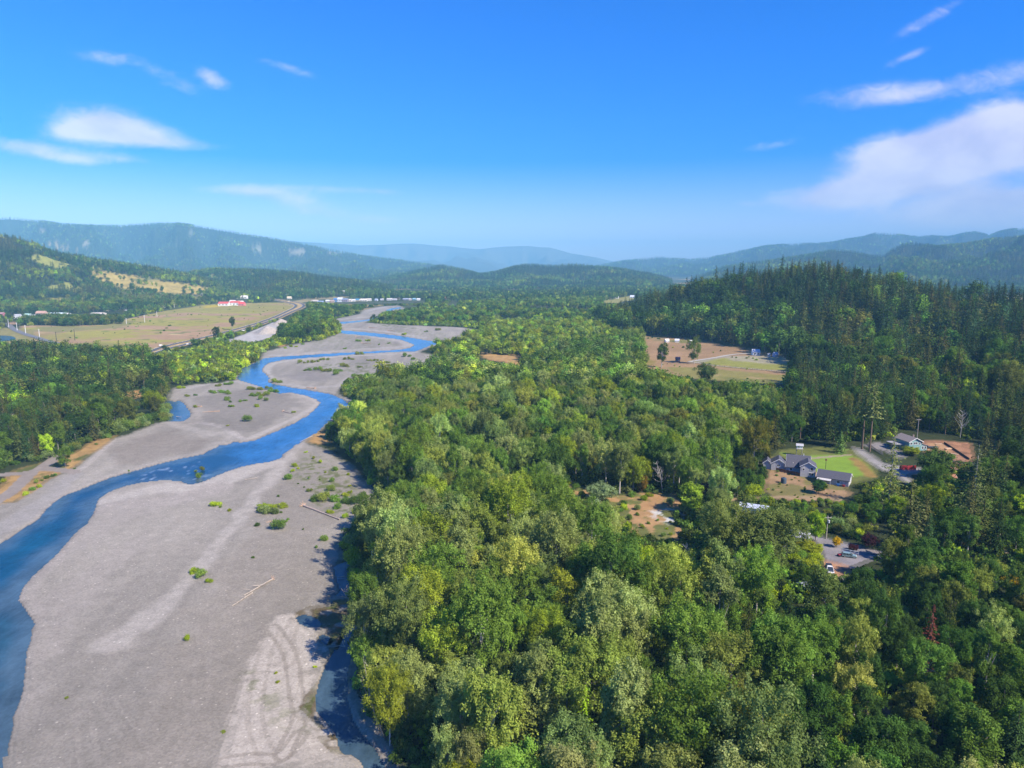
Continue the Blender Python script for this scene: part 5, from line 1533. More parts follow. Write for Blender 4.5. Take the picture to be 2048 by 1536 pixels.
ribbon("country_road", Gp([(-60, 643), (0, 646), (16, 650), (24, 656), (34, 662), (52, 669), (72, 675), (110, 686), (200, 704), (260, 712)]), 9, M_road, .5)
ribbon("frontage_road", Gp([(600, 607.5), (650, 607), (700, 606.5), (770, 606), (840, 604)]), 12, M_road, .5)
ribbon("farm_lane", Gp([(1378, 724), (1400, 720.5), (1425, 716.5), (1455, 711), (1475, 708.5), (1500, 707)]), 4.5, M((.40, .37, .31)), .35)
ribbon("field_lane", Gp([(1380, 724), (1430, 731), (1500, 738), (1560, 743), (1600, 746)]), 3.0, M((.42, .37, .28)), .35)
ribbon("forest_lane", Gp([(1735, 1104), (1770, 1108), (1810, 1120), (1850, 1128), (1900, 1140), (2000, 1165), (2080, 1190)]), 3.6, M((.20, .175, .165)), .30)
ribbon("hill_lane", Gp([(1838, 940), (1870, 945), (1900, 952), (1925, 975), (1960, 1000), (2100, 1040)]), 3.6, M((.24, .22, .21)), .30)
lake = smooth(np.vstack([Gp([(-80, 670), (10, 672), (30, 676), (25, 681), (-20, 684), (-90, 684), (-80, 670)])]), 4)
mesh_obj("pond_water", [(x, y, .55) for x, y in lake], [tuple(range(len(lake)))], mat("pond_water", (.05, .13, .24), .08, spec=.5), kind='structure')

# ------------------------------------------------------------------ grey farmhouse
hx, hy = G(1600, 953)
t = empty('house', (hx, hy, gz(hx, hy) + .02), R(-20))
tag(t, 'grey gabled farmhouse with slate roofs in front of the green lawn', 'house')
gable(t, 0, 6.5, 0, 7.5, 5.0, 2.0, 'y', GREYW, SLATE)
gable(t, -6.02, -.02, 5.2, 10.5, 2.8, 1.7, 'x', GREYW, SLATE)
gable(t, -12.6, -6.05, 7.2, 14.5, 3.3, 2.1, 'y', GREYW, SLATE)
gable(t, -16.2, -12.63, 7.9, 13.5, 3.0, 1.5, 'y', GREYW, SLATE)
gable(t, -5.5, 4.5, 10.6, 17.5, 3.8, 2.6, 'x', GREYW, SLATE)
window(t, .9, 3.1, .8, .9, 'f', 0); window(t, 4.2, 3.2, 1.1, 1.4, 'f', 0); window(t, 3.7, .9, 1.9, 1.2, 'f', 0, True)
window(t, -4.4, 1.2, 1.1, 1.1, 'f', 5.2); window(t, -10.1, 2.1, 1.5, .8, 'f', 7.2)
window(t, 1.5, 3.0, .9, 1.1, 'r', 6.5); door(t, 4.6, 0, 1.0, 2.1, 'r', 6.5, (.55, .55, .52))
MB().box(1.6, 1.9, 13.8, 14.1, 5.6, 7.4).make('vent_pipe', WHITE, t)
MB().tube([(-3, 7.0, 3.6), (-3, 7.0, 4.5)], .12).make('vent_pipe', WHITE, t)

# brown plank fence before it
a, b = np.array(G(1552, 941.5)), np.array(G(1599.5, 951.8))
L = float(np.hypot(*(b - a)))
t = empty('plank_fence', (a[0], a[1], gz(*a)), math.atan2(b[1] - a[1], b[0] - a[0]))
tag(t, 'brown plank fence running along the front of the grey farmhouse', 'fence')
nb = int(L / .9)
bm_ = None
for i in range(nb):
    x = i * L / nb
    if bm_ is None:
        bm_ = MB().box(.0, L / nb - .06, -.02, .02, .08, 1.55).make('plank', WOODB, t)
        p0 = bm_
    else:
        p = p0.copy(); COL.objects.link(p); p.parent = t; p.location = (x, 0, random.uniform(-.06, .06))
for i in range(0, nb + 1, 3):
    MB().box(i * L / nb - .07, i * L / nb + .07, .03, .16, 0, 1.7).make('post', WOODB, t)

# slate-roofed barn
hx, hy = G(1633.5, 964)
t = empty('barn', (hx, hy, gz(hx, hy) + .02), R(-33.5))
tag(t, 'long grey barn with one dark slate roof beside the farmhouse', 'barn')
gable(t, 0, 13.0, 0, 8.2, 2.7, 2.3, 'x', GREYW, SLATE)
window(t, 2.6, 1.2, 1.3, 1.2, 'r', 13.0); window(t, 8.2, 1.1, 1.2, 1.0, 'f', 0); door(t, 10.4, 0, 1.1, 2.1, 'f', 0, (.5, .5, .5))
MB().prism([(0, 2.45), (-2.4, 2.0), (-2.4, 2.12), (0, 2.57)], .2, 6.0, 'x').make('porch_roof', M((.50, .48, .46)), t)
for x in (.4, 3.0, 5.8):
    MB().box(x, x + .14, -2.3, -2.16, 0, 2.0).make('porch_post', WHITE, t)
for i, (x, c, lab) in enumerate([(9.0, (.05, .20, .50), 'blue bin standing against the front wall of the barn'), (11.2, (.45, .05, .05), 'red bin at the front corner of the barn'), (10.2, (.15, .16, .2), 'dark bin between the blue and the red bin by the barn')]):
    w = Matrix.Rotation(R(-33.5), 3, 'Z') @ Vector((x, -1.0, 0))
    q = empty('storage_bin', (hx + w.x, hy + w.y, gz(hx, hy)), R(-33.5))
    MB().prism([(-.45, 0), (.45, 0), (.55, .8), (-.55, .8)], -.35, .35, 'y').make('body', M(c), q)
    MB().box(-.6, .6, -.42, .42, .8, .9).make('lid', M(tuple(k * .7 for k in c)), q)
    tag(q, lab, 'bin', 'bins by the barn')

# water tank
x, y, z = at(1567, 966)
t = empty('water_tank', (x, y, z))
tag(t, 'dark blue round water tank on the dry slope below the farmhouse', 'water tank')
prof = [(1.18, 0)]
for i in range(8): prof += [(1.18, .1 + i * .26), (1.23, .16 + i * .26), (1.18, .26 + i * .26)]
MB().lathe(prof + [(1.05, 2.4), (.35, 2.62)], 24).make('body', M((.045, .075, .105), .5), t)
MB().lathe([(.34, 2.6), (.34, 2.74)], 14).make('lid', M((.03, .05, .07), .5), t)

# hut on stilts
x, y, z = at(1598, 911)
t = empty('stilt_hut', (x, y, z), R(-18))
tag(t, 'small white hut raised on four stilts behind the farmhouse', 'hut')
for sx in (-1.3, 1.3):
    for sy in (-1.1, 1.1):
        MB().tube([(sx, sy, -.2), (sx, sy, 3.6)], .12).make('leg', WEATHERED, t)
MB().box(-1.7, 1.7, -1.5, 1.5, 3.6, 3.8).make('platform', WEATHERED, t)
gable(t, -1.4, 1.4, -1.2, 1.2, 5.4, .7, 'x', WHITE, M((.42, .42, .44)), .3, 3.8)
window(t, -.9, 4.4, .8, .6, 'f', -1.2)
MB().tube([(-1.3, -1.1, .4), (1.3, -1.1, 3.2)], .07).make('brace', WEATHERED, t)

# bird-box pole on the lawn
x, y, z = at(1651, 938)
t = empty('bird_box_pole', (x, y, z))
tag(t, 'thin pole with a wooden bird box at the edge of the lawn', 'pole')
MB().tube([(0, 0, -.2), (0, 0, 4.2)], .11).make('pole', DARK, t)
MB().prism([(-.35, 0), (.35, 0), (.35, .6), (0, .95), (-.35, .6)], -.3, .3, 'y').make('box', WOODB, t).location = (0, 0, 4.1)

# ------------------------------------------------------------------ teal house and its plot
hx, hy = G(1817, 902.5)
t = empty('house', (hx, hy, gz(hx, hy) + .02), R(8))
tag(t, 'teal two-storey house with a brown roof beside the bare dirt plot', 'house')
gable(t, 0, 7.4, 0, 11, 5.0, 1.9, 'y', TEAL, BROWNROOF, .6)
w = MB().prism([(7.42, 0), (10.6, 0), (10.6, 2.7), (7.42, 3.6)], .2, 9, 'y').make('wall', TEAL, t)
MB().prism([(7.42, 3.65), (11.0, 2.62), (11.0, 2.8), (7.42, 3.83)], -.2, 9.4, 'y').make('roof', BROWNROOF, t)
MB().box(-5.6, -.05, 3, 10.5, 2.9, 3.12).make('carport_roof', M((.30, .29, .30)), t)
for sx, sy in ((-5.4, 3.2), (-5.4, 10.2), (-2.8, 3.2)):
    MB().box(sx, sx + .18, sy, sy + .18, 0, 2.9).make('porch_post', TEAL, t)
window(t, .7, 3.5, 1.0, 1.0, 'f', 0); window(t, 2.7, 3.6, 2.0, 1.1, 'f', 0, True); window(t, 5.6, 3.3, .9, .9, 'f', 0)
window(t, 4.2, 1.0, .9, 1.0, 'f', 0); window(t, 7.7, .9, .9, 1.4, 'f', .2); window(t, 9.2, .9, .9, 1.4, 'f', .2)
window(t, 1.5, 1.0, 1.0, 1.1, 'f', 0)
MB().box(5.9, 6.5, 5, 5.6, 5.4, 7.4).make('chimney', M((.28, .22, .20)), t)

a, b = np.array(G(1888, 887)), np.array(G(1938, 920))
t = empty('retaining_wall', (a[0], a[1], gz(*a)), math.atan2(b[1] - a[1], b[0] - a[0]))
tag(t, 'low dark timber retaining wall across the bare dirt plot', 'wall')
L = float(np.hypot(*(b - a)))
for k in range(3):
    for i in range(6):
        MB().box(i * L / 6 + .02 + k * .1, (i + 1) * L / 6 - .02 + k * .1 * 0, -.12 + .04 * k, .12 + .04 * k, k * .34, k * .34 + .31).make('timber', M((.06, .048, .04)), t)


def stack(px, py, rz, n, lab):
    x, y, z = at(px, py)
    q = empty('lumber_stack', (x, y, z), rz)
    for i in range(n):
        MB().box(-2, 2, -.8 + .32 * (i % 5), -.52 + .32 * (i % 5), .16 + .17 * (i // 5), .31 + .17 * (i // 5)).make('board', M((.52, .36, .22)), q)
    for sx in (-1.5, 1.5): MB().box(sx - .08, sx + .08, -.9, .9, 0, .15).make('bearer', WEATHERED, q)
    return tag(q, lab, 'lumber', 'lumber on the dirt plot')


stack(1896, 899, R(20), 15, 'knee-high stack of pale boards nearest the retaining wall')
stack(1908, 909, R(-35), 5, 'thin layer of pale boards laid at the front of the dirt plot')
stack(1878, 889, R(5), 5, 'thin layer of pale boards at the back of the dirt plot')

x, y, z = at(1864, 897)
t = empty('flatbed_trailer', (x, y, z), R(4))
tag(t, 'dark flatbed trailer parked on the dirt beside the teal house', 'trailer')
MB().box(-3.2, 3.2, -1.1, 1.1, .75, .95).make('bed', M((.06, .065, .08)), t)
for sx in (-.6, .6):
    for sy in (-1.25, 1.05):
        w_ = MB(); w_.lathe([(.12, 0), (.36, .02), (.38, .1), (.36, .2), (.12, .22)], 14)
        o = w_.make('wheel', DARK, t); o.rotation_euler = (R(-90), 0, 0); o.location = (sx, sy, .38)
MB().prism([(3.2, .75), (4.6, .6), (4.6, .72), (3.2, .9)], -.08, .08, 'y').make('drawbar', DARK, t)
MB().box(-3.1, -2.9, -1.1, 1.1, .95, 1.8).make('headboard', M((.06, .065, .08)), t)

x, y, z = at(1872, 904)
t = empty('compact_tractor', (x, y, z), R(25))
tag(t, 'small rust brown tractor standing in front of the dark trailer', 'tractor')
MB().box(-.3, 1.5, -.4, .4, .6, 1.25).make('bonnet', M((.24, .07, .04)), t)
MB().box(-1.1, -.3, -.55, .55, .7, 1.0).make('seat_deck', DARK, t)
MB().box(-1.0, -.5, -.3, .3, 1.0, 1.5).make('seat', DARK, t)
rb = MB()
for sy in (-.6, .52): rb.box(-1.15, -1.05, sy, sy + .08, 1.0, 2.3)
rb.box(-1.15, -1.05, -.6, .6, 2.3, 2.38).make('roll_bar', DARK, t)
for sx, rr in ((-.75, .62), (1.1, .40)):
    for sy in (-.95, .65):
        w_ = MB(); w_.lathe([(.1, 0), (rr - .04, .02), (rr, .1), (rr, .2), (rr - .04, .28), (.1, .3)], 16)
        o = w_.make('wheel', DARK, t); o.rotation_euler = (R(-90), 0, 0); o.location = (sx, sy, rr)

# red board fence and grey picket fence by the drive
a, b = np.array(G(1799, 939.5)), np.array(G(1832, 939.5))
t = empty('board_fence', (a[0], a[1], gz(*a)), math.atan2(b[1] - a[1], b[0] - a[0]))
tag(t, 'tall red board fence beside the bend of the paved drive', 'fence')
L = float(np.hypot(*(b - a))); nb = 22
p0 = MB().box(0, L / nb - .03, -.025, .025, .05, 2.15).make('board', M((.40, .035, .04)), t)
for i in range(1, nb):
    p = p0.copy(); COL.objects.link(p); p.parent = t; p.location = (i * L / nb, 0, random.uniform(-.03, .03))
for i in range(5): MB().box(i * L / 4 - .06, i * L / 4 + .06, .03, .15, 0, 2.25).make('post', M((.30, .03, .03)), t)
for z in (.5, 1.7): MB().box(0, L, .03, .08, z, z + .1).make('rail', M((.30, .03, .03)), t)

c = smooth(Gp([(1737, 889), (1744, 896), (1752, 902), (1760, 907), (1767, 911)]), 6)
t = empty('picket_fence', (c[0][0], c[0][1], gz(*c[0])))
tag(t, 'weathered grey picket fence curving along the drive below the tall pines', 'fence')
dist = np.concatenate([[0], np.cumsum(np.hypot(*np.diff(c, axis=0).T))])
n_ = int(dist[-1] / .42)
pk0 = None
for i in range(n_):
    q = np.array([np.interp(i * .42, dist, c[:, k]) for k in (0, 1)]) - c[0]
    if pk0 is None: pk0 = MB().prism([(-.12, .1), (.12, .1), (.12, 1.25), (0, 1.45), (-.12, 1.25)], -.02, .02, 'y').make('picket', WEATHERED, t); o = pk0
    else: o = pk0.copy(); COL.objects.link(o); o.parent = t
    q2 = np.array([np.interp(i * .42 + .2, dist, c[:, k]) for k in (0, 1)]) - c[0]
    o.location = (q[0], q[1], 0); o.rotation_euler = (0, 0, math.atan2(q2[1] - q[1], q2[0] - q[0]))
for z in (.4, 1.05): MB().tube([(p[0] - c[0][0], p[1] - c[0][1], z) for p in c], .05, .05, 4).make('rail', WEATHERED, t)

# ------------------------------------------------------------------ sheds in the clearing
hx, hy = G(1479, 1025)
t = empty('shed', (hx, hy, gz(hx, hy)), R(-27))
tag(t, 'white shed with a bright metal roof at the edge of the trees', 'shed')
gable(t, 0, 10.2, 0, 4.4, 2.5, .9, 'x', WHITE, METALROOF, .3)
window(t, 1.5, 1.0, 1.0, .9, 'r', 10.2); door(t, 8.3, 0, 1.1, 2.0, 'f', 0, (.45, .45, .45))
hx, hy = G(1568, 1084)
t = empty('outbuilding', (hx, hy, gz(hx, hy)), R(-28))
tag(t, 'pale grey outbuilding half hidden by the big tree beside the gravel parking', 'outbuilding')
gable(t, 0, 7.6, 0, 5.6, 2.7, .9, 'x', M((.45, .44, .47)), M((.40, .40, .44), .5), .4)
window(t, 2.0, 1.0, 1.2, 1.0, 'r', 7.6); door(t, 5.0, 0, 1.1, 2.0, 'f', 0, (.2, .22, .3))
hx, hy = G(1618, 1186)
t = empty('shed', (hx, hy, gz(hx, hy)), R(10))
tag(t, 'pale roofed shed showing between treetops below the parked white car', 'shed')
gable(t, -2.5, 2.5, -2, 2, 2.4, .8, 'x', M((.45, .45, .45)), M((.30, .33, .38), .5), .3)
hx, hy = G(1895, 962)
t = empty('shed', (hx, hy, gz(hx, hy)), R(-10))
tag(t, 'small shed with a rusty brown roof under the dark trees', 'shed')
gable(t, -2.6, 2.6, -2, 2, 2.3, .9, 'x', WHITE, M((.36, .17, .10)), .35)
hx, hy = G(2014, 972)
t = empty('shed', (hx, hy, gz(hx, hy)), R(-30))
tag(t, 'blue-grey roofed shed showing between dark conifers on the slope', 'shed')
gable(t, -3, 3, -2.4, 2.4, 2.6, 1.0, 'x', M((.3, .35, .45)), M((.30, .36, .44), .4), .35)


# ------------------------------------------------------------------ vehicles
def car(name, loc, rz, L, Wd, Ht, body, roofc, hoodc, lab, cat, wagon=True):
    """x forward; a bevelled lower body, a tapered cabin, wheels, lamps"""
    import bmesh
    t = empty(name, loc, rz)
    tag(t, lab, cat)
    h0, h1 = .32 * Ht / 1.6, .58 * Ht
    prof = [(-L / 2, h0 + .1), (-L / 2 + .05, h1 - .05), (-L / 2 + .2, h1 + .02), (L * .17, h1 + .02), (L / 2 - .25, h1 - .12), (L / 2 - .02, h1 - .25), (L / 2, h0 + .1), (L / 2 - .1, h0), (-L / 2 + .1, h0)]
    b = MB().prism(prof, -Wd / 2, Wd / 2, 'y').make('body', M(body, .28, .1, None, .6), t)
    bm = bmesh.new(); bm.from_mesh(b.data)
    bmesh.ops.bevel(bm, geom=[e for e in bm.edges if abs(e.verts[0].co.y - e.verts[1].co.y) < .01], offset=.07, segments=2, affect='EDGES', clamp_overlap=True)
    bm.to_mesh(b.data); bm.free()
    xr = -L / 2 + (.18 if wagon else .7)
    g = MB()
    c0 = [(xr, -Wd / 2 + .06), (L * .17 + .25, -Wd / 2 + .06), (L * .17 + .25, Wd / 2 - .06), (xr, Wd / 2 - .06)]
    c1 = [(xr + .22, -Wd / 2 + .2), (L * .17 - .55, -Wd / 2 + .2), (L * .17 - .55, Wd / 2 - .2), (xr + .22, Wd / 2 - .2)]
    g.add([(x, y, h1) for x, y in c0] + [(x, y, Ht - .07) for x, y in c1], [(0, 1, 2, 3), (4, 5, 6, 7), (0, 1, 5, 4), (1, 2, 6, 5), (2, 3, 7, 6), (3, 0, 4, 7)])
    g.make('window', GLASS, t)
    MB().add([(x + (-.05 if i in (0, 3) else .05), y * 1.03, Ht - .07) for i, (x, y) in enumerate(c1)] + [(x, y * .97, Ht) for x, y in c1], [(0, 1, 2, 3), (4, 5, 6, 7), (0, 1, 5, 4), (1, 2, 6, 5), (2, 3, 7, 6), (3, 0, 4, 7)]).make('roof', M(roofc, .35, .1, None, .5), t)
    pl = MB()
    for f in (.0, .36, .68, 1.0):
        for s in (-1, 1):
            xb = xr + (L * .17 + .25 - xr) * f; xt = xr + .22 + (L * .17 - .77 - xr) * f
            pl.tube([(xb, s * (Wd / 2 - .05), h1), (xt, s * (Wd / 2 - .19), Ht - .05)], .05, .05, 4)
    pl.make('pillar', M(body, .28, .1, None, .6), t)
    MB().add([(L * .17 + .3, -Wd / 2 + .12, h1 + .05), (L / 2 - .3, -Wd / 2 + .16, h1 - .08), (L / 2 - .3, Wd / 2 - .16, h1 - .08), (L * .17 + .3, Wd / 2 - .12, h1 + .05), (L * .17 + .3, -Wd / 2 + .12, h1 - .05), (L / 2 - .3, -Wd / 2 + .16, h1 - .2), (L / 2 - .3, Wd / 2 - .16, h1 - .2), (L * .17 + .3, Wd / 2 - .12, h1 - .05)],
             [(0, 1, 2, 3), (7, 6, 5, 4), (0, 4, 5, 1), (1, 5, 6, 2), (2, 6, 7, 3), (3, 7, 4, 0)]).make('bonnet', M(hoodc, .28, .1, None, .6), t)
    for sx in (-L * .30, L * .31):
        for s in (-1, 1):
            r = .34 * Ht / 1.6
            w_ = MB(); w_.lathe([(r * .6, -.11), (r * .95, -.11), (r, -.06), (r, .06), (r * .95, .11), (r * .6, .11)], 18)
            o = w_.make('wheel', DARK, t); o.rotation_euler = (R(90), 0, 0); o.location = (sx, s * (Wd / 2 - .09), r)
            k = MB(); k.lathe([(r * .1, -.12), (r * .6, -.12), (r * .6, .12), (r * .1, .12)], 14)
            k.make('rim', M((.55, .55, .56), .3, .6, None), o)
    for s in (-1, 1):
        MB().box(L / 2 - .12, L / 2 + .02, s * (Wd / 2 - .32) - .17, s * (Wd / 2 - .32) + .17, h1 - .36, h1 - .18).make('headlight', M((.85, .86, .88), .15, 0, None), t)
        MB().box(-L / 2 - .02, -L / 2 + .08, s * (Wd / 2 - .2) - .1, s * (Wd / 2 - .2) + .1, h1 - .35, h1 - .08).make('tail_light', M((.45, .02, .02), .3, 0, None), t)
        MB().box(L * .17 - .05, L * .17 + .12, s * (Wd / 2 + .1) - .08, s * (Wd / 2 + .1) + .08, h1 + .02, h1 + .18).make('mirror', M(body, .28, .1, None, .6), t)
    MB().box(L / 2 - .05, L / 2 + .05, -Wd / 2 + .1, Wd / 2 - .1, h0, h0 + .2).make('bumper', DARK, t)
    MB().box(-L / 2 - .05, -L / 2 + .05, -Wd / 2 + .1, Wd / 2 - .1, h0, h0 + .2).make('bumper', DARK, t)
    return t


t = car('parked_car', at(1659, 1144), R(-104), 4.9, 2.0, 1.95, (.80, .79, .77), (.80, .79, .77), (.05, .055, .07), 'white off-road car with dark bonnet and black rear roof on the drive', 'car')
MB().box(-2.1, -.65, -.78, .78, 1.96, 2.10).make('roof_box', M((.025, .025, .03), .4, 0, None), t)
for s in (-.7, .7): MB().tube([(-2.2, s, 2.0), (.1, s, 2.0)], .03).make('roof_rail', DARK, t)
car('parked_car', at(1698, 1113.5), R(-20), 4.6, 1.8, 1.5, (.20, .30, .31), (.20, .30, .31), (.20, .30, .31), 'grey-green estate car parked beside the white rail fence', 'car')
x, y, z = at(1681, 1112)
t = empty('quad_bike', (x, y, z), R(10))
tag(t, 'small red quad bike parked at the tail of the estate car', 'quad bike')
MB().prism([(-.9, .55), (.9, .5), (1.0, .75), (.3, .95), (-.3, .8), (-.9, .9)], -.35, .35, 'y').make('body', M((.40, .03, .06), .4), t)
MB().box(-.6, .1, -.2, .2, .86, 1.0).make('seat', DARK, t)
MB().tube([(.45, -.4, 1.15), (.4, 0, 1.1), (.45, .4, 1.15)], .03).make('handlebar', DARK, t)
for sx in (-.65, .65):
    for s in (-1, 1):
        w_ = MB(); w_.lathe([(.1, -.13), (.28, -.13), (.31, 0), (.28, .13), (.1, .13)], 14)
        o = w_.make('wheel', DARK, t); o.rotation_euler = (R(90), 0, 0); o.location = (sx, s * .5, .31)

a, b = np.array(G(1683.6, 1104)), np.array(G(1717, 1111))
L = float(np.hypot(*(b - a)))
t = empty('rail_fence', (a[0], a[1], gz(*a)), math.atan2(b[1] - a[1], b[0] - a[0]))
tag(t, 'white two-rail fence behind the grey-green estate car', 'fence')
for z in (.65, 1.25): MB().box(0, L, -.05, .05, z - .1, z + .1).make('rail', WHITE, t)
for i in range(3): MB().box(i * L / 2 - .1, i * L / 2 + .1, -.11, -.052, -.1, 1.5).make('post', WHITE, t)

# ------------------------------------------------------------------ power poles
M_pole = M((.42, .38, .34), .9, 0, (3, .25))


def power_pole(px, py, h, lab, transformer=True, arm=2.4, rz=0.0, m=None, group=None, r=.17):
    x, y, z = at(px, py)
    t = empty('power_pole', (x, y, z), rz)
    MB().tube([(0, 0, -.5), (0, 0, h)], r * 1.1, r * .75, 8).make('pole', m or M_pole, t)
    MB().box(-arm / 2, arm / 2, -.22, -.12, h - .75, h - .55).make('crossarm', m or M_pole, t)
    for k in (-.45, 0, .45):
        MB().lathe([(.05, h - .55), (.08, h - .45), (.05, h - .3)], 8, (k * arm, -.17)).make('insulator', WHITE, t)
    if transformer: MB().lathe([(.1, h - 2.6), (.3, h - 2.55), (.3, h - 1.6), (.1, h - 1.5)], 12, (.4, -.2)).make('transformer', M((.62, .63, .66)), t)
    return tag(t, lab, 'power pole', group)


power_pole(1652.5, 1076.5, 8.5, 'wooden power pole with transformer between the columnar tree and the drive')
power_pole(1834, 877, 11.5, 'tall pale power pole behind the teal house', False)
power_pole(1921, 1103, 7.5, 'power pole with transformer standing among the dark conifers')
for i, (px, py, h) in enumerate([(17.6, 655, 13), (34.5, 661.5, 12.5), (51.5, 667, 12.5), (79, 673.5, 11), (253, 648, 10), (289.5, 645, 13), (314, 633, 10), (313, 616, 10), (349, 615, 9), (150, 681, 15), (113, 682, 12)]):
    power_pole(px, py, h, ['white pole at the bend of the country road', 'white pole beside the country road just below the bend', 'white pole halfway along the country road below the bend', 'white pole nearest the grove beside the country road', 'white pole just beyond the hedge end in the pasture', 'white pole in the middle of the pasture by a green clump',
                            'white pole in the pink upper pasture', 'white pole at the far edge of the pasture by the houses', 'white pole at the far pasture edge near the wooded slope', 'dark pole rising behind the grove of trees beside the pointed fir', 'dark thin pole just behind the grove near the pond'][i], False, 2.2, 0, WHITE if i < 9 else DARK, 'poles across the pasture', .32)
for i, (px, py) in enumerate([(440.5, 676), (465, 668), (490.5, 664), (514, 655.5), (583, 640)]):
    power_pole(px, py, 11, ['lamp-thin pole by the lone dark tree at the highway', 'pole beyond the lone dark tree at the highway', 'pole midway along the highway beside the gravel works', 'pole beside the highway next to the gravel yard', 'pole by the highway at the start of the far grove'][i], False, 1.6, 0, WEATHERED, 'poles beside the highway', .24)

# ------------------------------------------------------------------ driftwood
DRIFT = M((.40, .31, .25), .9, 0, (2, .3)); BLEACH = M((.36, .31, .26), .9, 0, (2, .3)); ROOT = M((.46, .31, .21), .9, 0, (3, .3))


def driftlog(p0, p1, r, lab, roots=True, m=DRIFT, branches=0, name='driftwood_log'):
    a, b = np.array(at(*p0)), np.array(at(*p1))
    t = empty(name, tuple(a)); tag(t, lab, 'log', 'driftwood on the gravel')
    d = b - a; n = 8
    path = [d * i / n + np.array([0, 0, r * .8]) + np.array([random.uniform(-1, 1), random.uniform(-1, 1), 0]) * r * .25 for i in range(n + 1)]
    MB().tube(path, r, r * .45, 8).make('trunk', m, t)
    u = d / np.linalg.norm(d)
    if roots:
        for k in range(9):
            an = k * .7 + random.uniform(-.2, .2)
            v = np.array([-u[1] * math.cos(an), u[0] * math.cos(an), max(-.25, math.sin(an))]) - u * random.uniform(.1, .5)
            q = path[0]
            MB().tube([q, q + v * r * 2.0, q + v * r * random.uniform(3.2, 4.6) + np.array([0, 0, random.uniform(-.2, .5) * r])], r * .5, r * .12, 5).make('root', ROOT, t)
    for k in range(branches):
        f = random.uniform(.15, .9)
        q = d * f + np.array([0, 0, r * .8]); an = random.choice((-1, 1)) * random.uniform(.4, 1.0)
        v = np.array([u[0] * math.cos(an) - u[1] * math.sin(an), u[0] * math.sin(an) + u[1] * math.cos(an), random.uniform(.05, .5)])
        MB().tube([q, q + v * random.uniform(1.2, 3.0)], r * .35, r * .1, 5).make('branch', m, t)
    return t


driftlog((607, 1012), (679, 1040), .42, 'long driftwood trunk with upturned roots lying on the grey gravel', m=DRIFT)
driftlog((545, 1159), (488, 1192), .26, 'bleached branching driftwood tree lying on the open gravel bar', m=BLEACH, branches=9)
driftlog((505, 1186), (464, 1213), .2, 'thin broken driftwood end below the bleached branching trunk', False, BLEACH, 4)
driftlog((551, 1041), (533, 1046), .16, 'short reddish driftwood branch near the round gravel bushes', False, ROOT, 3)
driftlog((567, 823), (588, 829), .3, 'small driftwood log with roots on the dark inner gravel bar', m=DRIFT)
driftlog((438, 823), (405, 825), .25, 'rusty driftwood log lying across the inner gravel bar', m=ROOT, branches=3)
driftlog((402, 814), (388, 813), .3, 'brown driftwood heap log near the backwater pool', m=ROOT, branches=4)
driftlog((353, 834), (363, 835), .25, 'dark log lying in the blue backwater pool', False, DRIFT)
driftlog((515, 1087 - 146 + 15), (490, 960), .2, 'thin pale log stranded along the near river edge', False, BLEACH)
driftlog((690, 1153.5), (674, 1155.5), .2, 'pale log bridging the small creek pool', False, BLEACH)
driftlog((690, 1293), (676, 1292), .14, 'bare branching limb hanging over the long creek', False, BLEACH, 6)
driftlog((625, 872), (600, 884), .22, 'pale log along the outer bank below the dry grass', False, BLEACH)
for k, (a_, b_) in enumerate([((712, 674), (728, 675)), ((738, 655), (756, 656.5)), ((776, 661.5), (790, 662.5)), ((612, 679), (630, 681)), ((724, 686.5), (742, 688)), ((630, 777.5), (612, 775.5)), ((668, 657), (684, 658.5))]):
    driftlog(a_, b_, .45, ['driftwood log beside the thin upper channel', 'reddish driftwood log on the far gravel by the thicket', 'driftwood log by the yellow patch on the far gravel', 'driftwood log on the middle bar below the grove', 'driftwood log in the middle of the middle bar', 'dark driftwood snag at the water edge of the bushy bar', 'driftwood log on the far gravel beside the grove tip'][k], True, ROOT, 3)
driftlog((1510, 1002), (1548, 1009), .35, 'reddish fallen trunk in the green scrub below the farmhouse', False, ROOT, 2, 'fallen_trunk')

# ------------------------------------------------------------------ gravel heaps at the works
for k, (px, py, r, h, lab) in enumerate([(535, 666, 24, 11, 'large grey cone of gravel in the works yard'), (562, 649, 20, 10, 'grey gravel cone at the back of the works yard by the trees'), (556, 665, 15, 7, 'low gravel cone joined to the large one in the works yard'), (600, 643, 10, 6, 'small pale gravel cone half hidden in the far grove')]):
    x, y, z = at(px, py)
    k_, V, Fc = 28, [], []
    for i, (rr, zz) in enumerate([(1, 0), (.8, .12), (.5, .48), (.22, .83), (.05, 1)]):
        for j in range(k_):
            q = 1 + .18 * math.sin(3 * j * 6.283 / k_ + k) + random.uniform(-.06, .06)
            V.append((x + r * rr * q * math.cos(j * 6.283 / k_), y + r * rr * q * math.sin(j * 6.283 / k_), z + h * zz - .3))
    Fc = [(i * k_ + j, i * k_ + (j + 1) % k_, (i + 1) * k_ + (j + 1) % k_, (i + 1) * k_ + j) for i in range(4) for j in range(k_)] + [tuple(range(4 * k_, 5 * k_))]
    tag(mesh_obj('gravel_heap', V, Fc, mat("heap_gravel", (.34, .30, .26), .95, noise=(.5, .25))), lab, 'gravel heap', 'gravel heaps at the works')


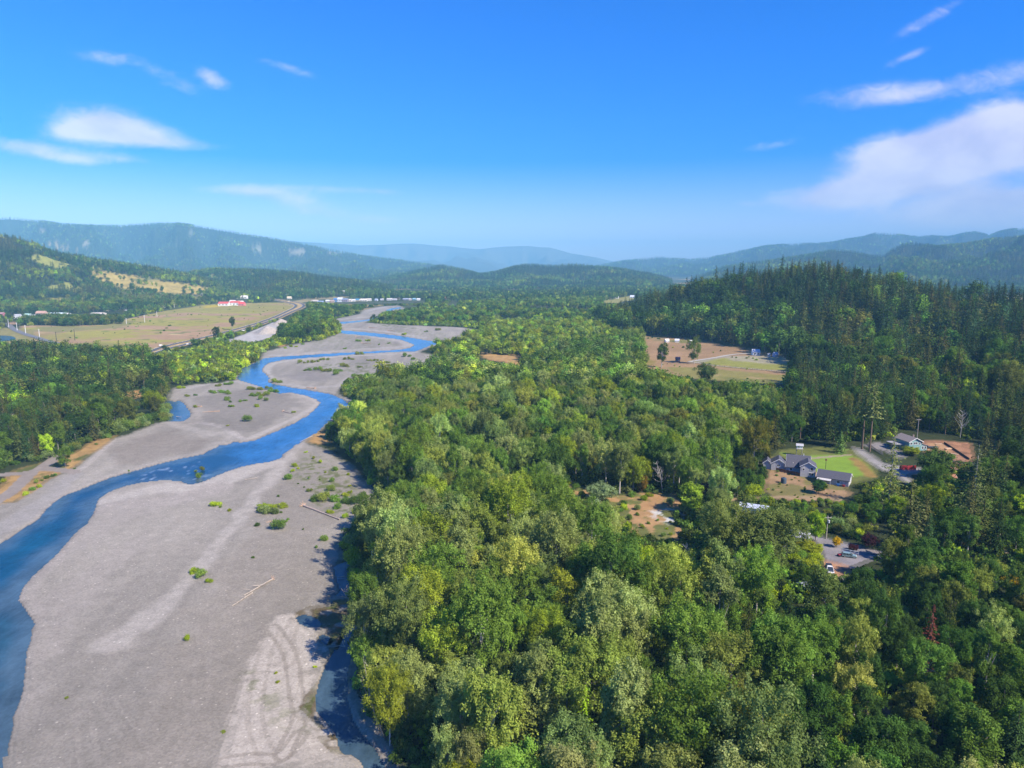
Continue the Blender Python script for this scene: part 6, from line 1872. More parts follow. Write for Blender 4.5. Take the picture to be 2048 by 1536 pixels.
# ------------------------------------------------------------------ far buildings
def block(px, py, wpx, h, depth, wall, roof, lab, cat, rz=0.0, rise=.25, name=None, n=3, axis='x', group=None):
    """a far building: px, py bottom centre, width in photo pixels"""
    x, y = GT(px, py)
    z = gz(x, y)
    w = wpx * math.hypot(y, HC) / F
    t = empty(name or cat.replace(' ', '_'), (x, y, z), rz)
    gable(t, -w / 2, w / 2, 0, depth, h, rise * min(depth if axis == 'x' else w, 14), axis, M(wall), M(roof, .6), .4, -1.5, False)
    for i in range(n):
        a_ = -w / 2 + w * (i + .5) / n
        window(t, a_ - w / n * .22, h * .35, w / n * .44, h * .34, 'f', 0)
    tag(t, lab, cat, group)
    return t


WH, CR, BE, BL, RD, GN, GR = (.80, .80, .78), (.72, .66, .55), (.52, .42, .34), (.12, .28, .55), (.55, .09, .07), (.40, .62, .52), (.40, .40, .42)
for a_ in [(65, 642, 25, 9, 22, WH, WH, 'tall white works building behind the hedge row', 'warehouse', 0, .12), (108, 640, 34, 11, 26, WH, (.62, .74, .68), 'white works building with pale green roof behind the hedge row', 'warehouse', -.08, .12),
           (175, 641, 50, 8, 30, (.68, .55, .46), (.70, .80, .70), 'long beige works shed with pale green roof behind the hedge', 'warehouse', -.06, .10), (192, 634, 24, 6, 18, CR, (.6, .52, .45), 'low cream shed behind the end of the hedge', 'warehouse', .05, .15),
           (34, 638, 11, 6, 9, WH, GR, 'white house at the road bend by the works', 'house', .2, .3), (46, 642, 14, 3.5, 10, WH, WH, 'low white shed next to the road bend', 'shed', 0, .2), (52, 636, 12, 5, 12, (.45, .66, .58), GN, 'small green-roofed shed before the tall works building', 'shed', -.1, .25),
           (80, 631, 18, 5, 12, (.55, .38, .28), (.50, .30, .22), 'brown-roofed house between the two white works buildings', 'house', 0, .3), (2, 634, 8, 6, 9, (.45, .14, .16), (.35, .2, .2), 'dark red house at the foot of the wooded slope', 'house', 0, .3),
           (210, 622, 10, 6, 10, BE, (.50, .42, .36), 'tan house under the tall conifers beyond the hedge', 'house', .1, .3), (194, 618, 12, 5, 11, (.6, .5, .42), RD, 'house with orange-red roof under the conifers', 'house', 0, .3), (240, 619, 18, 4, 10, (.5, .36, .28), (.55, .40, .32), 'long brown-roofed house beside the bright green bush', 'house', -.1, .25),
           (163, 619, 6, 5, 8, WH, (.7, .4, .4), 'small white house between two dark conifers', 'house', 0, .35), (258, 613, 10, 4, 9, (.45, .35, .2), (.55, .36, .1), 'ochre-roofed house at the foot of the slope', 'house', 0, .35)]:
    block(*a_[:9], rz=a_[9], rise=a_[10], group='buildings along the foot of the wooded hill')
for i in range(9):
    px = 252 + i * 4.6
    x, y, z = at(px, 621.5 - i * .35)
    t = empty('parked_vehicle', (x, y, z), random.uniform(-.2, .2))
    c = [(.75, .75, .75), (.3, .25, .5), (.5, .5, .6), (.12, .1, .2), (.7, .68, .7), (.4, .1, .12), (.75, .75, .75), (.2, .22, .3), (.7, .7, .7)][i]
    MB().box(-2.6, 2.6, -1, 1, .4, 1.2).make('body', M(c, .3, 0, None, .5), t); MB().box(-2.2, 1.2, -.9, .9, 1.2, 2.1).make('cabin', M(c, .3, 0, None, .5), t)
    tag(t, ['white', 'violet', 'lilac grey', 'black', 'pale', 'dark red', 'white', 'navy', 'light grey'][i] + ' vehicle parked at the far pasture edge, ' + ['first', 'second', 'third', 'fourth', 'fifth', 'sixth', 'seventh', 'eighth', 'last'][i] + ' from the hedge', 'vehicle', 'vehicles parked at the far pasture edge')

for a_ in [(446, 612, 19, 6, 22, (.72, .70, .68), (.56, .10, .09), 'red-roofed barn, the one nearest the wooded hill', 'barn', .1, .30), (468, 611, 20, 7, 24, WH, (.58, .11, .09), 'larger red-roofed barn in the middle of the farmyard', 'barn', -.05, .28), (482, 612, 11, 5, 16, (.6, .2, .18), (.60, .08, .07), 'small bright red barn at the highway end of the farmyard', 'barn', 0, .35),
           (464, 606.5, 11, 5, 12, CR, (.7, .66, .58), 'cream shed behind the red-roofed barns', 'shed', 0, .25), (480, 606.5, 10, 4, 10, WH, (.72, .68, .6), 'white shed behind the small red barn', 'shed', 0, .25)]:
    block(*a_[:9], rz=a_[9], rise=a_[10])
# town beyond the river and houses on its slopes
TOWN = [(628, 606, 16, 6, 20, CR, (.66, .58, .50), 'cream roadside store'), (640, 606, 13, 4, 14, (.30, .38, .55), (.34, .42, .60), 'low blue-roofed store'), (655, 605, 9, 6, 14, WH, WH, 'small white store'), (664, 605, 10, 6, 14, (.62, .42, .30), (.45, .35, .3), 'tan shop'),
        (671, 604, 9, 10, 18, BL, (.10, .25, .50), 'tall blue-sided store'), (679, 604, 12, 12, 26, (.82, .84, .86), (.80, .84, .88), 'tall white gabled hall'), (689, 604, 12, 9, 20, (.34, .30, .36), (.26, .30, .42), 'dark-fronted store'), (698, 603.5, 10, 6, 16, (.78, .72, .62), CR, 'cream flat-roofed shop'), (706, 603, 9, 5, 14, WH, WH, 'white low shop'),
        (714, 602.5, 11, 6, 14, CR, (.10, .32, .50), 'shop with bright blue roof'), (727, 602.5, 18, 5, 18, (.80, .74, .64), (.78, .72, .60), 'long cream market'), (738, 602, 10, 6, 14, WH, CR, 'white market end building'), (752, 602, 6, 6, 10, (.55, .62, .75), (.5, .6, .75), 'pale blue house'), (764, 601, 7, 4, 12, (.5, .5, .55), (.6, .6, .6), 'grey shed'),
        (779, 601, 12, 5, 14, WH, (.66, .62, .58), 'white workshop'), (790, 601, 10, 4, 12, (.35, .36, .42), (.55, .55, .58), 'grey workshop'), (796, 599, 8, 4, 12, CR, (.58, .48, .42), 'tan-roofed workshop'), (811, 601, 12, 5, 14, (.20, .21, .26), (.36, .40, .48), 'dark open-fronted depot'), (820, 601, 7, 5, 12, (.6, .55, .5), (.62, .58, .56), 'beige depot'), (828, 600.5, 7, 5, 12, (.2, .4, .55), (.3, .55, .65), 'blue depot'), (837, 601, 8, 5, 12, WH, WH, 'white end depot')]
for i, a_ in enumerate(TOWN):
    a_ = (a_[0], a_[1], a_[2] * random.uniform(.7, .95), a_[3] * .72, a_[4] * .8, tuple(c * .8 for c in a_[5]), tuple(c * .8 for c in a_[6]), a_[7])
    block(*a_[:7], a_[7] + ' in the town strip behind the riverside trees' if i % 2 else a_[7] + ' along the far road beyond the river trees', 'building', rz=random.uniform(-.15, .15), name='town_building', group='buildings of the distant town')
HOMES = [(574, 595, 14, 6, 12, WH, (.72, .72, .70), 'white house above the highway curve'), (578, 598, 8, 4, 10, CR, (.7, .6, .4), 'cream shed below the white house at the highway curve'), (608, 590, 12, 5, 10, WH, (.6, .55, .5), 'pale long house on the town slope'), (628, 590, 6, 6, 9, WH, (.5, .4, .38), 'white house beside the dark tree on the town slope'), (636, 590, 5, 5, 8, CR, (.6, .45, .4), 'cream cottage on the town slope'),
         (659, 585, 12, 6, 11, WH, (.7, .62, .6), 'white house high in the town trees'), (668, 586, 7, 6, 9, (.6, .45, .42), (.5, .35, .33), 'rosy house high in the town trees'), (665, 591, 8, 6, 9, (.75, .72, .6), (.35, .33, .28), 'pale gabled house in the middle of the town trees'), (687, 588, 4, 9, 8, WH, WH, 'narrow tall white house in the town trees'), (679, 577.5, 6, 7, 10, CR, (.45, .4, .34), 'cream house at the edge of the forest above town'),
         (696, 577.5, 9, 6, 10, CR, (.52, .46, .40), 'wide cream house at the edge of the forest above town'), (633, 582, 5, 6, 8, WH, (.55, .55, .55), 'white cottage under the forest edge'), (601, 582, 5, 6, 8, WH, GR, 'grey-roofed cottage under the forest edge'), (711, 580, 5, 5, 8, WH, WH, 'small white cottage above the palm-like trees'),
         (450, 582.5, 13, 5, 12, (.55, .62, .8), (.22, .42, .80), 'house with a bright blue roof on the wooded slope'), (465, 581, 6, 6, 9, (.6, .66, .75), (.55, .6, .7), 'pale blue house beside the blue-roofed house'), (470, 597, 6, 8, 9, WH, WH, 'narrow white house above the red barns'), (487, 597, 13, 5, 12, WH, (.72, .68, .62), 'wide white house above the red barns'), (408, 591, 14, 4, 11, (.7, .66, .58), CR, 'long cream house on the open slope above the pasture'), (430, 584, 5, 4, 8, WH, (.6, .6, .6), 'small white house near the blue-roofed house'),
         (312, 616, 9, 4, 9, WH, CR, 'small cream house at the far pasture edge'), (327, 615.5, 5, 3, 7, WH, WH, 'white trailer house at the far pasture edge'), (862, 591, 8, 5, 10, WH, (.6, .4, .4), 'pale house in the far valley trees'), (893, 587, 10, 7, 12, (.62, .14, .16), (.5, .12, .14), 'bright red building in the far valley trees'), (904, 590, 7, 6, 10, WH, (.7, .5, .45), 'white building beside the red one in the far valley'), (889, 599, 6, 5, 8, (.7, .4, .3), (.65, .32, .25), 'house with orange roof among the far valley trees'), (910, 589, 4, 12, 6, (.8, .8, .78), WH, 'slim white tower house in the far valley'),
         (1232, 597, 10, 4, 12, WH, WH, 'long white barn on the bright far field'), (1265, 596, 10, 4, 12, (.6, .65, .75), (.65, .68, .78), 'pale blue barn on the bright far field'), (1238, 588, 6, 5, 9, WH, GR, 'white farmhouse beyond the bright far field'),
         (1513, 711, 14, 3.6, 8, WH, (.48, .52, .60), 'white farmhouse with grey-blue roof at the hayfield edge'), (1538, 713, 4, 2.2, 3, WH, GR, 'small white shed beside the farmhouse at the hayfield'), (1553, 714, 7, 2.8, 6, (.35, .38, .55), (.42, .45, .62), 'violet-blue shed near the hayfield farmhouse'), (1335, 684.5, 7, 2.3, 5, WH, (.72, .72, .72), 'white trailer at the back of the hayfield'), (1354, 684.5, 8, 2.3, 5, WH, (.62, .65, .72), 'grey-roofed trailer at the back of the hayfield'), (1382, 686.5, 5, 2.3, 4, WH, WH, 'white box trailer under the conifer hill'), (1356, 723.5, 8, 2.8, 5, (.16, .07, .08), (.22, .10, .10), 'dark red field shelter by the lone tree'), (1547, 692, 6, 4, 7, WH, GR, 'white cabin hidden in the foot of the conifer hill'), (1578, 694, 4, 6, 5, WH, WH, 'white tank house in the foot of the conifer hill')]
for a_ in HOMES:
    block(*a_[:8], 'house' if 'house' in a_[7] or 'cottage' in a_[7] else 'farm building', rz=random.uniform(-.3, .3), rise=.35, n=2, name='house' if 'house' in a_[7] or 'cottage' in a_[7] else 'farm_building', group='houses in the valley')
for k, (px, py, c, lab) in enumerate([(486, 662.5, WH, 'white car on the near carriageway beside the gravel works'), (447, 670.5, (.5, .55, .62), 'grey car on the near carriageway behind the lone dark tree'), (376, 690, (.65, .65, .68), 'pale car on the near carriageway by the grove'), (322, 692.5, WH, 'white van on the far verge of the highway'), (578, 603.2, WH, 'white truck on the climbing highway')]):
    x, y, z = at(px, py, .56)
    t = empty('highway_car', (x, y, z), R(40)); tag(t, lab, 'car', 'cars on the highway')
    MB().prism([(-2.3, .3), (2.3, .3), (2.3, .8), (1.1, .95), (.5, 1.5), (-1.6, 1.5), (-2.2, .95)], -.9, .9, 'y').make('body', M(c, .3, 0, None, .5), t)
    MB().prism([(.62, 1.38), (1.02, 1.0), (1.06, 1.0), (.66, 1.42)], -.8, .8, 'y').make('windscreen', GLASS, t)
# posts of the hayfield fence
c = Gp([(1395, 726), (1430, 731.5), (1500, 738.8), (1560, 744), (1590, 746)])
t = empty('wire_fence', (c[0][0], c[0][1], 0)); tag(t, 'post and wire fence along the lane across the hayfield', 'fence')
for i in range(26):
    f = i / 25 * (len(c) - 1); k = min(int(f), len(c) - 2); q = c[k] + (c[k + 1] - c[k]) * (f - k)
    MB().box(q[0] - c[0][0] - .12, q[0] - c[0][0] + .12, q[1] - c[0][1] - .12, q[1] - c[0][1] + .12, 0, 1.5 + gz(*q)).make('post', WEATHERED, t)
for z in (.7, 1.3): MB().tube([(p[0] - c[0][0], p[1] - c[0][1], z + gz(*p)) for p in c], .04, .04, 3).make('wire', DARK, t)


# ------------------------------------------------------------------ individual plants
LM = [("the small creek pool", 690, 1160), ("the long creek beside the pale sand", 670, 1390), ("the driftwood trunk with upturned roots", 640, 1025), ("the orange-leaved tree", 915, 1470), ("the dirt clearing with white flowers", 1260, 1020),
      ("the white metal-roofed shed", 1500, 1032), ("the grey farmhouse", 1595, 945), ("the dark-roofed barn", 1665, 970), ("the white off-road car", 1661, 1142), ("the estate car and rail fence", 1700, 1110), ("the bright columnar tree", 1632, 1078),
      ("the rust-red dead conifer", 1853, 1356), ("the red board fence", 1815, 939), ("the teal house", 1825, 902), ("the two bare-trunked pines", 1740, 902), ("the bare dirt plot", 1920, 905), ("the lime green fir", 1168, 1500), ("the brown earth patch in the woods", 1770, 1418),
      ("the bushy point at the river bend", 660, 850), ("the round hedge tree of the hayfield", 1412, 768), ("the brown hayfield", 1430, 725), ("the dry grass bank", 140, 915), ("the blue backwater pool", 355, 825), ("the dirt track at the wood edge", 2010, 1108),
      ("the weedy gravel flat", 700, 965), ("the bushy inner gravel bar", 500, 800), ("the bleached branching driftwood", 510, 1180), ("the yellow-green fir by the clearing", 1345, 1330), ("the power pole in the dark conifers", 1921, 1103), ("the grey bare-branched tree", 1690, 1215), ("the pale sand with wheel tracks", 560, 1400),
      ("the middle gravel bar", 680, 735), ("the pointed fir of the grove", 150, 760), ("the pale outbuilding", 1585, 1085), ("the weeds around the sand pond", 640, 1235), ("the purple-leaved shrub", 1408, 1010), ("the shady path in the forest", 1055, 1330), ("the grove behind the dry bank", 60, 850), ("the slope of dark conifers", 1800, 830), ("the tall forest by the hill foot", 1620, 870)]
LMW = np.array([G(a, b) for _, a, b in LM])
ORD = ['nearest', 'second nearest', 'third nearest', 'fourth nearest', 'fifth nearest', 'sixth nearest', 'seventh nearest', 'eighth nearest', 'ninth nearest', 'tenth nearest', 'eleventh nearest', 'twelfth nearest', 'thirteenth nearest', 'fourteenth nearest', 'fifteenth nearest', 'sixteenth nearest', 'seventeenth nearest', 'eighteenth nearest', 'nineteenth nearest', 'twentieth nearest', 'twenty-first nearest', 'twenty-second nearest', 'twenty-third nearest', 'twenty-fourth nearest']
KINDS = dict(cottonwood=('cottonwood_tree', 'cottonwood', 'tree'), alder=('alder_tree', 'alder', 'tree'), fir=('fir_tree', 'fir', 'tree'), willow=('willow_bush', 'willow bush', 'bush'))
GROUPS = dict(cottonwood='cottonwoods of the river forest', alder='alders of the river forest', fir='firs of the valley', willow='willow bushes of the riverside')


def plant(kind_name, shape, x, y, z, s, rot, tone, crown_name='crown', zs=1.0):
    t = empty(kind_name, (x, y, z), rot)
    t.scale = (s, s, s * zs)
    c = bpy.data.objects.new(crown_name, shape.crown); COL.objects.link(c); c.parent = t
    c['tone'] = [float(v) for v in tone]
    k = bpy.data.objects.new('trunk' if crown_name == 'crown' else 'stem', shape.trunk); COL.objects.link(k); k.parent = t
    return t


def special(kind_name, shape, px, py, h, w, tone, lab, cat='tree', rot=0.0, live=True, crown_name='crown'):
    """one plant with its own label: height and crown width in metres"""
    x, y = G(px, py)
    s = w / 2 / shape.r
    t = plant(kind_name, shape, x, y, gz(x, y), s, rot, np.array(tone) * (LIVE if live else 1), crown_name, (h / shape.h) / s)
    SPECIALS.append((x, y, w * .45))
    return tag(t, lab, cat)


SPECIALS = []
DEADF = conifer("ragged_dead", 601, 24, 4.0, base=.08, ragged=.5, nb=9, size=.9, dead=.25)
TALLPINE = conifer("ragged_pine", 602, 38, 5.2, base=.48, power=.55, ragged=.5, nb=9, size=1.2, per=8)
MOSSY = conifer("ragged_mossy", 603, 32, 6.2, base=.10, power=.75, ragged=.5, nb=9, size=1.0, per=8, droop=.2, barkm=M_bark_pale)
DROOP = conifer("droop", 604, 26, 8.2, base=.05, power=.62, ragged=.35, nb=13, size=1.15, per=10, droop=.55)
COLUMN = broadleaf("columnar", 605, h=11, rx=2.8, rz=5.4, nl=22, n=7000, size=.36, upright=1.5)
ROUND = broadleaf("rounded", 606, h=6, rx=3.0, rz=3.0, nl=26, n=7000, size=.34, upright=1.0)
SPRUCE = conifer("young_spruce", 607, 12, 4.2, base=.02, power=.95, nb=13, step=.6, size=.75, per=7, droop=.25)


def bare_tree(seed, h, spread, n=26):
    rng = np.random.default_rng(seed)
    tubes = [([(0, 0, -.4), (rng.normal() * .3, rng.normal() * .3, h * .5), (rng.normal() * .5, rng.normal() * .5, h)], .012 * h, .03)]
    for i in range(n):
        z = h * rng.uniform(.3, .95); an = rng.uniform(0, 6.28); L = spread * (1.1 - z / h) * rng.uniform(.6, 1.3) + .5
        p0 = np.array([0, 0, z]); p1 = p0 + np.array([math.cos(an) * L * .6, math.sin(an) * L * .6, L * .4]); p2 = p1 + np.array([math.cos(an + .5) * L * .5, math.sin(an + .5) * L * .5, L * .6])
        tubes.append(([p0, p1, p2], .07, .02))
        tubes.append(([p1, p1 + np.array([math.cos(an - .7) * L * .5, math.sin(an - .7) * L * .5, L * .5])], .04, .015))
    return tubes


def snag(px, py, h, spread, lab, m=None, lean=0.0, seed=1, n=26, az=0.0):
    x, y = G(px, py)
    t = empty('bare_tree', (x, y, gz(x, y)), az); t.rotation_euler = (0, lean, az)
    tb = bare_tree(seed, h, spread, n)
    v, f = limbs_geo(tb[:1], 8); mesh_obj('trunk', v, f, m or M_bark_pale, t)
    v, f = limbs_geo(tb[1:], 4); mesh_obj('branches', v, f, m or M_bark_pale, t)
    SPECIALS.append((x, y, spread * .4))
    return tag(t, lab, 'tree')


special('fir_tree', DEADF, 1853, 1358, 19, 6.4, (.15, .045, .03), 'dead fir with rust-red needles in the dark woods', live=False)
special('fir_tree', SPRUCE, 1168, 1505, 15, 6.0, (.13, .20, .014), 'lime green young fir standing out between olive cottonwoods')
special('fir_tree', FIR[2], 1346, 1342, 18, 5.6, (.12, .185, .014), 'slim yellow-green fir between two pale cottonwoods', rot=1)
special('fir_tree', FIR[4], 1390, 1330, 11, 6.0, (.15, .165, .010), 'low yellow-tipped fir beside the slim yellow-green fir', rot=2)
special('fir_tree', FIR[1], 1042, 1560, 20, 9, (.105, .115, .030), 'yellowish drooping fir at the lowest edge of the forest')
special('fir_tree', FIR[2], 1528, 1345, 21, 6.0, (.10, .15, .015), 'slim bright fir beside the silvery crowns above the brown earth patch', rot=2)
special('broadleaf_tree', COLUMN, 913, 1478, 9, 3.4, (.36, .16, .012), 'narrow orange-leaved tree among olive cottonwoods', live=False)
special('broadleaf_tree', COLUMN, 1631, 1081, 10.5, 6.0, (.135, .195, .016), 'bright green columnar tree beside the power pole on the drive')
special('broadleaf_tree', ROUND, 1673, 1094, 3.4, 2.9, (.58, .40, .012), 'small yellow-leaved tree on the gravel drive', live=False)
special('evergreen_bush', ROUND, 1637, 987, 5.6, 5.6, (.030, .070, .024), 'round dark green bush on the dry slope below the barn', 'bush')
special('evergreen_bush', ROUND, 1647, 982, 3.6, 2.6, (.13, .16, .02), 'small yellowish bush touching the round dark bush', 'bush', 2)
special('purple_shrub', ROUND, 1737, 1096, 4.6, 5.2, (.060, .022, .030), 'dark purple shrub beside the drive behind the rail fence', 'bush', live=False)
special('purple_shrub', ROUND, 1706, 1101, 2.0, 3.4, (.070, .018, .026), 'burgundy shrub just behind the white rail fence', 'bush', 1, False)
special('purple_shrub', ROUND, 1408, 1008, 8, 6.0, (.050, .026, .040), 'purple-leaved shrub in the scrub beyond the flower clearing', 'bush', 2, False)
special('hedge_bush', ROUND, 1622, 1108, 3.6, 7.5, (.15, .16, .018), 'yellow-green rounded hedge bush on the parking edge', 'bush', 1)
special('hedge_bush', ROUND, 1612, 1098, 3.0, 6.0, (.17, .145, .016), 'golden-tipped hedge bush above the yellow-green one', 'bush', 3)
special('fir_tree', TALLPINE, 1724, 898, 37, 11, (.080, .090, .042), 'tall bare-trunked pine, the one nearer the lawn by the gravel drive', rot=1)
special('fir_tree', TALLPINE, 1739, 903, 39, 11, (.088, .096, .046), 'tall bare-trunked pine beside the grey picket fence', rot=3)
special('fir_tree', FIR[1], 1677, 892, 33, 13, (.066, .082, .030), 'broad dark tiered fir behind the green lawn')
special('fir_tree', SPRUCE, 1680, 906, 12, 8.5, (.072, .115, .040), 'young bluish spruce with tiered branches at the lawn edge')
special('fir_tree', MOSSY, 1777, 1012, 32, 12, (.090, .098, .040), 'tall pale-trunked mossy fir in front of the paved drive')
special('fir_tree', DROOP, 1812, 1096, 25, 17, (.058, .060, .030), 'broad dark fir with drooping boughs in front of the mossy fir')
special('fir_tree', FIR[0], 1852, 1122, 17, 7.5, (.030, .056, .026), 'small dark pointed fir beside the drooping fir', rot=2)
special('broadleaf_tree', ROUND, 1872, 955, 12, 16, (.050, .078, .026), 'wide dark round tree hiding the teal house yard')
special('broadleaf_tree', ROUND, 1821, 910, 4.0, 8.5, (.135, .15, .018), 'yellow-green rounded bush before the teal house', 'bush', 1)
special('fir_tree', MOSSY, 1940, 1060, 33, 15, (.062, .072, .034), 'large mossy fir towering over the power pole in the conifers', rot=2)
special('fir_tree', FIR[3], 1600, 878, 33, 11, (.052, .064, .026), 'tall ragged fir at the lawn corner of the hill forest', rot=1)
special('cottonwood_tree', COTTON[2], 1466, 1160, 25, 18, (.098, .110, .040), 'broad grey-green tree in front of the white metal-roofed shed', rot=2)
special('cottonwood_tree', COTTON[5], 1538, 1172, 24, 19, (.090, .106, .042), 'broad dusky tree standing close before the pale outbuilding', rot=4)
special('cottonwood_tree', COTTON[2], 1507, 935, 24, 16, (.098, .088, .022), 'large olive-brown tree with a bare trunk beside the farmhouse scrub')
special('cottonwood_tree', COTTON[3], 1388, 727, 27, 14, (.085, .105, .034), 'lone tall tree with a shrubby foot in the brown hayfield')
special('cottonwood_tree', COTTON[4], 1323, 735, 24, 12, (.060, .082, .026), 'tree with an open top at the edge of the hayfield')
special('alder_tree', ALDER[2], 1411, 772, 18, 18, (.052, .072, .026), 'round solitary tree at the near edge of the hayfield')
special('alder_tree', ALDER[0], 131, 934, 9.5, 7.5, (.072, .105, .022), 'lone green tree on the dry grass bank by the dirt track')
special('alder_tree', ALDER[1], 433, 678, 16, 12, (.032, .042, .016), 'lone dark tree beside the highway')
special('alder_tree', ALDER[2], 465, 660, 20, 9, (.030, .042, .016), 'dark tree on the highway edge just past the lone dark tree')
special('fir_tree', FIR[0], 150, 770, 36, 9, (.030, .048, .022), 'pointed dark fir rising above the grove')
special('cottonwood_tree', COTTON[1], 84, 870, 15, 7, (.22, .165, .085), 'tan-leaved tree in the dark grove', live=False)
special('silver_shrub', ROUND, 1200, 1000, 6.5, 12, (.120, .150, .105), 'large silvery shrub in the middle of the dirt clearing', 'bush')
special('silver_shrub', ROUND, 1182, 1040, 7, 10, (.130, .155, .120), 'second silvery shrub below the clearing', 'bush', 2)
special('evergreen_bush', ROUND, 1284, 985, 7, 4.6, (.20, .13, .020), 'golden brown pointed shrub above the clearing', 'bush', 1, False)
special('broadleaf_tree', COLUMN, 1382, 1026, 12, 10, (.15, .20, .03), 'bright green tree between the clearing and the white shed')
special('gorse_bush', ROUND, 2028, 1172, 2.6, 6.5, (.48, .33, .010), 'yellow-flowering bush at the wood edge track', 'bush', 0, False)
special('gorse_bush', ROUND, 2052, 1180, 2.6, 6.0, (.44, .30, .010), 'second yellow-flowering bush further along the track', 'bush', 1, False)
special('cottonwood_tree', COTTON[0], 1704, 1385, 19, 9, (.145, .155, .048), 'slender cottonwood with a long pale trunk in the lower forest')
special('cottonwood_tree', COTTON[3], 1707, 1440, 13, 8, (.21, .20, .07), 'pale yellow cottonwood beside the brown earth patch')
special('alder_tree', ALDER[1], 1640, 1248, 15, 11, (.066, .086, .030), 'dull green alder in front of the pale roofed shed', rot=2)
snag(1690, 1216, 9, 4.0, 'grey bare-branched tree above the lower forest', M_bark, seed=3)
snag(26, 872, 13, 4, 'bleached bare tree in front of the grove', seed=5)
snag(309, 826, 11, 3.5, 'bare pale tree at the grove corner by the pool', seed=6)
snag(768, 1476, 14, 2.4, 'long pale grey trunk leaning out of the forest above the creek', M_bark, lean=-.30, seed=7, n=8)
snag(758, 1462, 17, 2.5, 'pale grey trunk standing beside the leaning one above the creek', M_bark, lean=-.12, seed=8, n=8)
snag(722, 1245, 11, 3, 'thin pale trunk leaning over the creek bushes', M_bark, lean=-.4, seed=9, n=10)
snag(1372, 1160, 12, 3, 'bare grey trunk beyond the flower clearing trees', seed=10, n=14)
snag(1371, 940, 17, 2.2, 'tall dead white trunk at the dark wood edge', seed=11, n=16)
snag(1361, 915, 17, 2.2, 'second dead white trunk behind the tall one at the wood edge', seed=12, n=16)
snag(1325, 985, 14, 3.2, 'leaning bare white tree above the clearing', lean=-.25, seed=13)
snag(1920, 875, 16, 5, 'greyish bare tree on the dark slope behind the dirt plot', seed=14)

# bushes scattered over the gravel (position and width read off the photograph)
BUSH = [(545, 1016, 50, 4), (542, 1026, 42, 2), (556, 1060, 30, 0), (563, 1026, 8, 3), (648, 1080, 22, 0), (571, 1044, 12, 0), (576, 1040, 8, 0), (514, 1053, 14, 3), (632, 1096, 8, 0), (606, 1060, 5, 0), (506, 1116, 9, 3), (385, 1146, 20, 4), (404, 1154, 24, 0), (418, 1164, 16, 4), (395, 1142, 14, 0), (432, 1011, 24, 4), (441, 1015, 8, 0), (458, 1022, 11, 4), (373, 1280, 14, 4), (134, 1397, 8, 1), (552, 1346, 9, 4), (556, 1364, 10, 4), (630, 1334, 9, 4), (446, 1465, 10, 1),
        (435, 786, 38, 0), (457, 788, 14, 0), (374, 793, 11, 1), (391, 791, 9, 3), (453, 801, 16, 0), (461, 805, 8, 3), (480, 804, 10, 0), (491, 802, 10, 0), (509, 779, 30, 1), (532, 779, 26, 1), (548, 784, 22, 0), (507, 792, 18, 0), (526, 791, 26, 1), (522, 799, 12, 0), (532, 802, 10, 0), (463, 814, 13, 0), (513, 814, 13, 4), (588, 825, 11, 1), (494, 843, 20, 0), (456, 852, 8, 1), (363, 777, 16, 4), (437, 772, 14, 1), (459, 769, 18, 0), (554, 765, 22, 1), (405, 939, 14, 1), (396, 954, 16, 0), (392, 943, 8, 1), (391, 815, 10, 1),
        (613, 726, 28, 1), (632, 724, 16, 1), (648, 720, 20, 1), (625, 741, 34, 0), (652, 743, 26, 1), (670, 743, 26, 0), (673, 750, 14, 0), (689, 733, 18, 1), (697, 719, 24, 1), (720, 735, 12, 1), (745, 722, 26, 1), (765, 726, 28, 1), (787, 732, 24, 1), (800, 738, 18, 0), (720, 709, 16, 1), (582, 694, 10, 4), (593, 694, 9, 4), (570, 697, 8, 4), (605, 689, 9, 0), (718, 683, 12, 0), (736, 682, 12, 4), (722, 755, 40, 0), (750, 752, 40, 0), (780, 750, 30, 0), (758, 690, 6, 0), (778, 687, 8, 0), (690, 698, 9, 0), (808, 670, 12, 4), (852, 664, 9, 0), (875, 661, 12, 1), (815, 713, 16, 0), (826, 720, 10, 0),
        (672, 941, 16, 0), (663, 963, 15, 0), (590, 933, 15, 4), (597, 938, 8, 4), (575, 958, 22, 0), (586, 944, 10, 4), (620, 982, 16, 1), (662, 981, 18, 1), (628, 1001, 26, 0), (645, 1000, 30, 1), (668, 1002, 30, 0), (674, 1016, 24, 0), (704, 1006, 36, 3), (727, 996, 30, 0), (660, 1026, 18, 4), (740, 1030, 26, 0), (690, 992, 18, 4), (655, 990, 16, 2), (700, 985, 12, 4), (696, 950, 10, 4), (640, 925, 10, 4), (612, 905, 9, 4), (628, 918, 8, 4), (690, 1035, 14, 4), (710, 1026, 16, 4), (557, 993, 6, 3), (608, 975, 6, 3), (596, 968, 6, 3), (618, 957, 6, 0), (640, 960, 6, 0), (650, 946, 8, 4), (700, 972, 10, 4),
        (322, 667, 5, 0), (328, 662, 6, 3), (334, 657, 6, 0), (339, 652, 7, 3), (300, 643, 5, 0), (268, 641, 7, 4), (52, 990, 13, 4), (65, 980, 14, 0), (80, 974, 12, 4), (95, 957, 12, 0), (105, 953, 10, 3), (112, 951, 8, 0), (72, 966, 9, 1), (85, 962, 8, 1), (150, 938, 6, 3), (155, 897, 7, 0), (192, 889, 7, 3), (258, 942, 5, 0), (-15, 975, 20, 3), (6, 964, 12, 4)]
bx_ = []
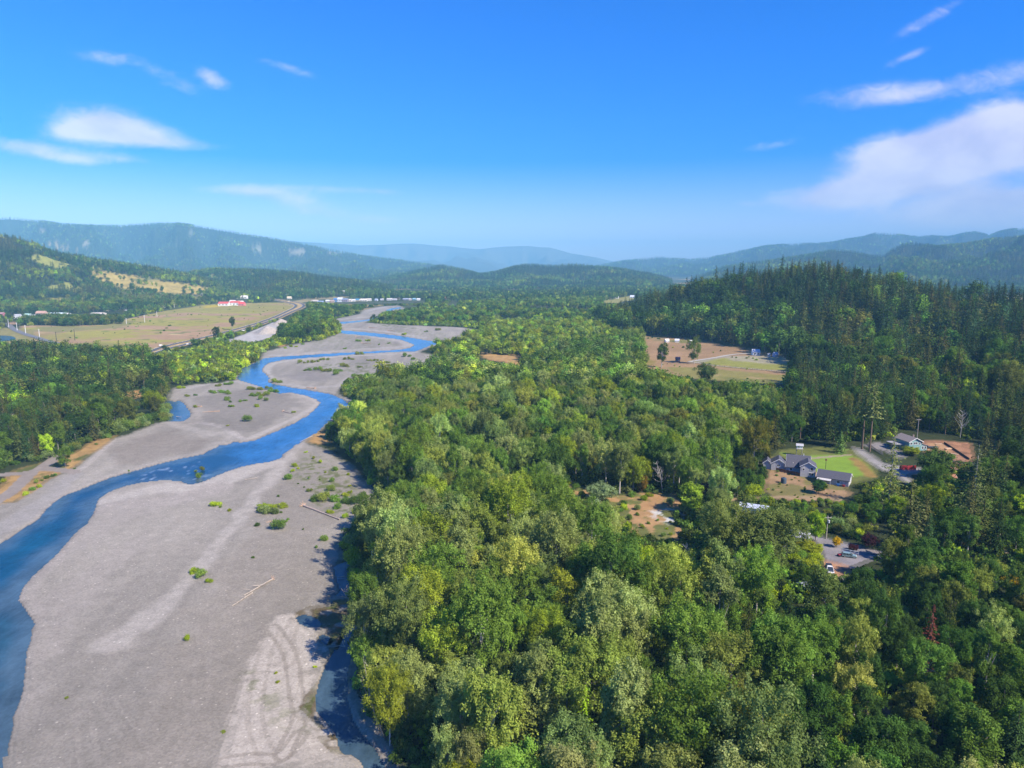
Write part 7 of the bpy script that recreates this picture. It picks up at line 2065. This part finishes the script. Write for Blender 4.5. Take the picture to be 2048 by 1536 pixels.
for (px, py, w, tn) in BUSH:
    x, y = G(px, py)
    d = math.hypot(math.hypot(x, y), HC)
    wm = w * d / F
    nb_ = 1 if wm < 6 else min(6, int(wm / 3.4))
    for k_ in range(nb_):
        o_ = 0 if nb_ == 1 else (k_ + .5) / nb_ - .5
        bx_.append((x + o_ * wm, y + (random.uniform(-1, 1) * wm * .16 if nb_ > 1 else 0), gz(x, y) - .1, (wm if nb_ == 1 else wm / nb_ * random.uniform(1.1, 1.7)) / 2 / 2.3, tn, random.uniform(0, 6.28)))
SPA = np.array(SPECIALS)
ALL = {k: np.concatenate(v) for k, v in PLANTS.items()}
for k in ALL:        # keep the scattered plants off the singled-out ones
    P_ = ALL[k]
    dd = np.hypot(P_[:, 0, None] - SPA[None, :, 0], P_[:, 1, None] - SPA[None, :, 1])
    own = dict(cottonwood=3.0, alder=2.4, fir=2.4, willow=.8)[k]
    ALL[k] = P_[~(dd < SPA[None, :, 2] + own * P_[:, 3, None] * .6).any(1)]
ALL['willow'] = np.concatenate([np.array(bx_), ALL['willow']])
SPEC = dict(cottonwood=(COTTON, COTTON_F, T_COT), alder=(ALDER, ALDER_F, T_ALD), fir=(FIR, FIR_F, T_FIR), willow=(WILLOW, WILLOW_F, T_WIL))
N_ONE = dict(cottonwood=280, alder=285, fir=275, willow=290)
LABELS = {}
for k, (near, far, tones) in SPEC.items():
    P_ = ALL[k]
    d = np.hypot(P_[:, 0], P_[:, 1])
    hgt = {'cottonwood': 17.5, 'alder': 14, 'fir': 30, 'willow': 2.8}[k]
    px, py = PROJ(P_[:, 0], P_[:, 1], P_[:, 2] + hgt * P_[:, 3] * .8)
    seen = (px > -10) & (px < 2058) & (py < 1530)
    order = np.argsort(np.where(seen, d / (P_[:, 3] ** .8), 1e9))
    if k == 'willow':      # the bushes in the open first
        order = np.concatenate([np.arange(len(bx_)), [i for i in order if i >= len(bx_)]])
    pick = order[:N_ONE[k]]
    pick = pick[seen[pick]]
    rest = np.ones(len(P_), bool); rest[pick] = False
    nm, word, cat = KINDS[k]
    q33, q66 = np.quantile(P_[pick, 3], [.33, .67])
    info = []
    for i in pick:
        x, y, z, s, tn, rot = P_[i]
        sh = near[int(RNG.integers(len(near)))]
        tname, tc_ = tones[int(tn)]
        tone = np.array(tc_) * LIVE * math.exp(RNG.normal() * .16) * RNG.uniform(.93, 1.07, 3)
        zs = (RNG.uniform(.95, 1.28) if k == 'cottonwood' else RNG.uniform(.9, 1.12)) * (min(1.0, 1.0 / max(s, .01)) ** .3 if k == 'willow' and s > 1 and i < len(bx_) else 1.0)
        t = plant(nm, sh, x, y, z, s, rot, tone, 'foliage' if k == 'willow' else 'crown', zs)
        dl = np.hypot(LMW[:, 0] - x, LMW[:, 1] - y); j = int(dl.argmin())
        size = ('low' if k == 'willow' else 'small') if s < q33 else ('large' if k == 'willow' else 'tall') if s > q66 else 'mid-sized'
        info.append((t, (size, tname, word, j), dl[j]))
    groups = {}
    for t, key, dl in info: groups.setdefault(key, []).append((dl, t))
    for (size, tname, w_, j), mem in groups.items():
        mem.sort(key=lambda a: a[0])
        for r_, (dl, t) in enumerate(mem):
            lab = f"{size} {tname} {w_}, " + (ORD[r_] + ' ' if len(mem) > 1 and r_ < len(ORD) else 'nearest ' if r_ == 0 else 'beyond the others near ') + "to " * (r_ < len(ORD)) + LM[j][0]
            lab = lab.replace('nearest to', 'nearest')
            tag(t, lab, cat, GROUPS[k])
    far_m = d >= 520
    if (rest & ~far_m).any(): scatter_stuff({'cottonwood': 'cottonwood_stand', 'alder': 'alder_stand', 'fir': 'fir_stand', 'willow': 'willow_scrub'}[k], P_[rest & ~far_m], near, tones, .2)
    scatter_stuff({'cottonwood': 'cottonwood_forest', 'alder': 'alder_forest', 'fir': 'fir_forest', 'willow': 'willow_thicket'}[k], P_[rest & far_m], far, tones, .34)
scatter_stuff('undergrowth', np.concatenate(UNDER), WILLOW_F, T_WIL, .3)
scatter_stuff('conifer_hillside', np.concatenate(FAR['hill_fir']), FIR_X, T_FIR, .45)
scatter_stuff('woodland_hillside', np.concatenate(FAR['hill_broadleaf']), ROUND_X, T_ALD, .45)
